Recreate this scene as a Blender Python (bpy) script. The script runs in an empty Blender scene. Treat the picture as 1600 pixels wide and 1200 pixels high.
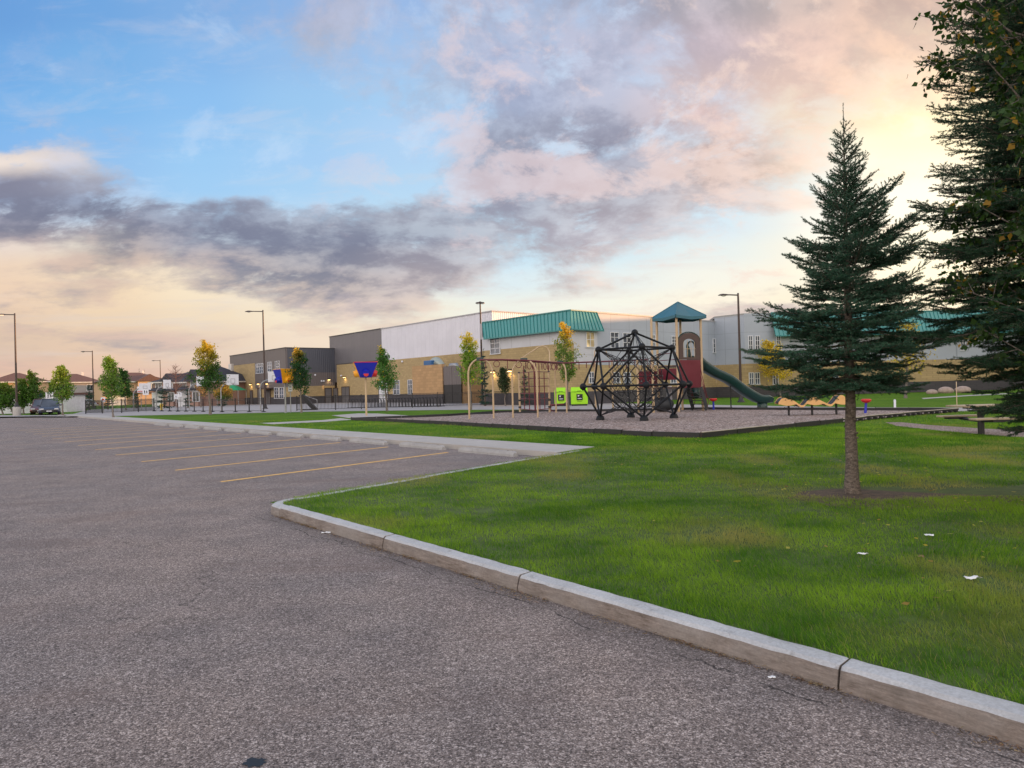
import bpy, math, random
import numpy as np
from mathutils import Vector, Matrix

# ------------------------------------------------------------------ camera
CAMZ = 1.5          # lens height above the lawn level (z = 0); the asphalt lies 0.12 m lower
F = 1080.0          # focal length in pixels of the 1600 px wide photograph
ROLL, PITCH = math.radians(1.52), math.radians(0.32)
scene = bpy.context.scene
COL = scene.collection
fw_ = Vector((0, math.cos(PITCH), math.sin(PITCH)))
u0_ = Vector((0, -math.sin(PITCH), math.cos(PITCH)))
rt_ = Vector((1, 0, 0)) * math.cos(ROLL) - u0_ * math.sin(ROLL)
up_ = Vector((1, 0, 0)) * math.sin(ROLL) + u0_ * math.cos(ROLL)
cam_d = bpy.data.cameras.new("camera")
cam = bpy.data.objects.new("camera", cam_d)
COL.objects.link(cam)
M = Matrix.Identity(4)
for i in range(3):
    M[i][0], M[i][1], M[i][2] = rt_[i], up_[i], -fw_[i]
M[2][3] = CAMZ
cam.matrix_world = M
cam_d.sensor_width = 36.0
cam_d.lens = F / 1600 * 36
cam_d.clip_start, cam_d.clip_end = 0.05, 6000
scene.camera = cam
scene.render.engine = 'CYCLES'
scene.cycles.use_denoising = True
scene.cycles.max_bounces = 6
scene.cycles.transparent_max_bounces = 6
scene.cycles.caustics_reflective = False
scene.cycles.caustics_refractive = False
scene.view_settings.view_transform = 'Standard'
scene.view_settings.look = 'None'
scene.view_settings.exposure = 0.12
scene.view_settings.gamma = 1.0

# ------------------------------------------------------------------ sun
SUN_AZ, SUN_EL = math.radians(79), math.radians(5.6)    # azimuth from +Y towards +X
sd = bpy.data.lights.new("sun", 'SUN')
sd.energy, sd.angle, sd.color = 5.0, math.radians(0.6), (1.0, 0.50, 0.21)
sun = bpy.data.objects.new("sun", sd)
COL.objects.link(sun)
to_sun = Vector((math.sin(SUN_AZ) * math.cos(SUN_EL), math.cos(SUN_AZ) * math.cos(SUN_EL), math.sin(SUN_EL)))
sun.rotation_euler = to_sun.to_track_quat('Z', 'Y').to_euler()
sun.location = to_sun * 200


def lin(h):
    if isinstance(h, str):
        h = h.lstrip('#')
        c = [int(h[i:i + 2], 16) / 255 for i in (0, 2, 4)]
    else:
        c = [x / 255 for x in h]
    return tuple(x / 12.92 if x <= .04045 else ((x + .055) / 1.055) ** 2.4 for x in c)


# ------------------------------------------------------------------ node helper
class NT:
    def __init__(s, tree):
        s.t = tree
        s.n = tree.nodes
        s.l = tree.links

    def put(s, sock, v):
        if v is None:
            return
        if isinstance(v, bpy.types.NodeSocket):
            s.l.new(v, sock)
        elif isinstance(v, (tuple, list)):
            v = tuple(v)
            if len(v) == 3 and len(sock.default_value) == 4:
                v = v + (1,)
            sock.default_value = v
        else:
            sock.default_value = v

    def m(s, op, a, b=None, c=None, clamp=False):
        n = s.n.new('ShaderNodeMath')
        n.operation = op
        n.use_clamp = clamp
        for i, v in enumerate((a, b, c)):
            s.put(n.inputs[i], v)
        return n.outputs[0]

    def vm(s, op, a, b=None, scale=None):
        n = s.n.new('ShaderNodeVectorMath')
        n.operation = op
        s.put(n.inputs[0], a)
        s.put(n.inputs[1], b)
        if scale is not None:
            s.put(n.inputs['Scale'], scale)
        return n.outputs['Value'] if op in ('LENGTH', 'DOT_PRODUCT') else n.outputs[0]

    def mix(s, f, a, b, bt='MIX'):
        n = s.n.new('ShaderNodeMix')
        n.data_type = 'RGBA'
        n.blend_type = bt
        s.put(n.inputs[0], f)
        s.put(n.inputs[6], a)
        s.put(n.inputs[7], b)
        return n.outputs[2]

    def fmix(s, f, a, b):
        n = s.n.new('ShaderNodeMix')
        s.put(n.inputs[0], f)
        s.put(n.inputs[2], a)
        s.put(n.inputs[3], b)
        return n.outputs[0]

    def noise(s, vec, scale, detail=4, rough=.55, dist=0, col=False):
        n = s.n.new('ShaderNodeTexNoise')
        s.put(n.inputs['Vector'], vec)
        s.put(n.inputs['Scale'], scale)
        s.put(n.inputs['Detail'], detail)
        s.put(n.inputs['Roughness'], rough)
        s.put(n.inputs['Distortion'], dist)
        return n.outputs['Color' if col else 'Fac']

    def voro(s, vec, scale, out='Distance', feature='F1', rnd=1.0):
        n = s.n.new('ShaderNodeTexVoronoi')
        n.feature = feature
        s.put(n.inputs['Vector'], vec)
        s.put(n.inputs['Scale'], scale)
        s.put(n.inputs['Randomness'], rnd)
        return n.outputs[out]

    def ramp(s, f, stops, ease='LINEAR'):
        n = s.n.new('ShaderNodeValToRGB')
        cr = n.color_ramp
        cr.interpolation = ease
        while len(cr.elements) > 1:
            cr.elements.remove(cr.elements[-1])
        for i, (p, c) in enumerate(stops):
            e = cr.elements[0] if i == 0 else cr.elements.new(p)
            e.position = p
            c = (c, c, c) if isinstance(c, (int, float)) else c
            e.color = (*c[:3], 1)
        s.put(n.inputs[0], f)
        return n.outputs[0]

    def map(s, f, a, b, c=0, d=1, smooth=False):
        n = s.n.new('ShaderNodeMapRange')
        if smooth:
            n.interpolation_type = 'SMOOTHSTEP'
        for i, v in enumerate((f, a, b, c, d)):
            s.put(n.inputs[i], v)
        return n.outputs[0]

    def sep(s, v):
        n = s.n.new('ShaderNodeSeparateXYZ')
        s.put(n.inputs[0], v)
        return n.outputs

    def comb(s, x, y, z):
        n = s.n.new('ShaderNodeCombineXYZ')
        for i, v in enumerate((x, y, z)):
            s.put(n.inputs[i], v)
        return n.outputs[0]

    def coord(s, which='Object'):
        return s.n.new('ShaderNodeTexCoord').outputs[which]

    def scale(s, v, sc):
        n = s.n.new('ShaderNodeMapping')
        s.put(n.inputs[0], v)
        n.inputs['Scale'].default_value = sc
        return n.outputs[0]

    def bump(s, h, strength=.3, dist=.01):
        n = s.n.new('ShaderNodeBump')
        n.inputs['Strength'].default_value = strength
        n.inputs['Distance'].default_value = dist
        s.put(n.inputs['Height'], h)
        return n.outputs[0]


# ------------------------------------------------------------------ sky
# The evening sky is written as a few bands of colour over azimuth and height; fractal noise breaks
# the clouds up. All of it depends on the direction in the world only.
SX = [0, 160, 320, 480, 640, 800, 960, 1120, 1280, 1440, 1600]
SY = [-150, 0, 75, 150, 200, 240, 280, 320, 360, 400, 440, 480, 520, 580]
CLEAR = """
5f96d8 6aa0dc 78a8e0 84aee0 90b4e0 9cb8e0 a8bce0 b4c4e0 c8ccd8 d8d0cc d8c8bc
6b9fda 72a6de 80ade0 8cb2e2 98b8e4 a4bfe4 b2c6e4 c0c8dc d8ccc8 e8ccb4 e0c0a4
74aae2 7ab0e4 86b6e8 94bce8 a0c2ea aecaea bccdea ccd0e2 e4d0c6 f2d4b0 f0d09c
7ab2e8 82b8ea 8cbeee 9ac6ee a6ccf0 b2d0f0 c0d4ee d4d8e6 f0dac4 fce2ac fcd880
84b6ea 8cbcec 94c4f0 a0caf0 aed0f2 b6d4f2 c2d6ee d8dce8 f4e2c8 ffe8a8 ffe078
8cbaea 94c0ec 9ccaf2 a4ccf2 b0d2f2 bcd8f2 c6daf0 d6e0ec ecebe0 fff0c0 ffec98
a0c0e6 9cc4ec a0ccf2 a8d0f2 b4d6f2 bcdaf4 c4def4 d4e4f0 e8f0ee fff8dc fff4b8
c4cddd b4cce4 b0d0ec b4d6f2 badaf2 c0e0f6 c4e2f6 d0e6f4 e8f2f2 fffbe8 fff8cc
e8d8cc e0d8cc c8d4e0 c4dcee c0dff2 c2e2f6 cae6f6 d8eaf4 f2f5ee fffce8 fff8d0
ecd2ba f2dcc0 f2e2cc dce2e2 ccdfec c8e4f4 d6eaf2 e8f0ee fbf7e6 fffcdf fff3c0
eccfb4 f2d8b8 f6e4c8 f4e8d2 e4e8e6 dcebf0 e8f0ee f6f4e8 fff8e2 fff6cf ffe8a8
e4c8ae ecd2b4 f0dcc0 f4e6cc f2eedc eef0e6 f6f5e6 fdf5e0 fff2d6 fff0c8 ffe2a0
dcc2ac e4c8b0 e6cfba f0dcc6 f6ead0 f8f0dc fdf2dc fdf0d8 f4e6d2 ffeac8 ffdca0
e2bea8 e4bfa8 e2c6b2 e4cfbc f0e0c8 f8e8d0 f8e8d0 eedcc8 e8d4c4 f8e0c0 f8d0a0
"""
CLOUD = """
8090b8 8090b8 8898bc 94a0c0 a0a8c0 a8acc4 a8acc4 b0acb8 b8a8a8 c0a498 b89888
84a2d4 8caada 9caad0 b0b4cc b0b8d0 a8b0cc a0a4bc b0a8b0 b4a4a4 c49c90 c8a088
84a8dc 8cb0e0 98b8e0 b0b8cc acb8d4 a4b0d4 a8b0cc c8b4bc e0bcb0 dcb4a0 e8b890
9cb4dc b4b4c8 98bce4 a4b8dc a4b0cc a0aed0 a8b0cc d8bcb8 ecc4b0 f0c8a4 ffd890
d8c8c0 a8b4cc a0bee4 acc0de a8b8d8 969eb8 a0a4bc d4acA0 f0ccb0 f8d8a0 ffe088
f8e4d0 c8c4c8 acc4e4 b4c4de a8b8d4 8e96b0 8c8ca4 c4a094 e8ccb8 fce0b0 ffe8a0
8688a2 a4a8bc b0c0dc acbcd8 a4b0c8 9298b0 a098a8 c8aca0 f0cca8 fce4b8 ffe8b0
7c829e 777f9c 848ba6 9098b0 9ca0b4 989ab0 aca4b0 d0bcb8 e8ccb8 fce4c0 ffe8b8
7e8098 8c8c9c 767e9c 7e86a2 8c90a8 a8a8b8 b8b0bc d0c0c0 e8d4c8 fce8c8 ffe8b8
b4a8a8 9c9498 7c84a0 7c829c 9c98a8 b4acb4 ccb8b8 e0ccc4 f0dcc8 f8e4c4 ffe0a8
bcaca8 a09ca4 9496a4 8e8e9e a89ca4 c0b0b0 d8c4b8 e8d4c4 f0e0c8 f8e0b8 ffd898
9c98a4 b4a8a8 c0b4b0 c4b4b0 c8b4ac d8c0b4 dccabe b4a4ac b8a8b0 e0c4b0 f8cc98
c0aca4 b8aaa8 b8aaa8 ccb8ac dcc4b0 dcc8b8 d0bcb4 b0a2ac b6a6ae d0b8ac f0c498
d8b09c dcb09c ccb0a0 c8b0a4 d4bcac e0c8b4 d8c0b4 c8b4b0 c8b4b0 d8bca8 e8bc98
"""
COV = """
.35 .35 .4 .45 .5 .6 .7 .8 .8 .8 .8
.30 .30 .32 .55 .62 .70 .85 .90 .90 .85 .8
.12 .12 .14 .42 .66 .72 .85 .75 .80 .78 .7
.05 .20 .08 .30 .72 .76 .80 .82 .78 .70 .6
.15 .28 .06 .16 .58 .86 .86 .92 .72 .62 .5
.84 .12 .10 .22 .38 .92 .92 .98 .52 .50 .4
.96 .66 .14 .10 .30 .96 .94 .92 .62 .45 .3
1.0 .98 .86 .66 .78 .92 .88 .68 .62 .30 .25
.96 1. 1. 1. .96 .88 .78 .50 .30 .2 .2
.48 .80 1. 1. .96 .78 .72 .30 .2 .1 .1
.35 .60 .72 1. .90 .66 .40 .20 .15 .1 .1
.76 .44 .34 .52 .50 .50 .30 .40 .30 .1 .1
.56 .56 .46 .34 .34 .36 .40 .75 .75 .3 .1
.5 .5 .5 .5 .5 .45 .4 .5 .5 .4 .3
"""


def build_sky():
    world = bpy.data.worlds.new("World")
    scene.world = world
    world.use_nodes = True
    nt = NT(world.node_tree)
    nt.n.clear()
    d = nt.coord('Generated')
    x, y, z = nt.sep(d)
    az = nt.m('ARCTAN2', x, y)
    hyp = nt.m('SQRT', nt.m('ADD', nt.m('MULTIPLY', x, x), nt.m('MULTIPLY', y, y)))
    azc = nt.m('MINIMUM', nt.m('MAXIMUM', az, -.80), .80)
    t = nt.m('DIVIDE', z, nt.m('MULTIPLY', nt.m('MAXIMUM', hyp, .02), nt.m('COSINE', azc)))
    t = nt.m('ADD', t, nt.m('MULTIPLY', nt.m('TANGENT', azc), .0)) 
    # fractal warp in cloud-layer space, so that clouds flatten towards the horizon
    tl = nt.m('LOGARITHM', nt.m('ADD', nt.m('MAXIMUM', t, 0.0), .14), math.e)
    q = nt.comb(nt.m('MULTIPLY', az, 1.75), nt.m('MULTIPLY', tl, 1.25), 0)
    wn = nt.sep(nt.noise(q, 1.7, 7, .56, 0, True))
    wa = nt.m('SUBTRACT', wn[0], .5)
    wb = nt.m('SUBTRACT', wn[1], .5)
    s2 = nt.m('ADD', az, nt.m('MULTIPLY', wa, .34))
    t2 = nt.m('ADD', t, nt.m('MULTIPLY', wb, .15))

    def field(rows, s, tt, mono):
        sn = nt.map(s, -.66, .66)
        cur = None
        for k in range(len(SY) - 1, -1, -1):
            stops = []
            for j, px in enumerate(SX):
                pos = (math.atan((px - 800) / F) + .66) / 1.32
                stops.append((pos, rows[k][j]))
            r = nt.ramp(sn, stops, 'EASE' if not mono else 'LINEAR')
            if cur is None:
                cur = r
            else:
                a = (606 - SY[k + 1]) / F
                b = (606 - SY[k]) / F
                cur = nt.mix(nt.map(tt, a, b, 0, 1, True), cur, r)
        return cur
    def soften(rows, k=.55):
        for r in rows:
            for j, w in ((8, .35), (9, .75), (10, 1.0)):
                r[j] = tuple(a * (1 - k * w) + b * k * w for a, b in zip(r[j], (.97, .84, .68)))
        return rows
    P = lambda txt: [[lin(c) for c in ln.split()] for ln in txt.strip().splitlines()]
    clear = field(soften(P(CLEAR)), az, t, False)
    def grey(rows, k=.28):
        return [[tuple(x * (1 - k) + k * (.3 * c[0] + .55 * c[1] + .15 * c[2]) * 1.03 for x in c) for c in r] for r in rows]
    cloud = field(soften(grey(P(CLOUD)), .3), nt.m('ADD', az, nt.m('MULTIPLY', wa, .22)), nt.m('ADD', t, nt.m('MULTIPLY', wb, .10)), False)
    cov = field([[float(c) * 1.12 + (.06 if float(c) > .3 else 0) for c in ln.split()] for ln in COV.strip().splitlines()], s2, t2, True)
    n1 = nt.noise(nt.vm('ADD', q, (3.1, 7.7, 0)), 2.7, 10, .60, .25)
    n2 = nt.noise(nt.vm('ADD', q, (13.1, 2.7, 0)), 7.5, 8, .64, .2)
    nd = nt.m('ADD', nt.m('MULTIPLY', nt.m('SUBTRACT', n1, .5), 2.3), nt.m('MULTIPLY', nt.m('SUBTRACT', n2, .5), 1.0))
    den = nt.m('ADD', cov, nd)
    alpha = nt.map(den, .46, .98, 0, 1, True)
    # the same density a step nearer the sun tells which flank of a puff is lit
    qs = nt.vm('ADD', q, (.055, .05, 0))
    m1 = nt.noise(nt.vm('ADD', qs, (3.1, 7.7, 0)), 2.7, 6, .60, .25)
    m2 = nt.noise(nt.vm('ADD', qs, (13.1, 2.7, 0)), 7.5, 5, .64, .2)
    md = nt.m('ADD', nt.m('MULTIPLY', nt.m('SUBTRACT', m1, .5), 2.3), nt.m('MULTIPLY', nt.m('SUBTRACT', m2, .5), 1.0))
    flank = nt.map(nt.m('SUBTRACT', nd, md), -.24, .34, 0, 1, True)
    thick = nt.map(den, .55, 1.75, 0, 1)
    bright = nt.mix(1.0, nt.mix(.42, cloud, clear), (1.22, 1.10, 1.05), 'MULTIPLY')
    dark = nt.mix(1.0, cloud, (.93, .93, .96), 'MULTIPLY')
    shade = nt.m('ADD', nt.m('MULTIPLY', nt.m('SUBTRACT', 1, flank), .85), nt.m('MULTIPLY', thick, .28), None, True)
    body = nt.mix(shade, bright, dark)
    sky = nt.mix(alpha, clear, body)
    # small puffs that catch the sun on their own, mostly towards the sunset
    n5 = nt.noise(nt.vm('ADD', q, (1.7, 21.3, 0)), 5.2, 10, .66, .25)
    n6 = nt.noise(nt.vm('ADD', q, (8.7, 4.3, 0)), 1.9, 4, .5)
    pm = nt.m('MULTIPLY', nt.map(az, -.42, .10, .12, 1, True), nt.map(t, .07, .17, 0, 1, True))
    pa = nt.m('MULTIPLY', nt.map(nt.m('ADD', n5, nt.m('MULTIPLY', nt.m('SUBTRACT', n6, .5), .55)), .51, .67, 0, .66, True), pm)
    sky = nt.mix(pa, sky, nt.mix(nt.map(az, .0, .55, 0, 1, True), (.80, .66, .68), (1.02, .76, .60)))
    # open blue gaps
    n7 = nt.noise(nt.vm('ADD', q, (31.0, 14.3, 0)), 3.6, 9, .64, .3)
    ga = nt.m('MULTIPLY', nt.map(n7, .55, .68, 0, .85, True), nt.map(t, .10, .22, .15, 1, True))
    sky = nt.mix(ga, sky, nt.mix(.25, clear, (.80, .86, .95)))
    # thin high veil
    n4 = nt.noise(nt.vm('MULTIPLY', q, (1.0, 2.6, 1)), 3.2, 8, .6, .5)
    veil = nt.m('MULTIPLY', nt.map(n4, .50, .72, 0, .34, True), nt.m('SUBTRACT', 1, alpha))
    sky = nt.mix(veil, sky, nt.mix(.5, cloud, (.92, .84, .82)))
    # away from the sunset the sky is an even pale dusk
    back = nt.map(nt.m('ABSOLUTE', az), .75, 1.7, 0, 1, True)
    sky = nt.mix(back, sky, nt.mix(nt.map(z, 0, .7), (2.1, 1.75, 1.5), (1.62, 1.55, 1.55)))
    high = nt.map(z, .62, .9, 0, 1, True)
    sky = nt.mix(high, sky, (.50, .62, .86))
    # sunset glow round the hidden sun
    g = nt.vm('DOT_PRODUCT', d, tuple(Vector((math.sin(math.radians(34)), math.cos(math.radians(34)), .19)).normalized()))
    sky = nt.mix(1.0, sky, nt.mix(nt.map(g, .975, 1.0, 0, 1, True), (0, 0, 0), (.30, .25, .16)), 'ADD')
    nis = nt.n.new('ShaderNodeTexSky')
    nis.sky_type = 'NISHITA'
    nis.sun_disc = False
    nis.sun_elevation = SUN_EL
    nis.sun_rotation = SUN_AZ
    bg1 = nt.n.new('ShaderNodeBackground')
    nt.put(bg1.inputs[0], nis.outputs[0])
    bg1.inputs[1].default_value = .05
    bg2 = nt.n.new('ShaderNodeBackground')
    nt.put(bg2.inputs[0], sky)
    bg2.inputs[1].default_value = SKY_S
    mx = nt.n.new('ShaderNodeMixShader')
    mx.inputs[0].default_value = .94
    out = nt.n.new('ShaderNodeOutputWorld')
    nt.l.new(bg1.outputs[0], mx.inputs[1])
    nt.l.new(bg2.outputs[0], mx.inputs[2])
    nt.l.new(mx.outputs[0], out.inputs[0])
    world.cycles.sampling_method = 'MANUAL'
    world.cycles.sample_map_resolution = 512


SKY_S = 1.0
build_sky()


# ------------------------------------------------------------------ materials
ANG = math.atan(935 / 1080)
Bx, By = -math.sin(ANG), math.cos(ANG)
Cx, Cy = math.cos(ANG), math.sin(ANG)
def newmat(name):
    m = bpy.data.materials.new(name)
    m.use_nodes = True
    nt = NT(m.node_tree)
    b = [n for n in nt.n if n.type == 'BSDF_PRINCIPLED'][0]
    return m, nt, b


def mat(name, col, rough=.6, metal=0.0, var=.12, vscale=3.0, fine=0.0, fscale=60, bump=0.0, spec=.5, stretch=None, coat=0):
    """paint / plastic / metal / concrete: a base colour with soft uneven wear, all in object space"""
    m, nt, b = newmat(name)
    co = nt.coord()
    if stretch:
        co = nt.scale(co, stretch)
    n1 = nt.noise(co, vscale, 5, .6)
    c = nt.mix(nt.map(n1, .3, .7), tuple(x * (1 - var) for x in col), tuple(min(1, x * (1 + var)) for x in col))
    n2 = None
    if fine or bump:
        n2 = nt.noise(co, fscale, 3, .6)
    if fine:
        c = nt.mix(nt.map(n2, .35, .65), nt.mix(fine, c, (0, 0, 0)), c)
    nt.put(b.inputs['Base Color'], c)
    nt.put(b.inputs['Roughness'], nt.map(n1, .2, .8, max(.05, rough - .08), min(1, rough + .08)))
    b.inputs['Metallic'].default_value = metal
    b.inputs['Specular IOR Level'].default_value = spec
    if coat:
        b.inputs['Coat Weight'].default_value = coat
    if bump:
        nt.put(b.inputs['Normal'], nt.bump(n2, bump, .01))
    return m


def emit(name, col, strength):
    m, nt, b = newmat(name)
    b.inputs['Base Color'].default_value = (*col, 1)
    b.inputs['Emission Color'].default_value = (*col, 1)
    b.inputs['Emission Strength'].default_value = strength
    return m


# asphalt: fine speckled aggregate, broad uneven tone, a few tar patches
def m_asphalt():
    m, nt, b = newmat('asphalt')
    co = nt.coord()
    st = nt.n.new('ShaderNodeTexVoronoi')
    nt.put(st.inputs['Vector'], co)
    st.inputs['Scale'].default_value = 140
    cellv = nt.sep(st.outputs['Color'])[0]
    st2 = nt.n.new('ShaderNodeTexVoronoi')
    nt.put(st2.inputs['Vector'], co)
    st2.inputs['Scale'].default_value = 75
    cell2 = nt.sep(st2.outputs['Color'])[0]
    grain = nt.noise(co, 45, 5, .75)
    t = nt.m('ADD', nt.m('MULTIPLY', cellv, .5), nt.m('ADD', nt.m('MULTIPLY', cell2, .22), nt.m('MULTIPLY', grain, .5)))
    c = nt.ramp(t, [(.20, (.028, .024, .023)), (.40, (.095, .082, .078)), (.58, (.172, .150, .142)), (.76, (.27, .24, .228)), (.93, (.52, .48, .46))])
    big = nt.noise(co, .35, 5, .6)
    c = nt.mix(nt.map(big, .35, .68), nt.mix(.75, c, (.86, .87, .93), 'MULTIPLY'), nt.mix(.8, c, (1.14, 1.06, 1.03), 'MULTIPLY'))
    mid = nt.noise(co, 1.6, 5, .65)
    c = nt.mix(nt.map(mid, .34, .66, 0, 1), nt.mix(.85, c, (.84, .84, .85), 'MULTIPLY'), nt.mix(.8, c, (1.16, 1.15, 1.13), 'MULTIPLY'))
    wear = nt.noise(nt.scale(co, (.35, 1.3, 1)), .8, 4, .6)
    c = nt.mix(nt.map(wear, .56, .72, 0, .38), c, (.155, .105, .09))
    c = nt.mix(1.0, c, (1.07, 1.035, .99), 'MULTIPLY')
    # fine cracks: a wandering seam along the kerb and a loose web further out
    s_ = nt.sep(co)
    vv = nt.m('ADD', nt.m('MULTIPLY', s_[0], Cx), nt.m('MULTIPLY', s_[1], Cy))
    wob = nt.m('ADD', nt.m('MULTIPLY', nt.noise(co, 1.1, 6, .65), .42), nt.m('MULTIPLY', nt.noise(co, 9, 4, .7), .06))
    seam = nt.m('ABSOLUTE', nt.m('SUBTRACT', nt.m('ADD', vv, wob), 3.66))
    seam = nt.m('MULTIPLY', nt.map(seam, .004, .011, 1, 0), nt.map(nt.noise(co, 1.7, 3, .5), .40, .52))
    wv = nt.vm('ADD', co, nt.vm('SCALE', nt.noise(co, 1.3, 5, .6, 0, True), scale=.9))
    web = nt.m('MULTIPLY', nt.map(nt.voro(wv, .30, 'Distance', 'DISTANCE_TO_EDGE'), .0008, .0030, 1, 0), nt.map(nt.noise(co, .45, 3, .5), .50, .58))
    ulim = nt.map(nt.m('ADD', nt.m('MULTIPLY', s_[0], Bx), nt.m('MULTIPLY', s_[1], By)), 8.6, 9.6, 1, 0)
    seam = nt.m('MULTIPLY', seam, ulim)
    crack = nt.m('MAXIMUM', seam, nt.m('MULTIPLY', web, .6))
    gut = nt.m('MULTIPLY', nt.map(nt.m('ADD', vv, nt.m('MULTIPLY', nt.noise(co, 2.5, 4, .6), .5)), 3.45, 3.9, 0, .45), nt.m('MULTIPLY', ulim, nt.map(vv, 3.8, 4.2, 1, 0)))
    c = nt.mix(gut, c, (.07, .058, .05))
    spots = nt.map(nt.voro(nt.vm('ADD', co, nt.vm('SCALE', nt.noise(co, 14, 3, .6, 0, True), scale=.05)), .9, 'Distance'), .018, .035, .75, 0)
    c = nt.mix(spots, c, (.02, .018, .018))
    c = nt.mix(nt.m('MULTIPLY', crack, .8), c, (.012, .010, .010))
    nt.put(b.inputs['Base Color'], c)
    b.inputs['Roughness'].default_value = .86
    b.inputs['Specular IOR Level'].default_value = .35
    h = nt.m('ADD', nt.m('MULTIPLY', st.outputs['Distance'], -1.0), nt.m('MULTIPLY', st2.outputs['Distance'], -.8))
    nt.put(b.inputs['Normal'], nt.bump(h, .7, .006))
    return m


def m_concrete(name, col, sc=1.0, dirt=.25, dirtcol=(.12, .1, .085)):
    m, nt, b = newmat(name)
    co = nt.coord()
    a = nt.noise(co, 1.1 * sc, 6, .65)
    f = nt.noise(co, 70 * sc, 4, .7)
    c = nt.mix(nt.map(a, .3, .7), tuple(x * .85 for x in col), tuple(x * 1.1 for x in col))
    c = nt.mix(nt.map(f, .3, .7, 0, .3), c, tuple(x * .55 for x in col))
    d = nt.noise(co, 3.3 * sc, 6, .7)
    c = nt.mix(nt.map(d, .5, .75, 0, dirt), c, dirtcol)
    nt.put(b.inputs['Base Color'], c)
    b.inputs['Roughness'].default_value = .85
    nt.put(b.inputs['Normal'], nt.bump(f, .3, .004))
    return m


def m_curb():
    """pale worn top, brown weathered and streaky on the face towards the road"""
    m, nt, b = newmat('curb_concrete')
    co = nt.coord()
    f = nt.noise(co, 60, 5, .7)
    a = nt.noise(co, 2.0, 6, .65)
    col = nt.mix(nt.map(a, .3, .7), (.40, .41, .42), (.54, .55, .56))
    geo = nt.n.new('ShaderNodeNewGeometry')
    side = nt.sep(geo.outputs['True Normal'])[2]
    st = nt.noise(nt.scale(co, (2.2, 2.2, 15)), 3.0, 7, .78)
    brown = nt.mix(nt.map(st, .36, .66), (.11, .085, .07), (.31, .262, .23))
    blot = nt.noise(co, 1.3, 5, .6)
    brown = nt.mix(nt.map(blot, .42, .62, 0, .75), brown, (.29, .268, .25))
    c = nt.mix(nt.map(side, .45, .8), brown, col)
    stain = nt.noise(co, 9, 5, .75)
    c = nt.mix(nt.map(stain, .57, .70, 0, .55), c, (.13, .115, .1))
    c = nt.mix(nt.map(f, .38, .62, .25, 0), c, (.1, .09, .08))
    nt.put(b.inputs['Base Color'], c)
    b.inputs['Roughness'].default_value = .85
    nt.put(b.inputs['Normal'], nt.bump(nt.m('ADD', f, nt.m('MULTIPLY', stain, .8)), .5, .006))
    return m


def m_turf():
    """soil and thatch sheet under the blades; also the far lawns"""
    m, nt, b = newmat('turf')
    co = nt.coord()
    big = nt.noise(co, .25, 5, .6)
    mid = nt.noise(co, 1.7, 6, .65)
    fine = nt.noise(nt.scale(co, (1, 1, 1)), 22, 5, .75)
    c = nt.mix(nt.map(big, .35, .68), (.085, .20, .014), (.17, .30, .022))
    c = nt.mix(nt.map(mid, .34, .68, .5, 0), c, (.06, .14, .012))
    c = nt.mix(nt.map(mid, .6, .8, 0, .6), c, (.15, .22, .035))
    c = nt.mix(nt.map(fine, .35, .7, .5, 0), c, (.045, .10, .010))
    nt.put(b.inputs['Base Color'], c)
    b.inputs['Roughness'].default_value = .9
    b.inputs['Specular IOR Level'].default_value = .1
    nt.put(b.inputs['Normal'], nt.bump(nt.m('ADD', fine, nt.m('MULTIPLY', mid, .7)), 1.0, .06))
    return m


def m_attr(name, rough=.6, trans=.3, spec=.25, mul=1.0):
    """foliage: hue of each leaf or needle from the 'Col' attribute, thin and translucent"""
    m, nt, b = newmat(name)
    at = nt.n.new('ShaderNodeAttribute')
    at.attribute_name = 'Col'
    nt.put(b.inputs['Base Color'], at.outputs['Color'])
    b.inputs['Roughness'].default_value = rough
    b.inputs['Specular IOR Level'].default_value = spec
    if trans:
        tr = nt.n.new('ShaderNodeBsdfTranslucent')
        nt.l.new(nt.mix(1.0, at.outputs['Color'], (1.5, 1.45, .8), 'MULTIPLY'), tr.inputs['Color'])
        mx = nt.n.new('ShaderNodeMixShader')
        mx.inputs[0].default_value = trans
        out = [n for n in nt.n if n.type == 'OUTPUT_MATERIAL'][0]
        nt.l.new(b.outputs[0], mx.inputs[1])
        nt.l.new(tr.outputs[0], mx.inputs[2])
        nt.l.new(mx.outputs[0], out.inputs['Surface'])
    return m


def m_gravel(name='pea_gravel', sc=17, cols=None):
    m, nt, b = newmat(name)
    co = nt.coord()
    v = nt.n.new('ShaderNodeTexVoronoi')
    nt.put(v.inputs['Vector'], co)
    v.inputs['Scale'].default_value = sc
    r = nt.sep(v.outputs['Color'])
    n2 = nt.noise(co, sc * .35, 4, .7)
    t = nt.m('ADD', nt.m('MULTIPLY', r[0], .6), nt.m('MULTIPLY', n2, .4))
    c = nt.ramp(t, [(.14, (.07, .042, .034)), (.36, (.24, .165, .135)), (.58, (.47, .36, .315)), (.82, (.86, .74, .68))])
    c = nt.mix(nt.map(v.outputs['Distance'], .25, .6, 0, .6), c, (.035, .025, .02))
    big = nt.noise(co, .6, 4, .6)
    c = nt.mix(nt.map(big, .5, .72, 0, .35), c, (.25, .15, .11))
    nt.put(b.inputs['Base Color'], c)
    b.inputs['Roughness'].default_value = .85
    nt.put(b.inputs['Normal'], nt.bump(nt.m('MULTIPLY', v.outputs['Distance'], -1.0), 1.0, .02))
    return m


# the two plan directions of the place: B along the kerbs and the school front, C across them


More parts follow.
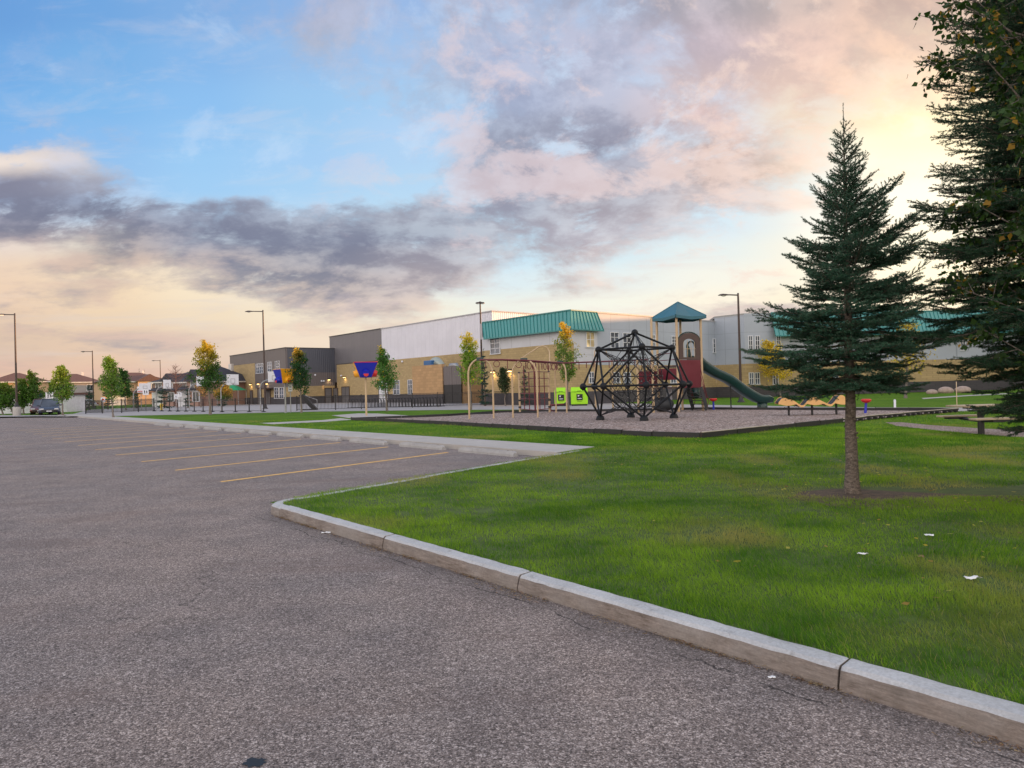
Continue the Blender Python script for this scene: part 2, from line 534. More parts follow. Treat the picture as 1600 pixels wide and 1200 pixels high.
def m_brick(name='block_masonry', base=(.46, .345, .175), w=.4, h=.2, side=False):
    """buff concrete block courses laid along the wall"""
    m, nt, b = newmat(name)
    co = nt.coord()
    s = nt.sep(co)
    along = nt.m('ADD', nt.m('MULTIPLY', s[0], Bx), nt.m('MULTIPLY', s[1], By))
    across = nt.m('ADD', nt.m('MULTIPLY', s[0], Cx), nt.m('MULTIPLY', s[1], Cy))
    hor = nt.m('ADD', along, across)
    vec = nt.comb(hor, s[2], 0)
    br = nt.n.new('ShaderNodeTexBrick')
    nt.put(br.inputs['Vector'], vec)
    br.inputs['Scale'].default_value = 1.0
    br.inputs['Brick Width'].default_value = w
    br.inputs['Row Height'].default_value = h
    br.inputs['Mortar Size'].default_value = .012
    br.inputs['Color1'].default_value = (*base, 1)
    br.inputs['Color2'].default_value = (*[x * .78 for x in base], 1)
    br.inputs['Mortar'].default_value = (*[x * .62 for x in base], 1)
    n1 = nt.noise(co, .5, 5, .6)
    c = nt.mix(nt.map(n1, .3, .7, 0, .5), br.outputs['Color'], tuple(x * .72 for x in base))
    nt.put(b.inputs['Base Color'], c)
    b.inputs['Roughness'].default_value = .85
    nt.put(b.inputs['Normal'], nt.bump(nt.m('SUBTRACT', 1, br.outputs['Fac']), .4, .02))
    return m


def m_panel(name, col, step=1.2, zstep=0, ribs=0.0, rough=.5):
    """wall cladding with joints every step metres along the wall"""
    m, nt, b = newmat(name)
    co = nt.coord()
    s = nt.sep(co)
    along = nt.m('ADD', nt.m('MULTIPLY', s[0], Bx), nt.m('MULTIPLY', s[1], By))
    across = nt.m('ADD', nt.m('MULTIPLY', s[0], Cx), nt.m('MULTIPLY', s[1], Cy))
    hor = nt.m('ADD', along, across)
    fr = nt.m('FRACT', nt.m('DIVIDE', hor, step))
    j = nt.m('LESS_THAN', fr, .022)
    if zstep:
        j = nt.m('MAXIMUM', j, nt.m('LESS_THAN', nt.m('FRACT', nt.m('DIVIDE', s[2], zstep)), .02))
    n1 = nt.noise(co, .5, 5, .6)
    c = nt.mix(nt.map(n1, .3, .7), tuple(x * .93 for x in col), tuple(x * 1.05 for x in col))
    c = nt.mix(nt.m('MULTIPLY', j, .4), c, tuple(x * .3 for x in col))
    nt.put(b.inputs['Base Color'], c)
    b.inputs['Roughness'].default_value = rough
    if ribs:
        w = nt.m('SINE', nt.m('MULTIPLY', hor, 2 * math.pi / ribs))
        nt.put(b.inputs['Normal'], nt.bump(w, .5, .03))
    return m


def m_bark(name, col=(.13, .105, .085), sc=14):
    m, nt, b = newmat(name)
    co = nt.scale(nt.coord(), (1, 1, 2.2))
    n1 = nt.noise(co, sc, 6, .7)
    n2 = nt.noise(nt.coord(), sc * 3, 4, .7)
    c = nt.mix(nt.map(n1, .36, .62), tuple(x * .35 for x in col), tuple(x * 1.4 for x in col))
    c = nt.mix(nt.map(n2, .55, .7, 0, .6), c, (.35, .31, .27))
    nt.put(b.inputs['Base Color'], c)
    b.inputs['Roughness'].default_value = .95
    nt.put(b.inputs['Normal'], nt.bump(n1, .9, .02))
    return m


def m_glass(name='window_glass', tint=(.05, .06, .08)):
    m, nt, b = newmat(name)
    co = nt.coord()
    n1 = nt.noise(co, .7, 3, .5)
    c = nt.mix(nt.map(n1, .42, .6), tint, tuple(x * 2.6 for x in tint))
    nt.put(b.inputs['Base Color'], c)
    b.inputs['Roughness'].default_value = .12
    b.inputs['Specular IOR Level'].default_value = .8
    return m


MT = {}


def build_materials():
    d = MT
    d['asphalt'] = m_asphalt()
    d['concrete'] = m_concrete('walk_concrete', (.43, .41, .385), 1.0, .12)
    d['concrete2'] = m_concrete('plaza_concrete', (.36, .34, .335), .6, .25)
    d['stop'] = m_concrete('wheel_stop_concrete', (.37, .365, .36), 2.0, .4)
    d['curb'] = m_curb()
    d['turf'] = m_turf()
    d['gravel'] = m_gravel()
    d['gravel2'] = m_gravel('path_gravel', 40)
    d['paint_y'] = mat('yellow_line_paint', (.86, .50, .13), .8, var=.2, vscale=6, fine=.2, fscale=45)
    d['thatch'] = mat('thatch', (.070, .115, .018), .95, var=.35, vscale=5, fine=.2, fscale=60, bump=.6)  # thatch, its colour darkened for the shade among the blades
    d['soil'] = mat('bare_soil', (.115, .08, .055), .95, var=.5, vscale=9, fine=.5, fscale=45, bump=.8)
    d['grass'] = m_attr('grass_blade', .6, .35, .15)
    d['needle'] = m_attr('spruce_needle', .5, .12, .3)
    d['leaf'] = m_attr('leaf', .5, .45, .3)
    d['bark'] = m_bark('spruce_bark')
    d['bark2'] = m_bark('young_bark', (.2, .17, .15), 30)
    d['brick'] = m_brick()
    d['brick2'] = m_brick('coarse_block_masonry', (.50, .315, .155), .6, .3)
    d['base'] = m_brick('dark_base_masonry', (.075, .07, .078), .4, .2)
    d['white'] = m_panel('white_metal_siding', (.66, .66, .73), .9, 0, .3, .45)
    d['grey'] = m_panel('grey_metal_siding', (.155, .148, .16), .9, 0, .3, .45)
    d['greyband'] = m_panel('taupe_metal_siding', (.135, .118, .118), 1.2, 0, .3, .5)
    d['navy'] = m_panel('navy_metal_siding', (.075, .082, .105), .9, 0, .3, .45)
    d['panel'] = m_panel('pale_wall_panel', (.50, .515, .56), 2.4, 2.0, 0, .5)
    d['panelb'] = m_panel('blue_grey_wall_panel', (.36, .40, .47), 2.4, 1.55, 0, .5)
    d['teal'] = mat('teal_metal_roofing', (.055, .265, .265), .38, var=.1, vscale=.6)
    d['tealseam'] = mat('teal_seam', (.03, .20, .20), .35)
    d['cap'] = mat('roof_cap_metal', (.38, .37, .39), .5)
    d['capd'] = mat('dark_roof_cap', (.05, .05, .055), .5)
    d['flat'] = mat('flat_roof_membrane', (.3, .3, .3), .9)
    d['glass'] = m_glass()
    d['frame'] = mat('white_window_frame', (.66, .68, .72), .5, var=.04)
    d['glasslit'] = m_glass('cream_reflection_glass', (.42, .34, .20))  # cream reflection put into the pane colour of one bay window
    d['door'] = mat('steel_door_paint', (.13, .125, .13), .5)
    d['doorw'] = mat('white_door_paint', (.62, .64, .68), .45)
    d['black'] = mat('black_powder_coat', (.012, .012, .014), .45, var=.2)
    d['blackpl'] = mat('black_plastic_border', (.016, .016, .018), .55, var=.3, vscale=2)
    d['dome'] = mat('charcoal_coated_steel', (.008, .010, .013), .55, var=.15, spec=.25)
    d['rope'] = mat('black_rope', (.02, .02, .024), .8)
    d['bronze'] = mat('dark_bronze_paint', (.045, .026, .022), .4, var=.15)
    d['tan'] = mat('tan_powder_coat', (.50, .37, .225), .4, var=.08)
    d['maroon'] = mat('maroon_powder_coat', (.135, .014, .028), .4, var=.1)
    d['brown'] = mat('brown_moulded_plastic', (.075, .045, .04), .5)
    d['green'] = mat('dark_green_slide_plastic', (.004, .036, .033), .35, var=.12, coat=.15)
    d['roofteal'] = mat('teal_canopy_plastic', (.025, .125, .17), .45, var=.1)
    d['blue'] = mat('royal_blue_plastic', (.012, .022, .42), .4, var=.05)
    d['yellow'] = mat('golden_yellow_plastic', (.85, .40, .02), .4, var=.05)
    d['red'] = mat('red_plastic', (.58, .02, .018), .4, var=.05)
    d['lime'] = mat('lime_green_paint', (.34, .72, .015), .4, var=.05)
    d['galv'] = mat('galvanised_steel', (.33, .34, .35), .45, .6, var=.15)
    d['whitep'] = mat('white_sign_face', (.72, .74, .80), .5, var=.03)
    d['signblk'] = mat('black_sign_print', (.01, .01, .012), .6)
    d['redp'] = mat('red_sign_print', (.5, .03, .03), .6)
    d['wood'] = mat('weathered_plank', (.40, .31, .21), .7, var=.25, vscale=4, stretch=(1, 8, 8))
    d['rubbertan'] = mat('tan_moulded_edge', (.72, .42, .16), .5, var=.08)
    d['deckblk'] = mat('dark_rubber_deck', (.025, .03, .036), .6, var=.2)
    d['paper'] = mat('crumpled_paper', (.78, .78, .78), .8, var=.1, vscale=20)
    d['stone'] = mat('field_boulder', (.36, .28, .24), .9, var=.25, vscale=3, bump=.5)
    d['shingle'] = mat('asphalt_shingle', (.045, .045, .058), .9, var=.3, vscale=5)
    d['shingler'] = mat('reddish_shingle', (.12, .065, .055), .9, var=.25, vscale=5)
    d['stucco'] = mat('beige_stucco', (.50, .34, .22), .9, var=.06)
    d['stuccog'] = mat('grey_vinyl_siding', (.33, .31, .31), .8, var=.06)
    d['stuccop'] = mat('pink_brown_siding', (.33, .21, .17), .8, var=.06)
    d['trim'] = mat('house_trim', (.6, .57, .54), .6)
    d['darkglass'] = m_glass('dark_house_glass', (.03, .035, .045))
    d['carblue'] = mat('navy_car_paint', (.012, .02, .05), .25, .3, var=.03, coat=1)
    d['carwhite'] = mat('silver_car_paint', (.5, .5, .52), .3, .2, var=.03, coat=1)
    d['carred'] = mat('maroon_car_paint', (.10, .012, .014), .25, .3, var=.03, coat=1)
    d['tyre'] = mat('tyre_rubber', (.015, .015, .016), .85)
    d['rim'] = mat('alloy_rim', (.4, .4, .42), .3, .9)
    d['tail'] = mat('red_lamp_lens', (.3, .01, .01), .25)
    d['head'] = mat('clear_lamp_lens', (.6, .6, .6), .15)
    d['hyd'] = mat('hydrant_yellow_paint', (.6, .42, .03), .5)
    d['lampglow'] = emit('lit_wall_lamp', (1.0, .62, .22), 9.0)
    d['lampglow2'] = emit('street_lamp_lens', (1.0, .66, .42), 1.2)
    d['duct'] = mat('pale_duct_metal', (.33, .37, .33), .45, .3, var=.1)
    d['ductblue'] = mat('blue_tarp', (.03, .12, .3), .5)
    d['fabricg'] = mat('green_awning', (.01, .25, .09), .6)
    d['tar'] = mat('tar_stain', (.006, .006, .007), .45, var=.3, vscale=20)
    d['litter'] = mat('dry_leaf_litter', (.22, .14, .07), .9, var=.5, vscale=40)


build_materials()


# ------------------------------------------------------------------ geometry helpers
def ray(px, py):
    return (fw_ + rt_ * ((px - 800) / F) + up_ * ((600 - py) / F)).normalized()


def G(px, py, z=0.0):
    """the ground point seen at a pixel of the photograph"""
    d = ray(px, py)
    t = (z - CAMZ) / d.z
    return Vector((d.x * t, d.y * t, z))


def uv(p):
    return (p[0] * Bx + p[1] * By, p[0] * Cx + p[1] * Cy)


def W(u, v, z=0.0):
    return Vector((u * Bx + v * Cx, u * By + v * Cy, z))


def onV(px, py, v):
    """hit of the pixel's ray with the vertical plane v: (u, z)"""
    d = ray(px, py)
    t = v / (d.x * Cx + d.y * Cy)
    return (d.x * t * Bx + d.y * t * By, CAMZ + d.z * t)


def onU(px, py, u):
    d = ray(px, py)
    t = u / (d.x * Bx + d.y * By)
    return (d.x * t * Cx + d.y * t * Cy, CAMZ + d.z * t)


def atY(px, py, Y):
    d = ray(px, py)
    t = Y / d.y
    return Vector((d.x * t, Y, CAMZ + d.z * t))


class MB:
    """collects simple solids into one mesh"""

    def __init__(s):
        s.v, s.f, s.sm = [], [], []

    def add(s, vs, fs, smooth=False):
        o = len(s.v)
        s.v += [tuple(p) for p in vs]
        s.f += [tuple(i + o for i in f) for f in fs]
        s.sm += [smooth] * len(fs)
        return s

    def box(s, c, size, ax=(1, 0, 0), ay=(0, 1, 0), az=(0, 0, 1)):
        c, ax, ay, az = Vector(c), Vector(ax), Vector(ay), Vector(az)
        h = [x / 2 for x in size]
        vs = [c + ax * (sx * h[0]) + ay * (sy * h[1]) + az * (sz * h[2]) for sz in (-1, 1) for sy in (-1, 1) for sx in (-1, 1)]
        return s.add(vs, [(0, 2, 3, 1), (4, 5, 7, 6), (0, 1, 5, 4), (2, 6, 7, 3), (0, 4, 6, 2), (1, 3, 7, 5)])

    def prism(s, poly, z0, z1):
        n = len(poly)
        vs = [(p[0], p[1], z0) for p in poly] + [(p[0], p[1], z1) for p in poly]
        return s.add(vs, [tuple(range(n - 1, -1, -1)), tuple(range(n, 2 * n))] + [(i, (i + 1) % n, n + (i + 1) % n, n + i) for i in range(n)])

    def extrude(s, prof, d):
        """closed profile of 3-D points pushed along d"""
        n = len(prof)
        d = Vector(d)
        vs = [Vector(p) for p in prof] + [Vector(p) + d for p in prof]
        return s.add(vs, [tuple(range(n - 1, -1, -1)), tuple(range(n, 2 * n))] + [(i, (i + 1) % n, n + (i + 1) % n, n + i) for i in range(n)])

    def tube(s, pts, r, n=8, closed=False, caps=True):
        pts = [Vector(p) for p in pts]
        k = len(pts)
        rs = r if isinstance(r, (list, tuple)) else [r] * k
        ref = None
        rings = []
        for i in range(k):
            a = pts[(i - 1) % k] if (closed or i > 0) else pts[i]
            b = pts[(i + 1) % k] if (closed or i < k - 1) else pts[i]
            t = (b - a)
            t = t.normalized() if t.length > 1e-9 else Vector((0, 0, 1))
            if ref is None:
                ref = Vector((0, 0, 1)) if abs(t.z) < .9 else Vector((1, 0, 0))
            x = (ref - t * ref.dot(t))
            x = x.normalized() if x.length > 1e-6 else t.orthogonal().normalized()
            ref = x
            y = t.cross(x)
            rings.append([pts[i] + (x * math.cos(2 * math.pi * j / n) + y * math.sin(2 * math.pi * j / n)) * rs[i] for j in range(n)])
        vs = [p for rg in rings for p in rg]
        fs = []
        for i in range(k if closed else k - 1):
            i2 = (i + 1) % k
            for j in range(n):
                j2 = (j + 1) % n
                fs.append((i * n + j, i * n + j2, i2 * n + j2, i2 * n + j))
        s.add(vs, fs, True)
        if caps and not closed:
            s.add(rings[0], [tuple(range(n - 1, -1, -1))])
            s.add(rings[-1], [tuple(range(n))])
        return s

    def lathe(s, prof, c=(0, 0, 0), n=16, smooth=True):
        """prof: (radius, z) pairs bottom to top"""
        c = Vector(c)
        vs = [c + Vector((r * math.cos(2 * math.pi * j / n), r * math.sin(2 * math.pi * j / n), z)) for r, z in prof for j in range(n)]
        fs = []
        for i in range(len(prof) - 1):
            for j in range(n):
                j2 = (j + 1) % n
                fs.append((i * n + j, i * n + j2, (i + 1) * n + j2, (i + 1) * n + j))
        s.add(vs, fs, smooth)
        if prof[0][0] > 1e-4:
            s.add(vs[:n], [tuple(range(n - 1, -1, -1))])
        if prof[-1][0] > 1e-4:
            s.add(vs[-n:], [tuple(range(n))])
        return s

    def ball(s, c, r, n=14, m=9, sq=(1, 1, 1)):
        prof = [(math.sin(math.pi * i / m), -math.cos(math.pi * i / m)) for i in range(m + 1)]
        o = len(s.v)
        s.lathe([(max(a, 1e-5), b) for a, b in prof], (0, 0, 0), n)
        for i in range(o, len(s.v)):
            p = s.v[i]
            s.v[i] = (c[0] + p[0] * r * sq[0], c[1] + p[1] * r * sq[1], c[2] + p[2] * r * sq[2])
        return s

    def build(s, name, m, parent=None, origin=None, bevel=0.0):
        vs = s.v
        if origin is not None:
            o = Vector(origin)
            vs = [tuple(Vector(p) - o) for p in vs]
        me = bpy.data.meshes.new(name)
        me.from_pydata(vs, [], s.f)
        me.polygons.foreach_set('use_smooth', s.sm)
        me.materials.append(MT[m] if isinstance(m, str) else m)
        me.update()
        ob = bpy.data.objects.new(name, me)
        COL.objects.link(ob)
        if parent is not None:
            ob.parent = parent
        if bevel:
            bv = ob.modifiers.new('bevel', 'BEVEL')
            bv.width, bv.segments, bv.limit_method = bevel, 2, 'ANGLE'
        return ob


def tag(o, label=None, cat=None, group=None, kind=None):
    if label:
        o['label'] = label
    if cat:
        o['category'] = cat
    if group:
        o['group'] = group
    if kind:
        o['kind'] = kind
    return o


def thing(name, label, cat, loc=(0, 0, 0), rz=0.0, group=None):
    o = bpy.data.objects.new(name, None)
    o.empty_display_size = .2
    COL.objects.link(o)
    o.location = loc
    o.rotation_euler = (0, 0, rz)
    return tag(o, label, cat, group)


def kids(o):
    return list(o.children)


def copy_tree(o, parent=None):
    c = o.copy()
    COL.objects.link(c)
    c.parent = parent
    for ch in kids(o):
        copy_tree(ch, c)
    return c


def npmesh(name, verts, faces_n, idx, m, parent=None, col=None, smooth=False):
    """verts (N,3); faces all of faces_n corners, idx flat"""
    me = bpy.data.meshes.new(name)
    nv, nf = len(verts), len(idx) // faces_n
    me.vertices.add(nv)
    me.vertices.foreach_set('co', np.ascontiguousarray(verts, dtype=np.float32).ravel())
    me.loops.add(len(idx))
    me.loops.foreach_set('vertex_index', np.ascontiguousarray(idx, dtype=np.int32))
    me.polygons.add(nf)
    me.polygons.foreach_set('loop_start', np.arange(0, len(idx), faces_n, dtype=np.int32))
    me.update(calc_edges=True)
    if smooth:
        me.polygons.foreach_set('use_smooth', np.ones(nf, dtype=bool))
    if col is not None:
        a = me.color_attributes.new('Col', 'FLOAT_COLOR', 'POINT')
        c4 = np.ones((nv, 4), dtype=np.float32)
        c4[:, :3] = col
        a.data.foreach_set('color', c4.ravel())
    me.materials.append(MT[m])
    ob = bpy.data.objects.new(name, me)
    COL.objects.link(ob)
    if parent is not None:
        ob.parent = parent
    return ob



# ------------------------------------------------------------------ ground
AZ = -0.12                                  # asphalt level
CURB_V = uv(G(600, 859, AZ))[1]             # road face of the lawn kerb
K0 = uv(G(403, 798, AZ))                    # its rounded corner
K1 = uv(G(925, 700, 0))                     # where it meets the walk
WALK0 = uv(G(830, 712, AZ))[1]
WALK1 = uv(G(735, 686, 0))[1]


def side_u(v):
    """u of the kerb line that runs from the corner to the walk"""
    return K0[0] + (K1[0] - K0[0]) * (v - K0[1]) / (K1[1] - K0[1])


def sheet(name, pts, z, m, kind='structure', thick=0.0):
    mb = MB()
    if thick:
        mb.prism([(p[0], p[1]) for p in pts], z - thick, z)
    else:
        mb.add([(p[0], p[1], z) for p in pts], [tuple(range(len(pts)))])
    return tag(mb.build(name, m), kind=kind)


def ccw(pts):
    a = sum(pts[i][0] * pts[(i + 1) % len(pts)][1] - pts[(i + 1) % len(pts)][0] * pts[i][1] for i in range(len(pts)))
    return pts if a > 0 else pts[::-1]


LOTU = uv(G(2, 653, AZ))[0]
# one sheet to the horizon under everything
sheet('ground', [(-3000, -3000), (3000, -3000), (3000, 3000), (-3000, 3000)], AZ - .01, 'turf')
sheet('asphalt_lot', ccw([W(-90, -70), W(LOTU, -70), W(LOTU, WALK0 + .02), W(side_u(WALK0) - .3, WALK0 + .02), W(K0[0] - .3, CURB_V + .1), W(-90, CURB_V + .1)]), AZ, 'asphalt')
# the lawn terrace stands a kerb higher
sheet('lawn_ground', ccw([W(K0[0] - .12, CURB_V + .12), W(-900, CURB_V + .12), W(-900, 1500), W(1500, 1500), W(1500, -400), W(LOTU + .1, -400), W(LOTU + .1, WALK0 + .1), W(side_u(WALK0) - .1, WALK0 + .1)]), -.006, 'turf')

sheet('lawn_thatch_shade', ccw([W(K0[0] - .3, CURB_V + .16), W(-30, CURB_V + .16), W(-30, 17), W(3, 17), W(side_u(WALK1) - 3.2, WALK1 + .02), W(side_u(WALK1) - .3, WALK1 + .02)]), -.003, 'thatch')  # thatch under the near blades, darkened so the gaps read as shade
# kerb round the lawn: worn concrete lengths with open joints
def kerb_path():
    pts = []
    u = -40.0
    while u < K0[0] - .75:
        pts.append((u, CURB_V))
        u += .5
    # rounded nose
    cu, cv, r = K0[0] - .52, CURB_V + .50, .50
    for k in range(7):
        a = math.radians(-90 + 105 * k / 6)
        pts.append((cu + r * math.cos(a), cv + r * math.sin(a)))
    a0 = pts[-1]
    end = (side_u(WALK0 + .6) + .02, WALK0 + .6)
    n = 16
    for k in range(1, n + 1):
        pts.append((a0[0] + (end[0] - a0[0]) * k / n, a0[1] + (end[1] - a0[1]) * k / n))
    return pts


KP = kerb_path()
random.seed(5)


def kerb():
    joints_px = [(1301, 1085), (813, 922), (597, 858), (436, 808)]
    jl = [uv(G(px, py, AZ))[0] for px, py in joints_px]
    root = thing('kerb', 'worn concrete kerb with stained brown face running along the lawn', 'kerb', W(K0[0], CURB_V, 0))
    # cumulative length
    seglen = [0]
    for a, b in zip(KP, KP[1:]):
        seglen.append(seglen[-1] + math.hypot(b[0] - a[0], b[1] - a[1]))
    cuts = [0]
    for j in sorted(jl):
        cuts.append(j + 40.0)
    s = cuts[1] - 3.05
    ex = []
    while s > 1:
        ex.append(s)
        s -= 3.05
    cuts = sorted(set(cuts + ex))
    s = seglen[14 * 0 + len(KP) - 17] + 2.5
    while s < seglen[-1] - 1:
        cuts.append(s)
        s += 3.05
    cuts.append(seglen[-1])

    def at(s):
        for i in range(len(seglen) - 1):
            if seglen[i + 1] >= s - 1e-6:
                t = (s - seglen[i]) / (seglen[i + 1] - seglen[i])
                a, b = KP[i], KP[i + 1]
                p = (a[0] + (b[0] - a[0]) * t, a[1] + (b[1] - a[1]) * t)
                a0, b0 = KP[max(0, i - (t < .5))], KP[min(len(KP) - 1, i + 1 + (t >= .5))]
                d = (b0[0] - a0[0], b0[1] - a0[1])
                l = math.hypot(*d)
                return p, (-d[1] / l, d[0] / l)
    rnd = random.Random(3)
    for ci in range(len(cuts) - 1):
        s0, s1 = cuts[ci] + .006, cuts[ci + 1] - .006
        n = max(3, int((s1 - s0) / .09))
        mb = MB()
        vs = []
        tilt = rnd.uniform(-.006, .006)
        prof = [(0.0, AZ - .05), (.006, AZ + .03), (.012, -.05), (.02, -.012), (.042, .006), (.15, .012), (.165, .0), (.17, -.12)]
        stn = [s0 + (s1 - s0) * i / n for i in range(n + 1)]
        stn = [stn[0], stn[0] + .012] + stn[1:-1] + [stn[-1] - .012, stn[-1]]
        n = len(stn) - 1
        for i in range(n + 1):
            (p, nrm) = at(stn[i])
            chip = 0
            if i in (0, n):
                chip = rnd.uniform(.004, .010)
            for k, (o, z) in enumerate(prof):
                jit = rnd.uniform(-.0022, .0022) if 0 < k < 7 else 0
                zz = z + tilt + jit - (chip if 3 <= k <= 5 else 0)
                oo = o + (chip * .7 if 1 < k < 4 else 0) + jit
                q = W(p[0] + nrm[0] * oo, p[1] + nrm[1] * oo)
                vs.append((q.x, q.y, zz))
        m = len(prof)
        fs = []
        for i in range(n):
            for k in range(m - 1):
                fs.append((i * m + k, (i + 1) * m + k, (i + 1) * m + k + 1, i * m + k + 1))
        fs.append(tuple(range(m)))
        fs.append(tuple(range(n * m + m - 1, n * m - 1, -1)))
        mb.add(vs, fs)
        mb.build('kerb_length', 'curb', root, root.location)


kerb()
# dead grass and grit gathered in the gutter
def gutter():
    rng = np.random.default_rng(4)
    n = 5200
    u = rng.uniform(-3, K0[0] - .3, n)
    v = CURB_V - np.abs(rng.normal(0, .035, n)) * (.5 + 1.3 * (np.sin(u * 2.1) > -.2)) - .004
    keep = (np.sin(u * 3.3) + np.sin(u * 7.9 + 1) + rng.normal(0, .8, n)) > .1
    u, v = u[keep], v[keep]
    n = len(u)
    a = rng.uniform(0, math.pi, n)
    L = rng.uniform(.008, .035, n)
    w = rng.uniform(.0015, .004, n)
    cx, cy = u * Bx + v * Cx, u * By + v * Cy
    z = AZ + .002 + rng.uniform(0, .014, n)
    dx, dy = np.cos(a) * L / 2, np.sin(a) * L / 2
    ex, ey = -np.sin(a) * w / 2, np.cos(a) * w / 2
    P = np.stack([np.stack([cx - dx - ex, cy - dy - ey, z], 1), np.stack([cx + dx - ex, cy + dy - ey, z + rng.uniform(-.003, .006, n)], 1),
                  np.stack([cx + dx + ex, cy + dy + ey, z + .001], 1), np.stack([cx - dx + ex, cy - dy + ey, z + .001], 1)], 1).reshape(-1, 3)
    col = np.array([[.26, .17, .09], [.12, .08, .05], [.36, .28, .17], [.3, .17, .1]])[rng.integers(0, 4, n)]
    o = npmesh('gutter_litter', P, 4, np.arange(n * 4), 'leaf', None, np.repeat(col, 4, 0))
    tag(o, 'dry straw and grit gathered in the gutter along the kerb', 'litter', kind='stuff')


gutter()

# concrete walk in cast squares
def walk():
    root = thing('walkway', None, None, W(12, WALK0, 0))
    tag(root, kind='structure')
    u = side_u(WALK0) + .14
    k = 0
    while u < LOTU - .5:
        u2 = u + 1.55
        a0 = u if k else side_u(WALK0) + .14
        b0 = u if k else side_u(WALK1) + .10
        mb = MB()
        mb.prism(ccw([W(a0 + .006, WALK0), W(u2 - .006, WALK0), W(u2 - .006, WALK1), W(b0 + .006, WALK1)]), -.16, .006)
        o = mb.build('walk_slab', 'concrete', root, root.location)
        u = u2
        k += 1


walk()

# painted stall lines and wheel stops
STALL_PITCH = uv(G(262, 736, AZ))[0] - uv(G(345, 753, AZ))[0]
S0 = uv(G(345, 753, AZ))
S1 = uv(G(700, 707, AZ))
P_ = STALL_PITCH


def lines():
    for k in range(12):
        mb = MB()
        du = k * P_
        n = 14
        w = .062
        for side in (0,):
            vs, fs = [], []
            for i in range(n + 1):
                t = i / n
                uu, vv = S0[0] + (S1[0] - S0[0]) * t + du, S0[1] + (S1[1] - S0[1]) * t
                j = random.uniform(-.006, .006)
                for sgn in (-1, 1):
                    q = W(uu + sgn * w + j, vv)
                    vs.append((q.x, q.y, AZ + .004))
            fs = [(2 * i, 2 * i + 1, 2 * i + 3, 2 * i + 2) for i in range(n)]
            mb.add(vs, fs)
        tag(mb.build('stall_line', 'paint_y'), kind='structure')


lines()


def stops():
    # a precast wheel stop: chamfered bar with two drain notches and pinned ends
    L = 2.15
    root = thing('wheel_stop', 'x', 'wheel stop', (0, 0, 0), ANG + math.pi / 2, 'wheel stops along the walk')
    mb = MB()
    prof = lambda x, h: [(x, -.085, 0), (x, -.08, h * .45), (x, -.045, h), (x, .045, h), (x, .08, h * .45), (x, .085, 0)]
    xs = [(-L / 2, .085), (-L / 2 + .06, .12), (-.66, .12), (-.62, .12), (.62, .13), (.66, .13), (L / 2 - .06, .12), (L / 2, .085)]
    vs = [p for x, h in xs for p in prof(x, h)]
    fs = [(i * 6 + k, (i + 1) * 6 + k, (i + 1) * 6 + k + 1, i * 6 + k + 1) for i in range(len(xs) - 1) for k in range(5)]
    fs += [tuple(range(5, -1, -1)), tuple(range(len(vs) - 6, len(vs)))]
    mb.add(vs, fs)
    mb.build('concrete_bar', 'stop', root)
    for x in (-.8, .8):
        MB().lathe([(.016, .118), (.016, .126), (.001, .128)], (x, 0, 0), 8).build('pin', 'bronze', root)
    a = uv(G(708, 706, AZ))
    b = uv(G(815, 714, AZ))
    words = ['closest to the lawn corner', 'second along from the lawn corner', 'third along from the lawn corner', 'fourth along from the lawn corner',
             'fifth along from the lawn corner', 'sixth along from the lawn corner', 'seventh along from the lawn corner', 'eighth along from the lawn corner',
             'ninth along from the lawn corner', 'tenth along from the lawn corner', 'eleventh along from the lawn corner']
    vv = WALK0 - .34
    for k in range(11):
        o = root if k == 0 else copy_tree(root)
        uu = (a[0] + b[0]) / 2 + k * P_
        o.location = W(uu, vv + random.uniform(-.04, .03), AZ)
        o.rotation_euler = (0, 0, math.atan2(By, Bx) + random.uniform(-.012, .012))
        o['label'] = 'grey concrete wheel stop ' + words[k]


stops()

# plaza and paths
def poly_px(name, px, z, m, thick=0.0):
    return sheet(name, ccw([G(x, y, 0) for x, y in px]), z, m, thick=thick)


poly_px('school_yard_paving', [(100, 650.5), (180, 650), (300, 647.5), (500, 643), (700, 640.5), (830, 640), (870, 642.5), (940, 643.2), (1100, 640), (1330, 641), (1330, 636.5), (1100, 632.5), (985, 630.5), (905, 627), (700, 626), (540, 626), (440, 628), (280, 634), (140, 640)], .004, 'concrete2')
poly_px('concrete_pad', [(518, 649.2), (560, 646), (590, 646.3), (665, 651), (560, 655.5)], .008, 'concrete')
poly_px('narrow_path', [(425, 663.2), (512, 659), (552, 656), (532, 653.5), (505, 656.5), (405, 661.3)], .008, 'concrete')
poly_px('crossing_path', [(-60, 652.3), (0, 651.3), (60, 650.5), (100, 650.5), (100, 648.8), (-60, 648.8)], .008, 'concrete2')
poly_px('back_path', [(1330, 641), (1700, 644.5), (1700, 637.5), (1330, 636.5)], .006, 'concrete2')
poly_px('far_path', [(1443, 623.6), (1512, 619), (1600, 614.5), (1600, 613.3), (1512, 617.4), (1440, 622)], .006, 'concrete')
poly_px('gravel_path', [(1383, 660), (1400, 665.5), (1470, 673.5), (1600, 684), (1700, 690), (1700, 676), (1600, 672), (1540, 670), (1450, 664), (1410, 660)], .004, 'gravel2')

GRAVEL = [(549, 656.5), (620, 659.5), (700, 663.5), (770, 668), (890, 675.5), (1020, 682), (1095, 684.5), (1200, 673), (1316, 660.5), (1382, 653.5), (1440, 648), (1497, 643.5),
          (1420, 642.5), (1320, 642), (1106, 640.5), (940, 643.5), (840, 643.8), (779, 645.5), (700, 651), (665, 652.5)]
GP = [G(x, y, 0) for x, y in GRAVEL]
sheet('playground_gravel', ccw(GP), .03, 'gravel')


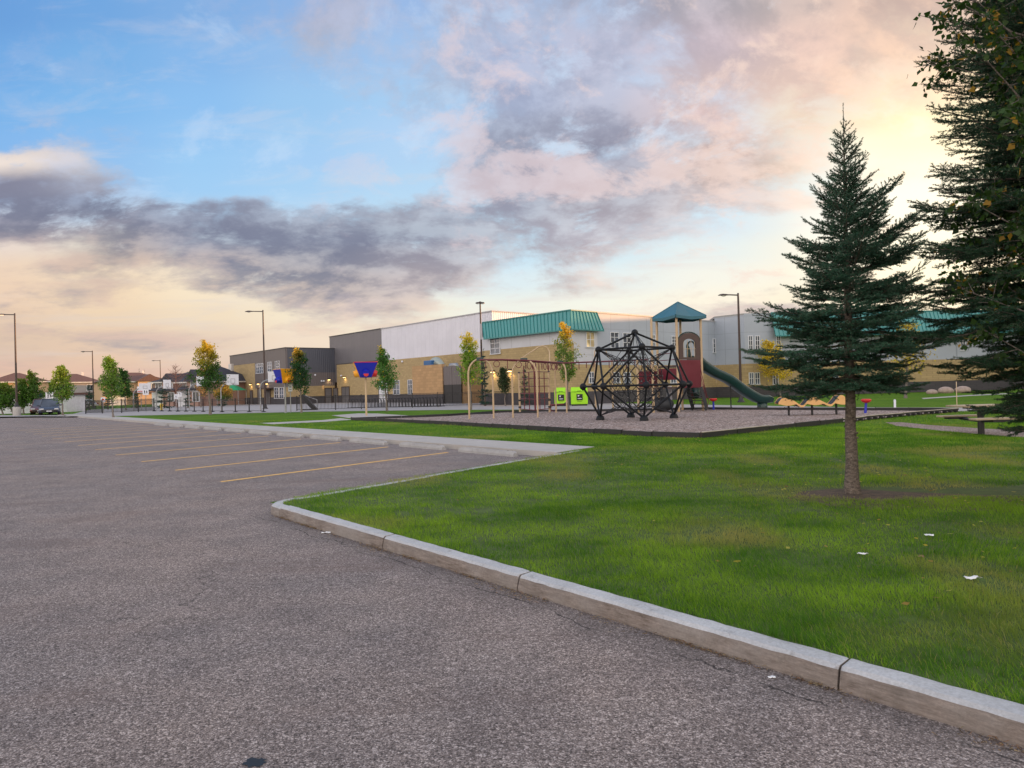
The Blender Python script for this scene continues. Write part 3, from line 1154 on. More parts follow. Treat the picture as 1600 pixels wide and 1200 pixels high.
def border():
    """interlocking black edging bars staked round the gravel"""
    root = thing('playground_border', 'low edging of black plastic bars staked round the playground gravel', 'border', GP[6])
    n = len(GP)
    for i in range(n):
        a, b = GP[i], GP[(i + 1) % n]
        d = (b - a)
        L = d.length
        if L < .3:
            continue
        d.normalize()
        nrm = Vector((d.y, -d.x, 0))
        k = max(1, round(L / 1.35))
        right = (a.x > 8.5 and i in range(7, 11))
        for j in range(k):
            p0 = a + d * (L * j / k + .015)
            p1 = a + d * (L * (j + 1) / k - .015)
            c = (p0 + p1) / 2
            hh = .15 if not right else .05
            zc = .075 if not right else .115
            dz = random.uniform(-.012, .012)
            mb = MB()
            mb.box(c + Vector((0, 0, zc + dz)), ((p1 - p0).length, .085, hh), d, nrm)
            if right:
                for t in (.2, .5, .8):
                    q = p0.lerp(p1, t)
                    mb.box(q + Vector((0, 0, .045)) + nrm * .03, (.09, .14, .09), d, nrm, (0, 0, 1))
            o = mb.build('edging_bar', 'blackpl', root, root.location)
            if right or i == 6:
                MB().box(c + Vector((0, 0, zc + hh / 2 + dz + .012)), ((p1 - p0).length, .11, .02), d, nrm).build('pale_top_strip', 'rubberw', o, root.location)
            st = MB().lathe([(.018, .0), (.018, zc + hh / 2 + .02), (.001, zc + hh / 2 + .03)], p0 + nrm * .0, 6)
            st.build('stake', 'bronze', o, root.location)


MT['rubberw'] = mat('weathered_edge_top', (.42, .37, .30), .8, var=.2)
border()
# scuffed patches in the gravel under the play pieces are part of its material
sheet('dirt_patch', ccw([G(x, y, 0) for x, y in [(1250, 768), (1300, 764), (1345, 764), (1400, 768), (1470, 771), (1600, 776), (1640, 790), (1600, 800), (1500, 797), (1430, 794), (1360, 797), (1290, 790), (1235, 778)]]), .001, 'soil')

# oil stain near the camera, scraps
def blob(name, c, r, z, m, seed, sx=1.4, label=None, cat=None):
    rnd = random.Random(seed)
    vs = [(c.x + math.cos(a) * r * sx * rnd.uniform(.6, 1.1), c.y + math.sin(a) * r * rnd.uniform(.6, 1.1), z) for a in [2 * math.pi * k / 22 for k in range(22)]]
    mb = MB().add(vs, [tuple(range(22))])
    o = mb.build(name, m)
    return o


tag(blob('tar_spot', G(397, 1192, AZ), .042, AZ + .003, 'tar', 2), kind='structure')


def scrap(name, p, sx, sy, rz, seed, label, z0, m='paper'):
    rnd = random.Random(seed)
    nx, ny = 8, 7
    vs, fs = [], []
    for j in range(ny):
        for i in range(nx):
            x, y = (i / (nx - 1) - .5) * sx, (j / (ny - 1) - .5) * sy
            x += rnd.uniform(-.12, .12) * sx / nx * 2
            y += rnd.uniform(-.2, .2) * sy / ny * 2
            rim_ = abs(i / (nx - 1) - .5) + abs(j / (ny - 1) - .5)
            x *= 1 - .35 * rim_ * rnd.random()
            y *= 1 - .45 * rim_ * rnd.random()
            z = z0 + rnd.uniform(0, .06) * sx + .05 * sx * math.sin(.8 * i + 1.0 * j + seed)
            c, s_ = math.cos(rz), math.sin(rz)
            vs.append((x * c - y * s_, x * s_ + y * c, z))
    for j in range(ny - 1):
        for i in range(nx - 1):
            fs.append((j * nx + i, j * nx + i + 1, (j + 1) * nx + i + 1, (j + 1) * nx + i))
    o = MB().add(vs, fs, True).build(name, m)
    o.location = p
    so = o.modifiers.new('thickness', 'SOLIDIFY')
    so.thickness = .0015
    tag(o, label, 'litter', 'scraps of litter')


scrap('paper_scrap', G(1452, 840, 0), .075, .07, .3, 1, 'crumpled white paper scrap in the grass, furthest up the lawn', .025)
scrap('paper_scrap', G(1348, 869, 0), .09, .035, -.3, 2, 'thin curled white paper strip in the darker grass', .022)
scrap('paper_scrap', G(1519, 908, 0), .12, .06, .1, 3, 'long flattened white paper scrap, largest on the lawn', .025)
scrap('paper_scrap', G(1206, 1059, AZ), .045, .028, -.2, 4, 'tiny pale wrapper on the asphalt beside the kerb', .004)
scrap('paper_scrap', G(510, 833, AZ), .12, .07, .0, 5, 'white crumpled tissue in the gutter near the kerb corner', .004)
scrap('paper_scrap', G(1440, 873, 0), .07, .05, .8, 6, 'yellowed dry leaf scrap lying between the white papers', .02, 'litter')

# ------------------------------------------------------------------ lawn blades
def point_in(poly, x, y):
    inside = np.zeros(len(x), dtype=bool)
    n = len(poly)
    for i in range(n):
        x1, y1 = poly[i][0], poly[i][1]
        x2, y2 = poly[(i + 1) % n][0], poly[(i + 1) % n][1]
        c = ((y1 > y) != (y2 > y)) & (x < (x2 - x1) * (y - y1) / ((y2 - y1) + 1e-12) + x1)
        inside ^= c
    return inside


def vnoise(x, y, s, seed):
    """cheap smooth value noise on arrays"""
    rng = np.random.default_rng(seed)
    T = rng.random((256, 256))
    u, v = x * s + 1000.3, y * s + 1000.7
    i, j = np.floor(u).astype(int), np.floor(v).astype(int)
    fx, fy = u - i, v - j
    fx, fy = fx * fx * (3 - 2 * fx), fy * fy * (3 - 2 * fy)
    g = lambda a, b: T[a % 256, b % 256]
    return (g(i, j) * (1 - fx) + g(i + 1, j) * fx) * (1 - fy) + (g(i, j + 1) * (1 - fx) + g(i + 1, j + 1) * fx) * fy


TRUNK = G(1332, 771, 0)


def lawn():
    rng = np.random.default_rng(11)
    tiers = [(2.4, 5.5, 6800, 1.0), (5.5, 9, 4000, 1.15), (9, 14, 1900, 1.45), (14, 22, 800, 2.0), (22, 40, 130, 3.2)]
    V, Cc = [], []
    ppath = [G(x, y, 0) for x, y in [(1383, 660), (1400, 665.5), (1470, 673.5), (1600, 684), (1700, 690), (1700, 676), (1600, 672), (1540, 670), (1450, 664), (1410, 660)]]
    pad = [G(x, y, 0) for x, y in [(518, 649.2), (560, 646), (590, 646.3), (665, 651), (560, 655.5)]]
    npth = [G(x, y, 0) for x, y in [(425, 663.2), (512, 659), (552, 656), (532, 653.5), (505, 656.5), (405, 661.3)]]
    backp = [G(x, y, 0) for x, y in [(400, 644.5), (700, 640.5), (830, 640), (870, 642.5), (940, 643.2), (1100, 640.3), (1330, 641.3), (1700, 644.5), (1700, 600), (400, 620)]]
    for y0, y1, dens, bs in tiers:
        xm = .86 * y1 + 1
        n = int((y1 - y0) * 2 * xm * dens)
        x = rng.uniform(-xm, xm, n)
        y = rng.uniform(y0, y1, n)
        k = np.abs(x) < .86 * y + .8
        x, y = x[k], y[k]
        u = x * Bx + y * By
        v = x * Cx + y * Cy
        su = K0[0] + (K1[0] - K0[0]) * (v - K0[1]) / (K1[1] - K0[1])
        in1 = (v > CURB_V + .155) & (v < WALK1 + .02) & (u < su - .155 + .09 * (v > 4))
        nose = (u > K0[0] - .52) & (v < CURB_V + .5) & (np.hypot(u - (K0[0] - .52), v - (CURB_V + .5)) > .35)
        in2 = (v >= WALK1 + .02)
        k = (in1 & ~nose) | in2
        k &= ~point_in(GP, x, y) & ~point_in(ppath, x, y) & ~point_in(pad, x, y) & ~point_in(npth, x, y) & ~point_in(backp, x, y)
        x, y, v = x[k], y[k], v[k]
        # worn earth round the spruce, thin grass beyond it
        du, dv = (x - TRUNK.x), (y - TRUNK.y)
        worn = np.exp(-((du - .25) / 1.1) ** 2 - (dv / .55) ** 2)
        worn2 = np.exp(-((du - 2.2) / 1.6) ** 2 - ((dv + .15) / .45) ** 2)
        nz = vnoise(x, y, 2.3, 5) * .6 + vnoise(x, y, 7, 6) * .4
        bare = np.maximum(worn, worn2) * 1.5 + (nz - .5) * .8
        thin = vnoise(x, y, 1.1, 15) * .35 + vnoise(x, y, 3.7, 16) * .3 + vnoise(x, y, 9.0, 18) * .35
        k = (bare < rng.uniform(.35, .85, len(x))) & (thin + rng.uniform(-.16, .16, len(x)) > .30)
        x, y, v, bare, nz = x[k], y[k], v[k], bare[k], nz[k]
        n = len(x)
        tuft = vnoise(x, y, 1.6, 7) * .55 + vnoise(x, y, 5.5, 8) * .45
        h = (.020 + .062 * tuft ** 1.6) * rng.uniform(.55, 1.3, n) * (1 - .45 * np.clip(bare, 0, 1)) * (1 if bs < 1.5 else 1.15)
        edge = (v - CURB_V - .155)
        h *= 1 + .3 * (np.abs(edge) < .05)
        w = (.0024 + .0014 * rng.random(n)) * bs
        a = rng.uniform(0, 2 * math.pi, n)
        wind = 2.4 + 3 * vnoise(x, y, .9, 9)
        la = np.where(rng.random(n) < .5, wind, rng.uniform(0, 2 * math.pi, n))
        lean = h * rng.uniform(.15, 1.0, n)
        lx, ly = np.cos(la) * lean, np.sin(la) * lean
        wx, wy = np.cos(a) * w / 2, np.sin(a) * w / 2
        z = np.zeros(n) - .004
        A = np.stack([x - wx, y - wy, z], 1)
        B = np.stack([x + wx, y + wy, z], 1)
        Cm = np.stack([x + lx * .4 + wx * .8, y + ly * .4 + wy * .8, z + h * .6], 1)
        D = np.stack([x + lx * .4 - wx * .8, y + ly * .4 - wy * .8, z + h * .6], 1)
        E = np.stack([x + lx, y + ly, z + h * .96], 1)
        # quad A B C D and quad D C E E' (tip a hair wide)
        E2 = E + np.stack([wx * .2, wy * .2, z * 0], 1)
        V.append(np.stack([A, B, Cm, D, D, Cm, E2, E], 1).reshape(-1, 3))
        big = vnoise(x, y, .35, 10)
        m1 = vnoise(x, y, 1.3, 12)
        m2 = vnoise(x, y * 1.6, 3.1, 31)
        f = np.clip(.06 + .55 * big + 1.15 * (m1 - .5) + .8 * (m2 - .4) + rng.normal(0, .30, n), 0, 1.15)[:, None]
        c = (1 - f) * np.array([.058, .165, .014]) + f * np.array([.225, .38, .03])
        dry = np.clip((vnoise(x, y, .8, 13) - .64) * 2.4 + np.clip(bare, 0, 1) * .75 + (rng.random(n) < .06) * .7, 0, .9)[:, None]
        c = c * (1 - dry) + dry * np.array([.36, .33, .12])
        Cc.append(np.repeat(c, 8, 0))
    V = np.concatenate(V)
    Cc = np.concatenate(Cc)
    print('blades', len(V) // 8)
    o = npmesh('lawn_grass', V, 4, np.arange(len(V)), 'grass', None, Cc)
    tag(o, 'mown green lawn grass with paler worn streaks', 'grass', kind='stuff')


lawn()


def fallen_leaves():
    rng = np.random.default_rng(90)
    n = 420
    x = rng.normal(5.5, 3.2, n)
    y = rng.uniform(4.5, 19, n)
    u, v = x * Bx + y * By, x * Cx + y * Cy
    k = (v > CURB_V + .3) & (u < K0[0] + (K1[0] - K0[0]) * (v - K0[1]) / (K1[1] - K0[1]) - .3) & (np.abs(x) < .8 * y)
    k &= ~point_in(GP, x, y)
    x, y = x[k], y[k]
    n = len(x)
    a = rng.uniform(0, 6.28, n)
    s = rng.uniform(.018, .036, n)
    z = rng.uniform(.018, .042, n)
    c, d = np.cos(a) * s, np.sin(a) * s
    t = rng.uniform(-.008, .008, n)
    V = np.stack([np.stack([x - c, y - d, z], 1), np.stack([x + d * .5, y - c * .5, z + t], 1), np.stack([x + c, y + d, z + .004], 1), np.stack([x - d * .5, y + c * .5, z - t], 1)], 1).reshape(-1, 3)
    pal = np.array([[.42, .34, .04], [.34, .22, .06], [.20, .12, .05], [.46, .42, .08]])[rng.integers(0, 4, n)]
    tag(npmesh('fallen_leaves', V, 4, np.arange(4 * n), 'leaf', None, np.repeat(pal, 4, 0)), 'small yellow and brown leaves strewn over the lawn', 'leaves', kind='stuff')


fallen_leaves()



# ------------------------------------------------------------------ school
O_ = uv(G(895, 633, 0))                 # near corner of the teal-roofed block
UO, VO = O_
VG = VO + 7.6                           # plane of the gymnasium front
print('school corner', UO, VO)
SCH = thing('school_building', 'long buff and grey school with white gymnasium box and teal metal fascias', 'school', W(UO, VO, 0))
SO = SCH.location.copy()


def wallV(name, u0, u1, v, z0, z1, m, parent=SCH, depth=.3):
    """wall panel facing the yard, lying on plane v and depth metres thick behind it"""
    mb = MB()
    mb.prism(ccw([W(u0, v), W(u1, v), W(u1, v + depth), W(u0, v + depth)]), z0, z1)
    return mb.build(name, m, parent, SO)


def wallU(name, v0, v1, u, z0, z1, m, parent=SCH, depth=.3):
    mb = MB()
    mb.prism(ccw([W(u, v0), W(u, v1), W(u + depth, v1), W(u + depth, v0)]), z0, z1)
    return mb.build(name, m, parent, SO)


def window(p0, p1, n, nz=2, nx=2, pane='glass', parent=SCH):
    """window between plan points p0, p1 (Vector with z = sill) with outward normal n"""
    (a, z0), (b, z1) = p0, p1
    d = (b - a)
    L = d.length
    d.normalize()
    c = (a + b) / 2
    H = z1 - z0
    mb = MB()
    t = .055
    o = n * .03
    zc = (z0 + z1) / 2
    up = Vector((0, 0, 1))
    mb.box(c + o + up * (z1 - t / 2), (L, .10, t), d, n)
    mb.box(c + o * 1.3 + up * (z0 + t / 2), (L + .1, .15, t), d, n)
    for s in (-1, 1):
        mb.box(c + o + d * s * (L / 2 - t / 2) + up * zc, (t, .10, H - 2 * t), d, n)
    for i in range(1, nx):
        mb.box(c + o + d * (L * (i / nx - .5)) + up * zc, (t * .8, .08, H - 2 * t), d, n)
    for k in range(1, nz):
        mb.box(c + o * .9 + up * (z0 + H * (k / nz if nz == 2 else (.36, .68)[k - 1])), (L - 2 * t, .075, t * .7), d, n)
    fr = mb.build('window', 'frame', parent, SO)
    MB().box(c + n * .012 + up * zc, (L - t, .02, H - t), d, n).build('pane', pane, fr, SO)
    return fr


NV = Vector((-Cx, -Cy, 0))     # outward normal of the v planes
NU = Vector((-Bx, -By, 0))     # outward normal of the u planes


def winV(x0, y0, x1, y1, v, nz=2, nx=2, pane='glass'):
    ym = (y0 + y1) / 2
    ua, _ = onV(x0, ym, v)
    ub, _ = onV(x1, ym, v)
    _, zt = onV((x0 + x1) / 2, y0, v)
    _, zb = onV((x0 + x1) / 2, y1, v)
    return window((W(ua, v), zb), (W(ub, v), zt), NV, nz, nx, pane)


def winU(x0, y0, x1, y1, u, nz=2, nx=2, pane='glass'):
    ym = (y0 + y1) / 2
    va, _ = onU(x0, ym, u)
    vb, _ = onU(x1, ym, u)
    _, zt = onU((x0 + x1) / 2, y0, u)
    _, zb = onU((x0 + x1) / 2, y1, u)
    return window((W(u, va), zb), (W(u, vb), zt), NU, nz, nx, pane)


def doorV(x0, y0, x1, v, m='door', plane='V', label=None):
    f = onV if plane == 'V' else onU
    a, _ = f(x0, y0 + 8, v)
    b, _ = f(x1, y0 + 8, v)
    _, zt = f((x0 + x1) / 2, y0, v)
    zt = max(zt, 2.1)
    n = NV if plane == 'V' else NU
    pa, pb = (W(a, v), W(b, v)) if plane == 'V' else (W(v, a), W(v, b))
    d = (pb - pa)
    L = max(d.length, .95)
    d.normalize()
    c = (pa + pb) / 2 + n * .03
    up = Vector((0, 0, 1))
    o = MB().box(c + up * (zt / 2), (L, .06, zt), d, n).build('door', m, SCH, SO)
    MB().box(c + n * .05 + d * (L * .36) + up * 1.02, (.12, .05, .05), d, n).build('handle', 'galv', o, SO)
    if L > 1.5:
        MB().box(c + n * .04 + up * (zt / 2), (.03, .03, zt), d, n).build('meeting_stile', 'black', o, SO)
    fr = MB()
    for s in (-1, 1):
        fr.box(c + d * s * (L / 2 + .05) + up * (zt / 2), (.1, .12, zt), d, n)
    fr.box(c + up * (zt + .05), (L + .2, .12, .1), d, n)
    fr.build('door_frame', 'bronze', o, SO)
    return o


def walllamp(px, py, plane, f, power=28):
    a, z = f(px, py, plane)
    p, n = (W(a, plane, z), NV) if f is onV else (W(plane, a, z), NU)
    h = MB().box(p + n * .14, (.32, .3, .16), n.cross(Vector((0, 0, 1))), n).build('wall_lamp', 'bronze', SCH, SO)
    MB().box(p + n * .17 - Vector((0, 0, .095)), (.26, .22, .05), n.cross(Vector((0, 0, 1))), n).build('lens', 'lampglow', h, SO)
    ld = bpy.data.lights.new('wall_lamp_light', 'SPOT')
    ld.energy, ld.color, ld.spot_size, ld.spot_blend, ld.shadow_soft_size = power, (1.0, .66, .28), math.radians(150), .6, .08
    lo = bpy.data.objects.new('wall_lamp_light', ld)
    COL.objects.link(lo)
    lo.location = p + n * .24 - Vector((0, 0, .16))
    lo.parent = h
    lo.matrix_parent_inverse = (SCH.matrix_world @ Matrix.Identity(4)).inverted() if False else Matrix.Translation(-SO)
    lo.rotation_euler = (0, 0, 0)


def roofslab(pts, z, t=.25, m='cap'):
    MB().prism(ccw(pts), z - t, z).build('roof', m, SCH, SO)


# teal block ------------------------------------------------------
uL = onV(754, 560, VO)[0]
zT = onV(895, 484.5, VO)[1]              # fascia top
zF = onV(876, 516.3, VO)[1]              # fascia bottom
zB = 1.05
zP = onV(811, 543, VO)[1]                # panel / masonry change
vR = VO + 3.1                            # the bay is only this deep; the classroom wing carries on behind
BD = 16.0
wallV('base_wall', UO - .06, uL, VO - .05, 0, zB, 'base', depth=.4)
wallV('masonry_wall', UO, uL, VO, zB, zP, 'brick')
wallV('panel_wall', UO, uL, VO - .003, zP, zF + .2, 'panel')
wallU('end_wall', VO + .3, VO + BD, uL - .3, 0, zF, 'brick')
wallU('bay_base_wall', VO + .35, vR, UO - .056, 0, zB, 'base')
wallU('bay_masonry_wall', VO + .3, vR, UO, zB, 3.25, 'brick')
wallU('bay_panel_wall', VO + .297, vR, UO - .003, 3.25, zF + .2, 'panel')


def mansard(p_lo, p_hi, name='fascia'):
    """sloped standing-seam fascia: lower edge points and upper edge points, same count"""
    mb = MB()
    n = len(p_lo)
    vs = [Vector(p) for p in p_lo] + [Vector(p) for p in p_hi]
    mb.add(vs, [(i, i + 1, n + i + 1, n + i) for i in range(n - 1)])
    # underside lip
    o = mb.build(name, 'teal', SCH, SO)
    so = o.modifiers.new('thickness', 'SOLIDIFY')
    so.thickness = .06
    sm = MB()
    for i in range(n - 1):
        a, b, c, d = Vector(p_lo[i]), Vector(p_lo[i + 1]), Vector(p_hi[i]), Vector(p_hi[i + 1])
        k = max(1, int((b - a).length / .42))
        nn = (b - a).cross(c - a).normalized()
        if nn.dot(Vector((0, -1, 0))) < 0:
            nn = -nn
        for j in range(k + 1):
            p, q = a.lerp(b, j / k), c.lerp(d, j / k)
            t = (q - p)
            sm.box((p + q) / 2 + nn * .03, (.035, .06, t.length), nn.cross(t.normalized()), nn, t.normalized())
    sm.build('standing_seams', 'tealseam', o, SO)
    cp = MB()
    for i in range(n - 1):
        a, b = Vector(p_hi[i]), Vector(p_hi[i + 1])
        d = (b - a).normalized()
        cp.box((a + b) / 2 + Vector((0, 0, .04)), ((b - a).length, .14, .09), d, Vector((0, 0, 1)).cross(d))
        a, b = Vector(p_lo[i]), Vector(p_lo[i + 1])
        cp.box((a + b) / 2 - Vector((0, 0, .05)), ((b - a).length, .12, .1), d, Vector((0, 0, 1)).cross(d))
    cp.build('edge_trim', 'tealseam', o, SO)


ov, iv = .45, .0
uF = onV(756.2, 529, VO - ov)[0]
uFt = onV(753.6, 504.6, VO)[0]
mansard([W(uF, VO - ov, zF), W(UO - ov, VO - ov, zF), W(UO - ov, vR + .3, zF)],
        [W(uFt, VO - iv, zT), W(UO - iv, VO - iv, zT), W(UO - iv, vR, zT)])
# soffit closing the fascia
MB().prism(ccw([W(uF, VO - ov + .06), W(UO - ov + .06, VO - ov + .06), W(UO - ov + .06, vR + .2), W(UO + .1, vR + .2), W(UO + .1, VO + .1), W(uF, VO + .1)]), zF + .02, zF + .08).build('soffit', 'cap', SCH, SO)
roofslab([W(uL, VO + .05), W(UO + .05, VO + .05), W(UO + .05, VO + BD), W(uL, VO + BD)], zT - .1, .2, 'flat')
wallU('fascia_end', VO - .0, VO + BD, uL - .06, zF, zT - .05, 'cap')
winV(766.5, 528, 782, 553.6, VO, 3, 2)
winU(915, 518.5, 928.5, 543, UO, 2, 2, 'glasslit')
winU(919.5, 581, 928, 599, UO, 2, 2)

# classroom wing --------------------------------------------------
zR = onU(1000, 494.2, UO)[1]
vEnd = onU(1118, 560, UO)[0]
wallU('wing_base_wall', vR, vEnd, UO - .05, 0, zB, 'base', depth=.4)
wallU('wing_masonry_wall', vR, vEnd, UO + .01, zB, 3.2, 'brick')
wallU('wing_panel_wall', vR, vEnd, UO, 3.2, zR, 'panelb')
MB().prism(ccw([W(UO - .06, vR), W(UO + .35, vR), W(UO + .35, vEnd), W(UO - .06, vEnd)]), zR, zR + .12).build('roof_edge', 'cap', SCH, SO)
roofslab([W(UO + .3, VO + .3), W(UO + 9, VO + .3), W(UO + 9, vEnd), W(UO + .3, vEnd)], zR - .02, .2, 'flat')
for x0, x1, y0, y1 in ((953, 966.4, 519, 544), (972.4, 985.6, 520, 544), (1018.6, 1023.4, 523, 542.5), (1049, 1056.5, 525, 541.5)):
    winU(x0, y0, x1, y1, UO, 3, 2)
for x0, x1, y0, y1 in ((956, 968, 581.5, 599), (974, 985, 581.5, 599), (1047, 1056, 582, 599)):
    winU(x0, y0, x1, y1, UO, 2, 2)
winU(1113.6, 529, 1117.5, 551.6, UO, 3, 1)
# link and the frontal east wing ----------------------------------
E0 = W(UO, vEnd)
E1 = G(1166, 618.5, 0)
E1 = Vector((E0.x + 3.2 * .655, E0.y - 3.2 * .7557, 0))
E2 = Vector((E1.x + 34, E1.y + 5.0, 0))
E3 = Vector((E2.x + 6, E2.y - 12, 0))


def wallP(name, a, b, z0, z1, m, off=0.0, depth=.3):
    d = (b - a).normalized()
    n = Vector((d.y, -d.x, 0))
    if n.y > 0:
        n = -n
    c = [a + n * off, b + n * off, b + n * (off - depth), a + n * (off - depth)]
    return MB().prism(ccw([(p.x, p.y) for p in c]), z0, z1).build(name, m, SCH, SO)


zE = 8.0
for a, b in ((E0, E1), (E1, E2), (E2, E3)):
    wallP('east_base_wall', a, b, 0, zB, 'base', .05, .4)
    wallP('east_masonry_wall', a, b, zB, 3.2, 'brick', .0)
    wallP('east_panel_wall', a, b, 3.2, zE if a is not E0 else zE - .15, 'panelb', .004)
dE = (E2 - E1).normalized()
nE = Vector((dE.y, -dE.x, 0))
RB = [(E0.x, E0.y), (E1.x, E1.y), (E2.x, E2.y), (E3.x, E3.y), (E3.x + 10, E3.y + 45), (E0.x + 6, E0.y + 40)]
roofslab(RB, zE + .02, .2, 'flat')


def onE(px, py, p0=E1, n=nE):
    d = ray(px, py)
    o = Vector((0, 0, CAMZ))
    t = (p0 - o).dot(n) / d.dot(n)
    return o + d * t


def winE(x0, y0, x1, y1, nz=2, nx=2):
    ym = (y0 + y1) / 2
    a, b = onE(x0, ym), onE(x1, ym)
    zt, zb = onE((x0 + x1) / 2, y0).z, onE((x0 + x1) / 2, y1).z
    a.z = b.z = 0
    return window((a, zb), (b, zt), nE if nE.y < 0 else -nE, nz, nx)


for x0, x1 in ((1169, 1176), (1179.5, 1187), (1213, 1220), (1283, 1290), (1389, 1396), (1500, 1508)):
    winE(x0, 524.5, x1, 548, 3, 2)
for x0, x1 in ((1170, 1177.5), (1179, 1187), (1207, 1216), (1300, 1310)):
    winE(x0, 582, x1, 601, 2, 2)
zf0, zf1 = onE(1400, 522).z, onE(1400, 487).z
f0 = onE(1205, 520)
f1 = E1 + dE * 33.9
n_ = nE if nE.y < 0 else -nE
f0.z = 0
mansard([f0 + n_ * .8 + Vector((0, 0, zf0)), f1 + n_ * .8 + Vector((0, 0, zf0))], [f0 + n_ * .05 + Vector((0, 0, zf1)), f1 + n_ * .05 + Vector((0, 0, zf1))])
ff = f0 - n_ * 14
MB().prism(ccw([(p.x, p.y) for p in (f0, f1, f1 - n_ * 14, ff)]), zE + .03, zf1 - .05).build('raised_roof', 'cap', SCH, SO)

# gymnasium and west blocks ---------------------------------------
gR = onV(770, 550, VG)[0]
gL = onV(597, 560, VG)[0]
zG = onV(690, 499.3, VG)[1]
zGb = onV(665, 557.5, VG)[1]
wallV('gym_wall', gR, gL, VG, zGb, zG, 'white')
wallV('gym_masonry_wall', uL - .3, gL + .02, VG - .03, zB, zGb, 'brick', depth=.33)
wallV('gym_base_wall', uL - .3, onV(527, 600, VG)[0], VG - .08, 0, zB, 'base', depth=.4)
wallU('gym_side_wall', VG + .3, VG + 26, gR, zG - 3.4, zG, 'white')
wallU('gym_side_masonry', VG + .3, VG + 26, gR + .01, 0, zG - 3.4, 'brick')
MB().prism(ccw([W(gR - .08, VG - .08), W(gL + .08, VG - .08), W(gL + .08, VG + 26), W(gR - .08, VG + 26)]), zG, zG + .12).build('roof', 'cap', SCH, SO)
wallU('gym_west_wall', VG + .3, VG + 26, gL - .3, zGb, zG, 'white')
# tall grey box west of it
bL = onV(515.5, 560, VG + .35)[0]
zQ = onV(555, 520.5, VG + .35)[1]
zQb = onV(560, 567, VG)[1]
lowL = onV(527, 600, VG)[0]
wallV('grey_box_wall', gL + .02, bL, VG + .35, 3.0, zQ, 'grey')
wallU('grey_box_side', VG + .65, VG + 22, bL - .3, 0, zQ, 'grey')
MB().prism(ccw([W(gL, VG + .28), W(bL + .06, VG + .28), W(bL + .06, VG + 22), W(gL, VG + 22)]), zQ, zQ + .12).build('roof', 'capd', SCH, SO)
wallV('low_masonry_wall', gL + .02, lowL, VG - .03, zB, zQb, 'brick', depth=.6)
MB().prism(ccw([W(gL, VG - .06), W(lowL + .05, VG - .06), W(lowL + .05, VG + .34), W(gL, VG + .34)]), zQb, zQb + .1).build('roof_edge', 'capd', SCH, SO)
# west two-storey block
VW = VO + .4
wR = onV(447, 590, VW)[0]
wL = onV(360, 590, VW)[0]
zW = onV(447, 543.6, VW)[1]
zWb = onV(380, 569.5, VW)[1]
uSplit = onV(398.5, 580, VW)[0]
zW2 = onV(425, 606, VW)[1]
wallV('west_base_wall', wR - .05, wL, VW - .05, 0, zB, 'base', depth=.4)
wallV('west_masonry_wall', uSplit, wL, VW, zB, zWb, 'brick')
wallV('west_low_masonry_wall', wR, uSplit, VW, zB, zW2, 'brick')
wallV('west_upper_wall', wR, wL, VW - .02, zWb, zW, 'greyband')
wallV('west_mid_wall', wR, uSplit, VW - .023, zW2, zWb, 'greyband')
wallU('west_side_base', VW + .3, VG + .3, wR - .056, 0, zB, 'base')
z1, z2 = onU(490, 603, wR)[1], onU(490, 582, wR)[1]
wallU('west_side_masonry', VW + .3, VG + .3, wR, zB, z1, 'brick')
wallU('west_side_mid', VW + .3, VG + .3, wR - .01, z1, z2, 'greyband')
wallU('west_side_upper', VW + .28, VG + 12, wR - .02, z2, zW, 'navy')
MB().prism(ccw([W(wR - .08, VW - .08), W(wL + .08, VW - .08), W(wL + .08, VW + 24), W(wR - .08, VW + 24)]), zW, zW + .12).build('roof', 'capd', SCH, SO)
wallU('west_end_wall', VW + .3, VW + 24, wL - .3, 0, zW, 'greyband')
wallV('west_back_wall', lowL - 3, wR + .3, VG + 6, 0, 5.2, 'grey')
winV(400.5, 568, 411.8, 583.6, VW - .02, 3, 4)
winV(418.5, 565.5, 424.8, 581.6, VW - .02, 3, 2)
winV(430.3, 564, 437, 578.2, VW - .02, 3, 2)
winV(429, 605.2, 435.6, 622.8, VW, 3, 2)
winV(437, 605.2, 443.8, 622.8, VW, 3, 2)
doorV(391.5, 612, 395, VW)
doorV(403.2, 607, 408.4, VW)
doorV(415.5, 611, 422.8, VW)
# entry canopy
ca, cz = onV(416, 606.6, VW)
cb, _ = onV(428, 606, VW)
MB().prism(ccw([W(ca, VW - 1.3), W(cb, VW - 1.3), W(cb, VW), W(ca, VW)]), cz - .15, cz).build('entry_canopy', 'bronze', SCH, SO)
doorV(510.5, 607, 515, wR, plane='U')
winV(614.8, 594.2, 625, 616.6, VG - .03, 3, 2)
winV(637.7, 593.2, 645, 616, VG - .03, 3, 2)
doorV(592.5, 596, 606, VG - .03, 'doorw')
doorV(534.8, 605, 546, VG - .03)
doorV(521.8, 607.5, 528, VG - .03)
doorV(726.5, 597, 731, VG - .03)
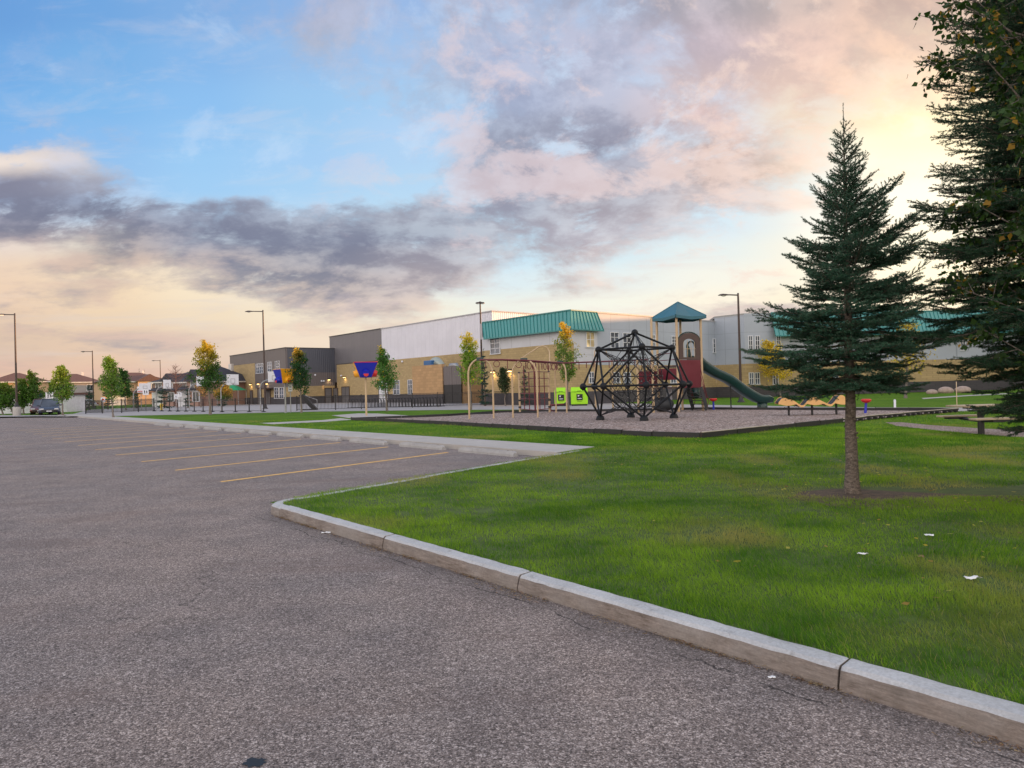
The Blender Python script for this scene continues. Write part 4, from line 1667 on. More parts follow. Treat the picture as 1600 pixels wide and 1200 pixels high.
# plant enclosure with gates and ducts
eL, eR = onV(644.5, 600, VG - 4.6)[0], onV(691.5, 600, VG - 4.6)[0]
gE = onV(719.5, 600, VG - 4.6)[0]
zN = onV(668, 570.5, VG - 4.6)[1]
wallV('plant_enclosure_wall', eR, eL, VG - 4.6, zB, zN, 'brick2', depth=.35)
wallV('plant_enclosure_base', eR - .04, eL + .04, VG - 4.65, 0, zB, 'base', depth=.4)
wallU('plant_enclosure_side', VG - 4.25, VG - .1, eL - .35, 0, zN, 'brick2')
wallU('plant_enclosure_end', VG - 4.25, VG - .1, gE, 0, zN - .4, 'brick2')
zg = onV(705, 601, VG - 4.6)[1]
for k in range(2):
    a = eR + (gE - eR) * k / 2
    b = eR + (gE - eR) * (k + 1) / 2
    gt = wallV('enclosure_gate', b + .03, a - .03, VG - 4.5, zg, zN - .3, 'greyband', depth=.06)
    lo = wallV('gate_mesh', b + .03, a - .03, VG - 4.5, .1, zg, 'black', depth=.05)
for k, px in enumerate((681, 690)):
    a, z = onV(px, 563 + 3 * k, VG - 2.2)
    r = .62
    pts = []
    for j in range(11):
        t = math.pi * j / 10
        pts.append(W(a + math.cos(t) * .95, VG - 2.2 - k * .5, z - 1.0 + math.sin(t) * .95))
    pts = [pts[0] - Vector((0, 0, 1.2))] + pts + [pts[-1] - Vector((0, 0, .9))]
    MB().tube(pts, r * (.72 - .1 * k), 14).build('duct_elbow', 'duct', SCH, SO)
a, z = onV(672.5, 565.5, VG - 3.0)
MB().box(W(a, VG - 3, z - .3), (1.5, .9, .9), (Bx, By, 0), (Cx, Cy, 0)).build('rooftop_unit', 'ductblue', SCH, SO, .08)
a, z = onV(709, 571, VG - 3.0)
MB().tube([W(a + .8, VG - 3, z - .5), W(a + .5, VG - 3, z), W(a - .5, VG - 3, z), W(a - .8, VG - 3, z - .6)], .28, 10).build('duct_elbow', 'galv', SCH, SO)
# lit wall lamps
for x, y in ((392.5, 600), (405, 599.2), (418.5, 599)):
    walllamp(x, y, VW - .03, onV, 30)
walllamp(513.3, 592.6, wR, onU, 26)
walllamp(539.5, 588.8, VG - .03, onV, 30)
walllamp(771.7, 580, VO, onV, 40)
walllamp(798.4, 578.4, VO, onV, 45)
walllamp(1145.5, 505.5, E0.y, lambda a, b, c: (0, 0), 0) if False else None
# small fittings on the dark walls
for x, y in ((492, 586), (502, 595.5), (505.5, 595.5), (534, 587), (629.5, 565)):
    f, pl = (onU, wR - .02) if x < 520 else (onV, VG - .03)
    a, z = f(x, y, pl)
    p, n = (W(pl, a, z), NU) if f is onU else (W(a, pl, z), NV)
    MB().ball(p + n * .1, .14, 8, 6).build('security_camera', 'whitep', SCH, SO)
# unseen tall hall, added beyond the right edge to shade the yard at sundown
EH = thing('added_shade_hall', 'tall brick hall, unseen, added to shade the school yard', 'hall', (72, 50, 0))
hp = [(64, -30), (80, -30), (80, 84), (66, 84)]
MB().prism(ccw(hp), 0, 12.4).build('wall', 'brick', EH, EH.location)
MB().prism(ccw([(63.8, -30.2), (80.2, -30.2), (80.2, 84.2), (65.8, 84.2)]), 12.4, 12.7).build('roof', 'flat', EH, EH.location)


# ------------------------------------------------------------------ street lamps
def street_lamp(p, H, arm_dir, label, concrete=False, twin=False, glow=False, arm=1.1):
    r = thing('street_lamp', label, 'street lamp', p, math.atan2(arm_dir[1], arm_dir[0]), 'tall dark street lamps')
    z0 = 0
    if concrete:
        MB().lathe([(.36, -.1), (.36, .86), (.33, .90)], (0, 0, 0), 20).build('concrete_foot', 'concrete', r)
        z0 = .9
    MB().lathe([(.30, z0), (.30, z0 + .03), (.20, z0 + .12), (.15, z0 + .30), (.115, z0 + .5)], (0, 0, 0), 14).build('base_cover', 'black', r)
    MB().lathe([(.10, z0 + .03), (.098, z0 + 1.5), (.07, H - .3), (.065, H), (.03, H + .02)], (0, 0, 0), 12).build('pole', 'bronze', r)
    a = MB()
    if twin:
        a.tube([(-.2, 0, H - .08), (0, 0, H + .0), (.2, 0, H - .08)], .05, 8)
    else:
        a.tube([(0, 0, H - .14), (arm, 0, H - .10)], [.05, .045], 8)
    a.build('arm', 'bronze', r)

    def head(x, s):
        mb = MB()
        L, Wd = (.42, .3) if twin else (.82, .34)
        prof = [(0, .10, .06), (.25, .15, .11), (.6, Wd / 2, .13), (.85, .15, .09), (1, .06, .03)]
        vs, fs = [], []
        for t, w, h in prof:
            xx = x + s * t * L
            for k in range(7):
                an = math.pi * k / 6
                vs.append((xx, math.cos(an) * w, H - .14 + math.sin(an) * h))
        for i in range(len(prof) - 1):
            for k in range(6):
                fs.append((i * 7 + k, i * 7 + k + 1, (i + 1) * 7 + k + 1, (i + 1) * 7 + k))
            fs.append((i * 7 + 6, i * 7, (i + 1) * 7, (i + 1) * 7 + 6))
        mb.add(vs, fs, True)
        hd = mb.build('lamp_head', 'bronze', r)
        MB().ball((x + s * .5 * L, 0, H - .15), .13, 10, 6, (1.5, 1, .55)).build('lens', 'lampglow2' if glow else 'head', hd)
    if twin:
        head(.02, 1)
        head(-.02, -1)
    else:
        head(arm - .08, 1)
    return r


def lamp_at(px_b, py_b, py_top, label, arm_dir, Y=None, **kw):
    p = G(px_b, py_b, 0) if Y is None else atY(px_b, 600, Y)
    p.z = 0
    H = atY(px_b, py_top, p.y).z
    return street_lamp(p, H, arm_dir, label, **kw)


lamp_at(26.5, 649.5, 489.5, 'dark lamp pole standing on a round pale concrete foot beside the navy car', (-1, -.1), concrete=True, glow=True, arm=.9)
lamp_at(145.5, 640, 548, 'dark lamp pole rising behind the thin green tree and the picket fence', (-1, 0), Y=108)
lamp_at(251, 640, 562.5, 'smallest distant lamp pole, above the dark-roofed brick house', (-1, 0), Y=150)
lamp_at(414.5, 638.8, 484.5, 'dark lamp pole standing in front of the two-storey grey and buff block', (-1, -.05))
lamp_at(753.5, 634, 471.5, 'twin-headed lamp pole rising between the white gymnasium and the teal roof', (1, .2), Y=64, twin=True)
lamp_at(1158, 628.5, 458, 'dark lamp pole on the grass behind the green slide', (-1, -.05), arm=.75)



# ------------------------------------------------------------------ playground
GZ = .03


def circ(c, r, n, ax, ay, a0=0, a1=2 * math.pi):
    c, ax, ay = Vector(c), Vector(ax), Vector(ay)
    return [c + ax * (r * math.cos(a0 + (a1 - a0) * i / n)) + ay * (r * math.sin(a0 + (a1 - a0) * i / n)) for i in range(n + (abs(a1 - a0) < 6.2))]


def dome():
    Yc = 29.5
    c = atY(994, 600, Yc)
    c.z = 0
    r = thing('rope_climbing_dome', 'charcoal steel frame climber with ball joints and a rope net inside', 'climbing frame', c)
    to_cam = math.atan2(-c.x, -c.y)          # azimuth towards the camera

    def P(a_deg, R, z):
        # azimuth measured from the direction to the camera, positive to the right
        fx, fy = -c.x, -c.y
        l = math.hypot(fx, fy)
        fx, fy = fx / l, fy / l
        rx, ry = -fy, fx
        a = math.radians(a_deg)
        return Vector((fx * math.cos(a) * R + rx * math.sin(a) * R, fy * math.cos(a) * R + ry * math.sin(a) * R, z))
    top = Vector((0, 0, 3.72))
    Us = [P(10 + 90 * i, 1.57, 3.03) for i in range(4)]
    Os = [P(10 + 45 * i, 2.27, 1.47) for i in range(8)]
    Fs = [P(10 + 90 * i, 1.57, .14) for i in range(4)]
    bars = []
    for i in range(4):
        bars += [(top, Us[i]), (Us[i], Us[(i + 1) % 4])]
        for k in (-1, 0, 1):
            bars += [(Us[i], Os[(2 * i + k) % 8]), (Fs[i], Os[(2 * i + k) % 8])]
    for i in range(8):
        bars.append((Os[i], Os[(i + 1) % 8]))
    for a, b in bars:
        MB().tube([a, b], .043, 8).build('steel_bar', 'dome', r)
    for p in [top] + Us + Os:
        mb = MB().ball(p, .145, 16, 10)
        mb.lathe([(.05, -.17), (.055, -.13)], p, 10)
        mb.build('ball_joint', 'dome', r)
    for p in Fs:
        mb = MB().lathe([(.19, -p.z + GZ), (.18, -.03), (.14, .05), (.08, .1), (.0001, .115)], p, 16)
        mb.build('foot', 'dome', r)
    # rope net: a barrel of diamond mesh hung between upper joints and feet
    net = MB()
    rnd = random.Random(2)
    NZ, NA = 9, 16
    grid = []
    for k in range(NZ + 1):
        z = .55 + 1.95 * k / NZ
        row = []
        for j in range(NA):
            a = 360 * (j + .5 * (k % 2)) / NA
            R = .82 + .22 * math.cos((z - 1.5) * 1.6) + .13 * math.cos(math.radians(4 * (a - 10)))
            row.append(P(a, R * rnd.uniform(.96, 1.04), z + rnd.uniform(-.03, .03)))
        grid.append(row)
    for k in range(NZ):
        for j in range(NA):
            j2 = (j + 1) % NA if k % 2 else (j - 1) % NA
            net.tube([grid[k][j], grid[k + 1][j]], .013, 4, caps=False)
            net.tube([grid[k][j], grid[k + 1][j2]], .013, 4, caps=False)
    for k in (0, 3, 6, NZ):
        net.tube(grid[k], .014, 4, closed=True)
    net.build('rope_net', 'rope', r)
    fan, fan2 = MB(), MB()
    for i in range(4):
        for j in range(NA):
            a = 360 * (j + .5 * (NZ % 2)) / NA
            da = (a - (10 + 90 * i) + 180) % 360 - 180
            if abs(da) < 58:
                fan.tube([Us[i], grid[NZ][j]], .013, 4, caps=False)
                fan2.tube([Fs[i] + Vector((0, 0, .08)), grid[0][j]], .013, 4, caps=False)
        for k in range(1, 4):
            for s in (-1, 1):
                p = Us[i].lerp(Us[(i + s) % 4], .1 * k)
        fan.tube([top, grid[NZ][(4 * i + 2) % NA]], .013, 4, caps=False)
        fan.tube([top, grid[NZ][(4 * i) % NA]], .013, 4, caps=False)
    # horizontal chords of the net fans
    for i in range(4):
        js = [j for j in range(NA) if abs(((360 * (j + .5 * (NZ % 2)) / NA) - (10 + 90 * i) + 180) % 360 - 180) < 58]
        js.sort(key=lambda j: ((360 * (j + .5 * (NZ % 2)) / NA) - (10 + 90 * i) + 180) % 360)
        for t in (.3, .55, .8):
            fan.tube([Us[i].lerp(grid[NZ][j], t) for j in js], .013, 4, caps=False)
            fan2.tube([(Fs[i] + Vector((0, 0, .08))).lerp(grid[0][j], t) for j in js], .013, 4, caps=False)
    fan.build('rope_net', 'rope', r)
    fan2.build('rope_net', 'rope', r)
    cl = MB()
    for k in range(NZ + 1):
        for j in range(NA):
            if rnd.random() < .55:
                cl.ball(grid[k][j], .022, 6, 4)
    cl.build('rope_clamps', 'galv', r)


dome()


def tower():
    Yc = 37.0
    c = atY(1062, 600, Yc)
    c.z = 0
    r = thing('play_tower', 'tall playground tower with teal pyramid roof, maroon panels and a long green slide', 'play tower', c)
    vx = Vector((c.y, -c.x, 0)).normalized()      # screen right
    vy = Vector((c.x, c.y, 0)).normalized()       # away from the camera
    ang = math.radians(40)
    e1 = vx * math.cos(ang) + vy * math.sin(ang)       # right-back side
    e2 = -vx * math.sin(ang) + vy * math.cos(ang)      # left-back side
    S = 1.62
    cf = vy * (-S * .72) + vx * (-.08)               # front corner
    C4 = [cf, cf + e1 * S, cf + e1 * S + e2 * S, cf + e2 * S]      # front, right, back, left
    mid = (C4[0] + C4[2]) / 2
    topz = 4.95
    for p in C4:
        MB().tube([p + Vector((0, 0, GZ - .1)), p + Vector((0, 0, topz))], .066, 12).build('post', 'tan', r)
        MB().lathe([(.075, 0), (.075, .04), (.0001, .06)], p + Vector((0, 0, topz)), 10).build('post_cap', 'tan', r)
    # neighbouring lower deck towards the dome
    D2 = [C4[3] - e1 * .0, C4[0] - e1 * 1.35 + e2 * .0, C4[3] - e1 * 1.35]
    for p in (D2[1] + e2 * .35, D2[2]):
        MB().tube([p + Vector((0, 0, GZ - .1)), p + Vector((0, 0, 2.9 if p is D2[2] else 4.9))], .062, 12).build('post', 'tan', r)
    # pyramid roof with folded brim
    up = Vector((0, 0, 1))
    R = []
    for p in C4:
        R.append(mid + (p - mid) * 1.27)
    ap = mid + up * 5.86
    mb = MB()
    zb = 4.93
    low = [p + up * (zb - .02) for p in R]
    lip = [p + up * (zb + .12) for p in R]
    fs = []
    vs = low + lip + [ap]
    vs2 = []
    N = 4
    for i in range(N):
        j = (i + 1) % N
        # slightly bulged roof plane with a crease
        a, b = lip[i], lip[j]
        m_ = (a + b) / 2 - up * .07
        q = (m_ + ap) / 2 + up * .04
        mb.add([a, m_, b, ap, q], [(0, 1, 4), (1, 2, 4), (2, 3, 4), (3, 0, 4)])
        mb.add([low[i], (low[i] + low[j]) / 2 - up * .09, low[j], b, m_, a], [(0, 1, 4, 5), (1, 2, 3, 4)])
    o = mb.build('roof', 'roofteal', r)
    so = o.modifiers.new('thickness', 'SOLIDIFY')
    so.thickness = .03
    rd = MB()
    for i in range(4):
        rd.tube([lip[i], ap], .03, 6)
    rd.build('roof_ridge', 'roofteal', o)
    # decks
    dz = 2.45
    mb = MB().prism(ccw([(p.x, p.y) for p in C4]), dz - .08, dz)
    mb.build('deck', 'brown', r)
    mb = MB().prism(ccw([(p.x, p.y) for p in (C4[3], C4[0], D2[1], D2[2])]), 1.25, 1.33)
    mb.build('deck', 'brown', r)

    def panel(a, b, z0, z1, m, name='side_panel', t=.04):
        d = (b - a).normalized()
        n = Vector((d.y, -d.x, 0))
        L = (b - a).length - .16
        q = MB().box((a + b) / 2 + up * ((z0 + z1) / 2), (L, t, z1 - z0), d, n)
        return q.build(name, m, r, None, .015), d, n
    # maroon panel on the right-front side, arched brown window panel above it
    panel(C4[0], C4[1], 1.25, 2.72, 'maroon')
    panel(C4[0], C4[3], 1.7, 2.3, 'maroon')
    panel(C4[3], D2[2], 1.35, 2.2, 'maroon')
    a, b = C4[0], C4[1]
    d = (b - a).normalized()
    n = Vector((d.y, -d.x, 0))
    L = (b - a).length - .2
    m0 = (a + b) / 2
    w = L / 2
    out = [(-w, 2.74), (w, 2.74), (w, 3.72)] + [(w * math.cos(t), 3.72 + .42 * math.sin(t)) for t in [math.pi * k / 12 for k in range(1, 12)]] + [(-w, 3.72)]
    ww = w * .60
    inn = [(-ww, 2.86), (ww, 2.86), (ww, 3.56)] + [(ww * math.cos(t), 3.56 + .27 * math.sin(t)) for t in [math.pi * k / 12 for k in range(1, 12)]] + [(-ww, 3.56)]
    vs = []
    for s in (-.03, .03):
        for pr in (out, inn):
            vs += [m0 + d * x + n * s + up * z for x, z in pr]
    k = len(out)
    fs = []
    for i in range(k):
        j = (i + 1) % k
        fs += [(i, j, k + j, k + i), (2 * k + j, 2 * k + i, 3 * k + i, 3 * k + j), (i, 2 * k + i, 2 * k + j, j), (k + j, 3 * k + j, 3 * k + i, k + i)]
    o = MB().add(vs, fs).build('arched_panel', 'brown', r)
    bb = MB()
    for x in (-.3, -.1, .1, .3):
        bb.tube([m0 + d * x * 1.2 + up * 2.86, m0 + d * x * 1.2 + up * (3.8 - abs(x) * .4)], .012, 6)
    bb.tube([m0 - d * ww + up * 3.3, m0 + d * ww + up * 3.3], .012, 6)
    bb.build('window_bars', 'tan', o)
    tr = MB().tube([m0 + d * ((w + .02) * math.cos(t)) + n * .0 + up * (3.74 + .44 * math.sin(t)) for t in [math.pi * q / 12 for q in range(13)]], .03, 6)
    tr.build('panel_arch_trim', 'green', o)
    # railing of bars on the left-front
    for z in (2.75, 3.1):
        MB().tube([C4[0] + up * z, C4[3] + up * z], .02, 6).build('rail', 'maroon', r)
    for t in (.2, .35, .5, .65, .8):
        p = C4[3].lerp(D2[2], t)
        MB().tube([p + up * 2.2, p + up * 2.85], .014, 6).build('rail', 'maroon', r)
    # steps down to the right front, dark perforated treads with maroon handrails
    s0 = (C4[0] * .35 + C4[1] * .65) + up * 1.28
    foot = G(1094, 642.5, 0) - c
    s1 = Vector((foot.x, foot.y, .08))
    dd = (s1 - s0)
    hd = Vector((dd.x, dd.y, 0)).normalized()
    sd_ = Vector((hd.y, -hd.x, 0))
    ns = 6
    for i in range(ns):
        p = s0.lerp(s1, (i + .5) / ns)
        MB().box(p, (.26, .86, .035), hd, sd_).build('step', 'deckblk', r)
    for s in (-.45, .45):
        st = MB()
        dn = dd.normalized()
        zz = dn.cross(sd_)
        st.box((s0 + s1) / 2 + sd_ * s, (dd.length, .03, .24), dn, sd_, zz)
        st.build('stringer', 'deckblk', r)
        hr = MB()
        h0, h1 = s0 + sd_ * s + up * .15, s1 + sd_ * s
        hr.tube([h0 + up * .85, h0.lerp(h1, .15) + up * .8, h1 + up * .75, h1 + hd * .18 + up * .5, h1 + up * .1], .019, 6)
        hr.tube([h0 + up * .45, h1 + up * .38], .016, 6)
        hr.tube([h0.lerp(h1, .5) + up * .78, h0.lerp(h1, .5)], .014, 6)
        hr.build('handrail', 'maroon', r)
    for k, t in enumerate((.0, .99)):
        p = s0.lerp(s1, t) if False else s1
    # slide: hooded mouth, wavy chute, run-out
    b0 = C4[1].lerp(C4[2], .5) + up * dz
    e = G(1203, 637.5, 0) - c
    b1 = Vector((e.x, e.y, .0))
    hd = Vector((b1.x - b0.x, b1.y - b0.y, 0))
    Ls = hd.length
    hd.normalize()
    sd_ = Vector((hd.y, -hd.x, 0))
    prof = [(0, dz + .03), (.05, dz + .02), (.10, dz - .10), (.18, dz - .36), (.27, dz - .60), (.36, dz - .78), (.44, dz - .95), (.53, dz - 1.25), (.62, dz - 1.55), (.72, dz - 1.83), (.80, dz - 2.03), (.87, dz - 2.12), (.94, dz - 2.11), (1.0, dz - 2.10)]
    sect = [(-.34, .30), (-.37, .28), (-.36, .20), (-.31, .03), (-.2, 0), (.2, 0), (.31, .03), (.36, .20), (.37, .28), (.34, .30)]
    vs = []
    for i, (t, z) in enumerate(prof):
        t0, z0 = prof[max(0, i - 1)]
        t1, z1 = prof[min(len(prof) - 1, i + 1)]
        tg = (hd * (Ls * (t1 - t0)) + up * (z1 - z0)).normalized()
        nn = sd_.cross(tg)
        if nn.z < 0:
            nn = -nn
        p = Vector((b0.x, b0.y, 0)) + hd * (Ls * t) + up * z
        hs = 1.35 if i < 2 else (1.0 if i < len(prof) - 1 else .55)
        for x, h in sect:
            vs.append(p + sd_ * x + nn * (h * hs * 1.25))
    m = len(sect)
    fs = [(i * m + k, i * m + k + 1, (i + 1) * m + k + 1, (i + 1) * m + k) for i in range(len(prof) - 1) for k in range(m - 1)]
    o = MB().add(vs, fs, True).build('slide_chute', 'green', r)
    so = o.modifiers.new('thickness', 'SOLIDIFY')
    so.thickness = .045
    # mouth hood
    hoodp = MB()
    hw = .44
    for s in (-1, 1):
        pts = [b0 + sd_ * s * hw + up * z_ + hd * x_ for x_, z_ in ((0, 0), (0, 1.05), (.06, 1.18), (.16, 1.0), (.26, .55), (.36, .1), (.3, -.25), (0, -.3))]
        hoodp.extrude(pts, sd_ * (s * .06))
    arch = [b0 + sd_ * (hw * math.cos(t)) + up * (1.0 + .30 * math.sin(t)) for t in [math.pi * q / 10 for q in range(11)]]
    hoodp.tube(arch, .05, 8)
    hoodp.build('slide_hood', 'green', r)
    pb = Vector((b0.x, b0.y, 0)) + hd * (Ls * .49)
    MB().tube([pb + up * GZ, pb + up * (dz - 1.12)], .035, 8).build('slide_support', 'black', r)
    pe = Vector((b0.x, b0.y, 0)) + hd * (Ls * .90)
    MB().lathe([(.27, GZ), (.27, .30), (.20, .34)], (pe.x, pe.y, 0), 16).build('slide_foot', 'green', r)
    # short curled slide on the far right side of the tower, mostly behind it
    cs = C4[1].lerp(C4[2], .95)
    pts = [cs + up * 1.95 + e1 * .25, cs + up * 1.7 + e1 * .55 - vx * .05, cs + up * 1.2 + e1 * .62 - e2 * .2, cs + up * .8 + e1 * .4 - e2 * .35]
    MB().tube(pts, .33, 12).build('curled_tube', 'green', r)
    # low white and brown play panel beneath the tower
    q = C4[3].lerp(C4[0], .55)
    MB().box(q + up * .75 - vy * .05, (.42, .06, 1.25), (C4[0] - C4[3]).normalized(), n).build('play_panel', 'whitep', r, None, .02)
    # boulder-shaped climber below
    MB().ball(mid - e1 * 1.2 + up * .42, .55, 12, 8, (1.1, .8, .7)).build('climbing_rock', 'deckblk', r)


tower()


def arch_pts(a, b, h, n=14, flat=.55):
    """goalpost arch between plan points a, b"""
    a, b = Vector(a), Vector(b)
    r = (b - a).length / 2
    m = (a + b) / 2
    d = (b - a).normalized()
    rr = r * 1.25
    pts = [a + Vector((0, 0, GZ - .1)), a + Vector((0, 0, h - rr))]
    for k in range(1, n):
        t = math.pi * (1 - k / n)
        pts.append(m + d * (r * math.cos(t)) + Vector((0, 0, h - rr + rr * math.sin(t))))
    pts += [b + Vector((0, 0, h - rr)), b + Vector((0, 0, GZ - .1))]
    return pts


def monkey_bars():
    A1 = (G(733.5, 655.5, 0), G(771.5, 654.5, 0))
    A2 = (G(801.8, 653.8, 0), G(840.5, 653, 0))
    A3 = (G(869, 645.5, 0), G(885.8, 646, 0))
    base = (A1[0] + A1[1]) / 2
    r = thing('monkey_bars', 'long maroon overhead ladder with hanging rings on three tan arches', 'monkey bars', base)
    tops = []
    for (a, b), pyt in ((A1, 561), (A2, 562), (A3, 566)):
        m = (a + b) / 2
        h = atY(800, 600, m.y).z
        px = 800 + F * (m.x / m.y)
        h = atY(px, pyt, m.y).z
        MB().tube(arch_pts(a, b, h), .045, 10).build('arch', 'tan', r, base)
        cl = MB().box(m + Vector((0, 0, h)), (.34, .2, .16), (b - a).normalized(), Vector((-(b - a).normalized().y, (b - a).normalized().x, 0)))
        cl.build('clamp', 'green', r, base, .02)
        tops.append(m + Vector((0, 0, h)))
    # crossbar foothold under arch 1 and 2
    for a, b in (A1, A2):
        MB().tube([a + Vector((0, 0, .28)), b + Vector((0, 0, .28))], .03, 8).build('foot_rail', 'black', r, base)
    end1 = atY(945, 563.5, 39.5)
    end2 = atY(1012, 560.5, 39.0)
    path = [tops[0], tops[0].lerp(tops[1], .5) + Vector((0, 0, .03)), tops[1], tops[1].lerp(tops[2], .5), tops[2], end1, end2]
    for s in (-.28, .28):
        pts = []
        for i, p in enumerate(path):
            d = (path[min(i + 1, len(path) - 1)] - path[max(0, i - 1)])
            n = Vector((-d.y, d.x, 0)).normalized()
            pts.append(p + n * s - Vector((0, 0, .05)))
        MB().tube(pts, .035, 8).build('overhead_rail', 'maroon', r, base)
    # rungs and hanging pieces
    tot = 0
    rnd = random.Random(6)
    for i in range(len(path) - 1):
        a, b = path[i], path[i + 1]
        d = b - a
        n = Vector((-d.y, d.x, 0)).normalized()
        dn = d.normalized()
        k = max(2, int(d.length / .42))
        for j in range(k):
            p = a + d * ((j + .5) / k) - Vector((0, 0, .05))
            MB().tube([p - n * .28, p + n * .28], .02, 6).build('rung', 'maroon', r, base)
            if i in (2, 3):
                rr = .17
                ax = (dn * rnd.uniform(.6, 1) + n * rnd.uniform(-.5, .5)).normalized()
                MB().tube(circ(p - Vector((0, 0, rr + .06)), rr, 16, ax, (0, 0, 1)), .017, 6, closed=True).build('ring', 'maroon', r, base)
            elif i in (0, 1):
                if j % 2:
                    MB().tube(circ(p - Vector((0, 0, .2)), .15, 14, dn, (0, 0, 1)), .016, 6, closed=True).build('ring', 'maroon', r, base)
                else:
                    MB().tube([p, p - Vector((0, 0, .42))], .018, 6).build('hanging_handle', 'maroon', r, base)
            else:
                L = rnd.uniform(.28, .42)
                MB().tube([p, p - Vector((0, 0, L))], .022, 6).build('hanging_handle', 'maroon', r, base)
    for px in (930, 957):
        p = atY(px, 600, 40)
        q = Vector((p.x, p.y, 0))
        MB().tube([q + Vector((0, 0, 0)), q + Vector((0, 0, 2.9))], .05, 8).build('post', 'tan', r, base)
    # bent loop handle rising by the far end
    q = atY(930, 600, 40)
    pts = [Vector((q.x, 40, 2.9)), Vector((q.x, 40, 3.35))]
    for t in range(1, 8):
        a = math.pi * t / 8
        pts.append(Vector((q.x + .35 - .35 * math.cos(a), 40, 3.4 + .25 * math.sin(a))))
    pts.append(Vector((q.x + .8, 40, 3.1)))
    MB().tube(pts, .028, 8).build('loop_handle', 'tan', r, base)


monkey_bars()


def climbing_grid():
    a = G(812.5, 645.5, 0)
    b = G(859, 645, 0)
    m = G(836, 648, 0)
    r = thing('climbing_grid', 'maroon square ladder walls hung between two tan posts under the overhead rail', 'climbing frame', a)
    up = Vector((0, 0, 1))
    Hh = atY(812, 583, a.y).z
    for p in (a, b):
        MB().tube([p, p + up * Hh], .06, 10).build('post', 'tan', r, a)
        MB().lathe([(.07, 0), (.07, .05), (.0001, .09)], p + up * Hh, 10).build('post_cap', 'black', r, a)
        for z in (.35, .75):
            MB().lathe([(.085, -.05), (.085, .05)], p + up * z, 10).build('clamp', 'black', r, a)
    ztop = Hh + .38
    for p, q, nx in ((a, m, 3), (m, b, 3)):
        d = q - p
        for i in range(1 if p is a else 0, nx + 1):
            s = p + d * (i / nx) + (d.normalized() * .12 if i == 0 else Vector((0, 0, 0)))
            MB().tube([s + up * .25, s + up * (ztop if i % 2 else Hh)], .026, 6).build('upright', 'maroon', r, a)
        for z in (.25, .85, 1.15, 1.55, 2.0, Hh):
            MB().tube([p + up * z, q + up * z], .022, 6).build('crossbar', 'maroon', r, a)
    # bent tan bar over the top
    A = atY(814.6, 560, a.y)
    B_ = atY(842, 542, a.y)
    pts = [A - up * .5, A, B_, atY(848, 540, a.y), atY(855, 543, a.y), atY(858.5, 550, a.y), atY(859, 565, b.y), atY(859, 583, b.y)]
    MB().tube(pts, .035, 8).build('bent_bar', 'tan', r, a)
    # stepping beam to the right
    e = G(885, 645, 0)
    MB().tube([b + up * .45, e + up * .5], .05, 8).build('balance_beam', 'maroon', r, a)
    MB().ball(e + up * .5, .11, 8, 6).build('beam_end', 'black', r, a)
    MB().tube(circ(b.lerp(e, .25) + up * .25, .17, 14, (1, 0, 0), (0, 0, 1)), .02, 6, closed=True).build('ring', 'maroon', r, a)


climbing_grid()


def spinner(p, h, lean, label, rz):
    r = thing('spinner_seat', label, 'spinner seat', p, rz, 'red spinner seats in the gravel')
    MB().tube([(0, 0, 0), (lean * .5, 0, h * .5), (lean, 0, h)], [.055, .05, .05], 10).build('stem', 'blue', r)
    MB().lathe([(.04, -.05), (.16, .0), (.205, .06), (.20, .11), (.155, .13), (.04, .10)], (lean, 0, h), 18).build('seat', 'red', r)


spinner(G(1115, 641, 0), .52, 0, 'round red spinner seat on a blue stem beside the tower steps', 0)
spinner(G(1352, 646.5, 0), .50, .08, 'round red spinner seat on a leaning blue stem beyond the spruce trunk', .5)


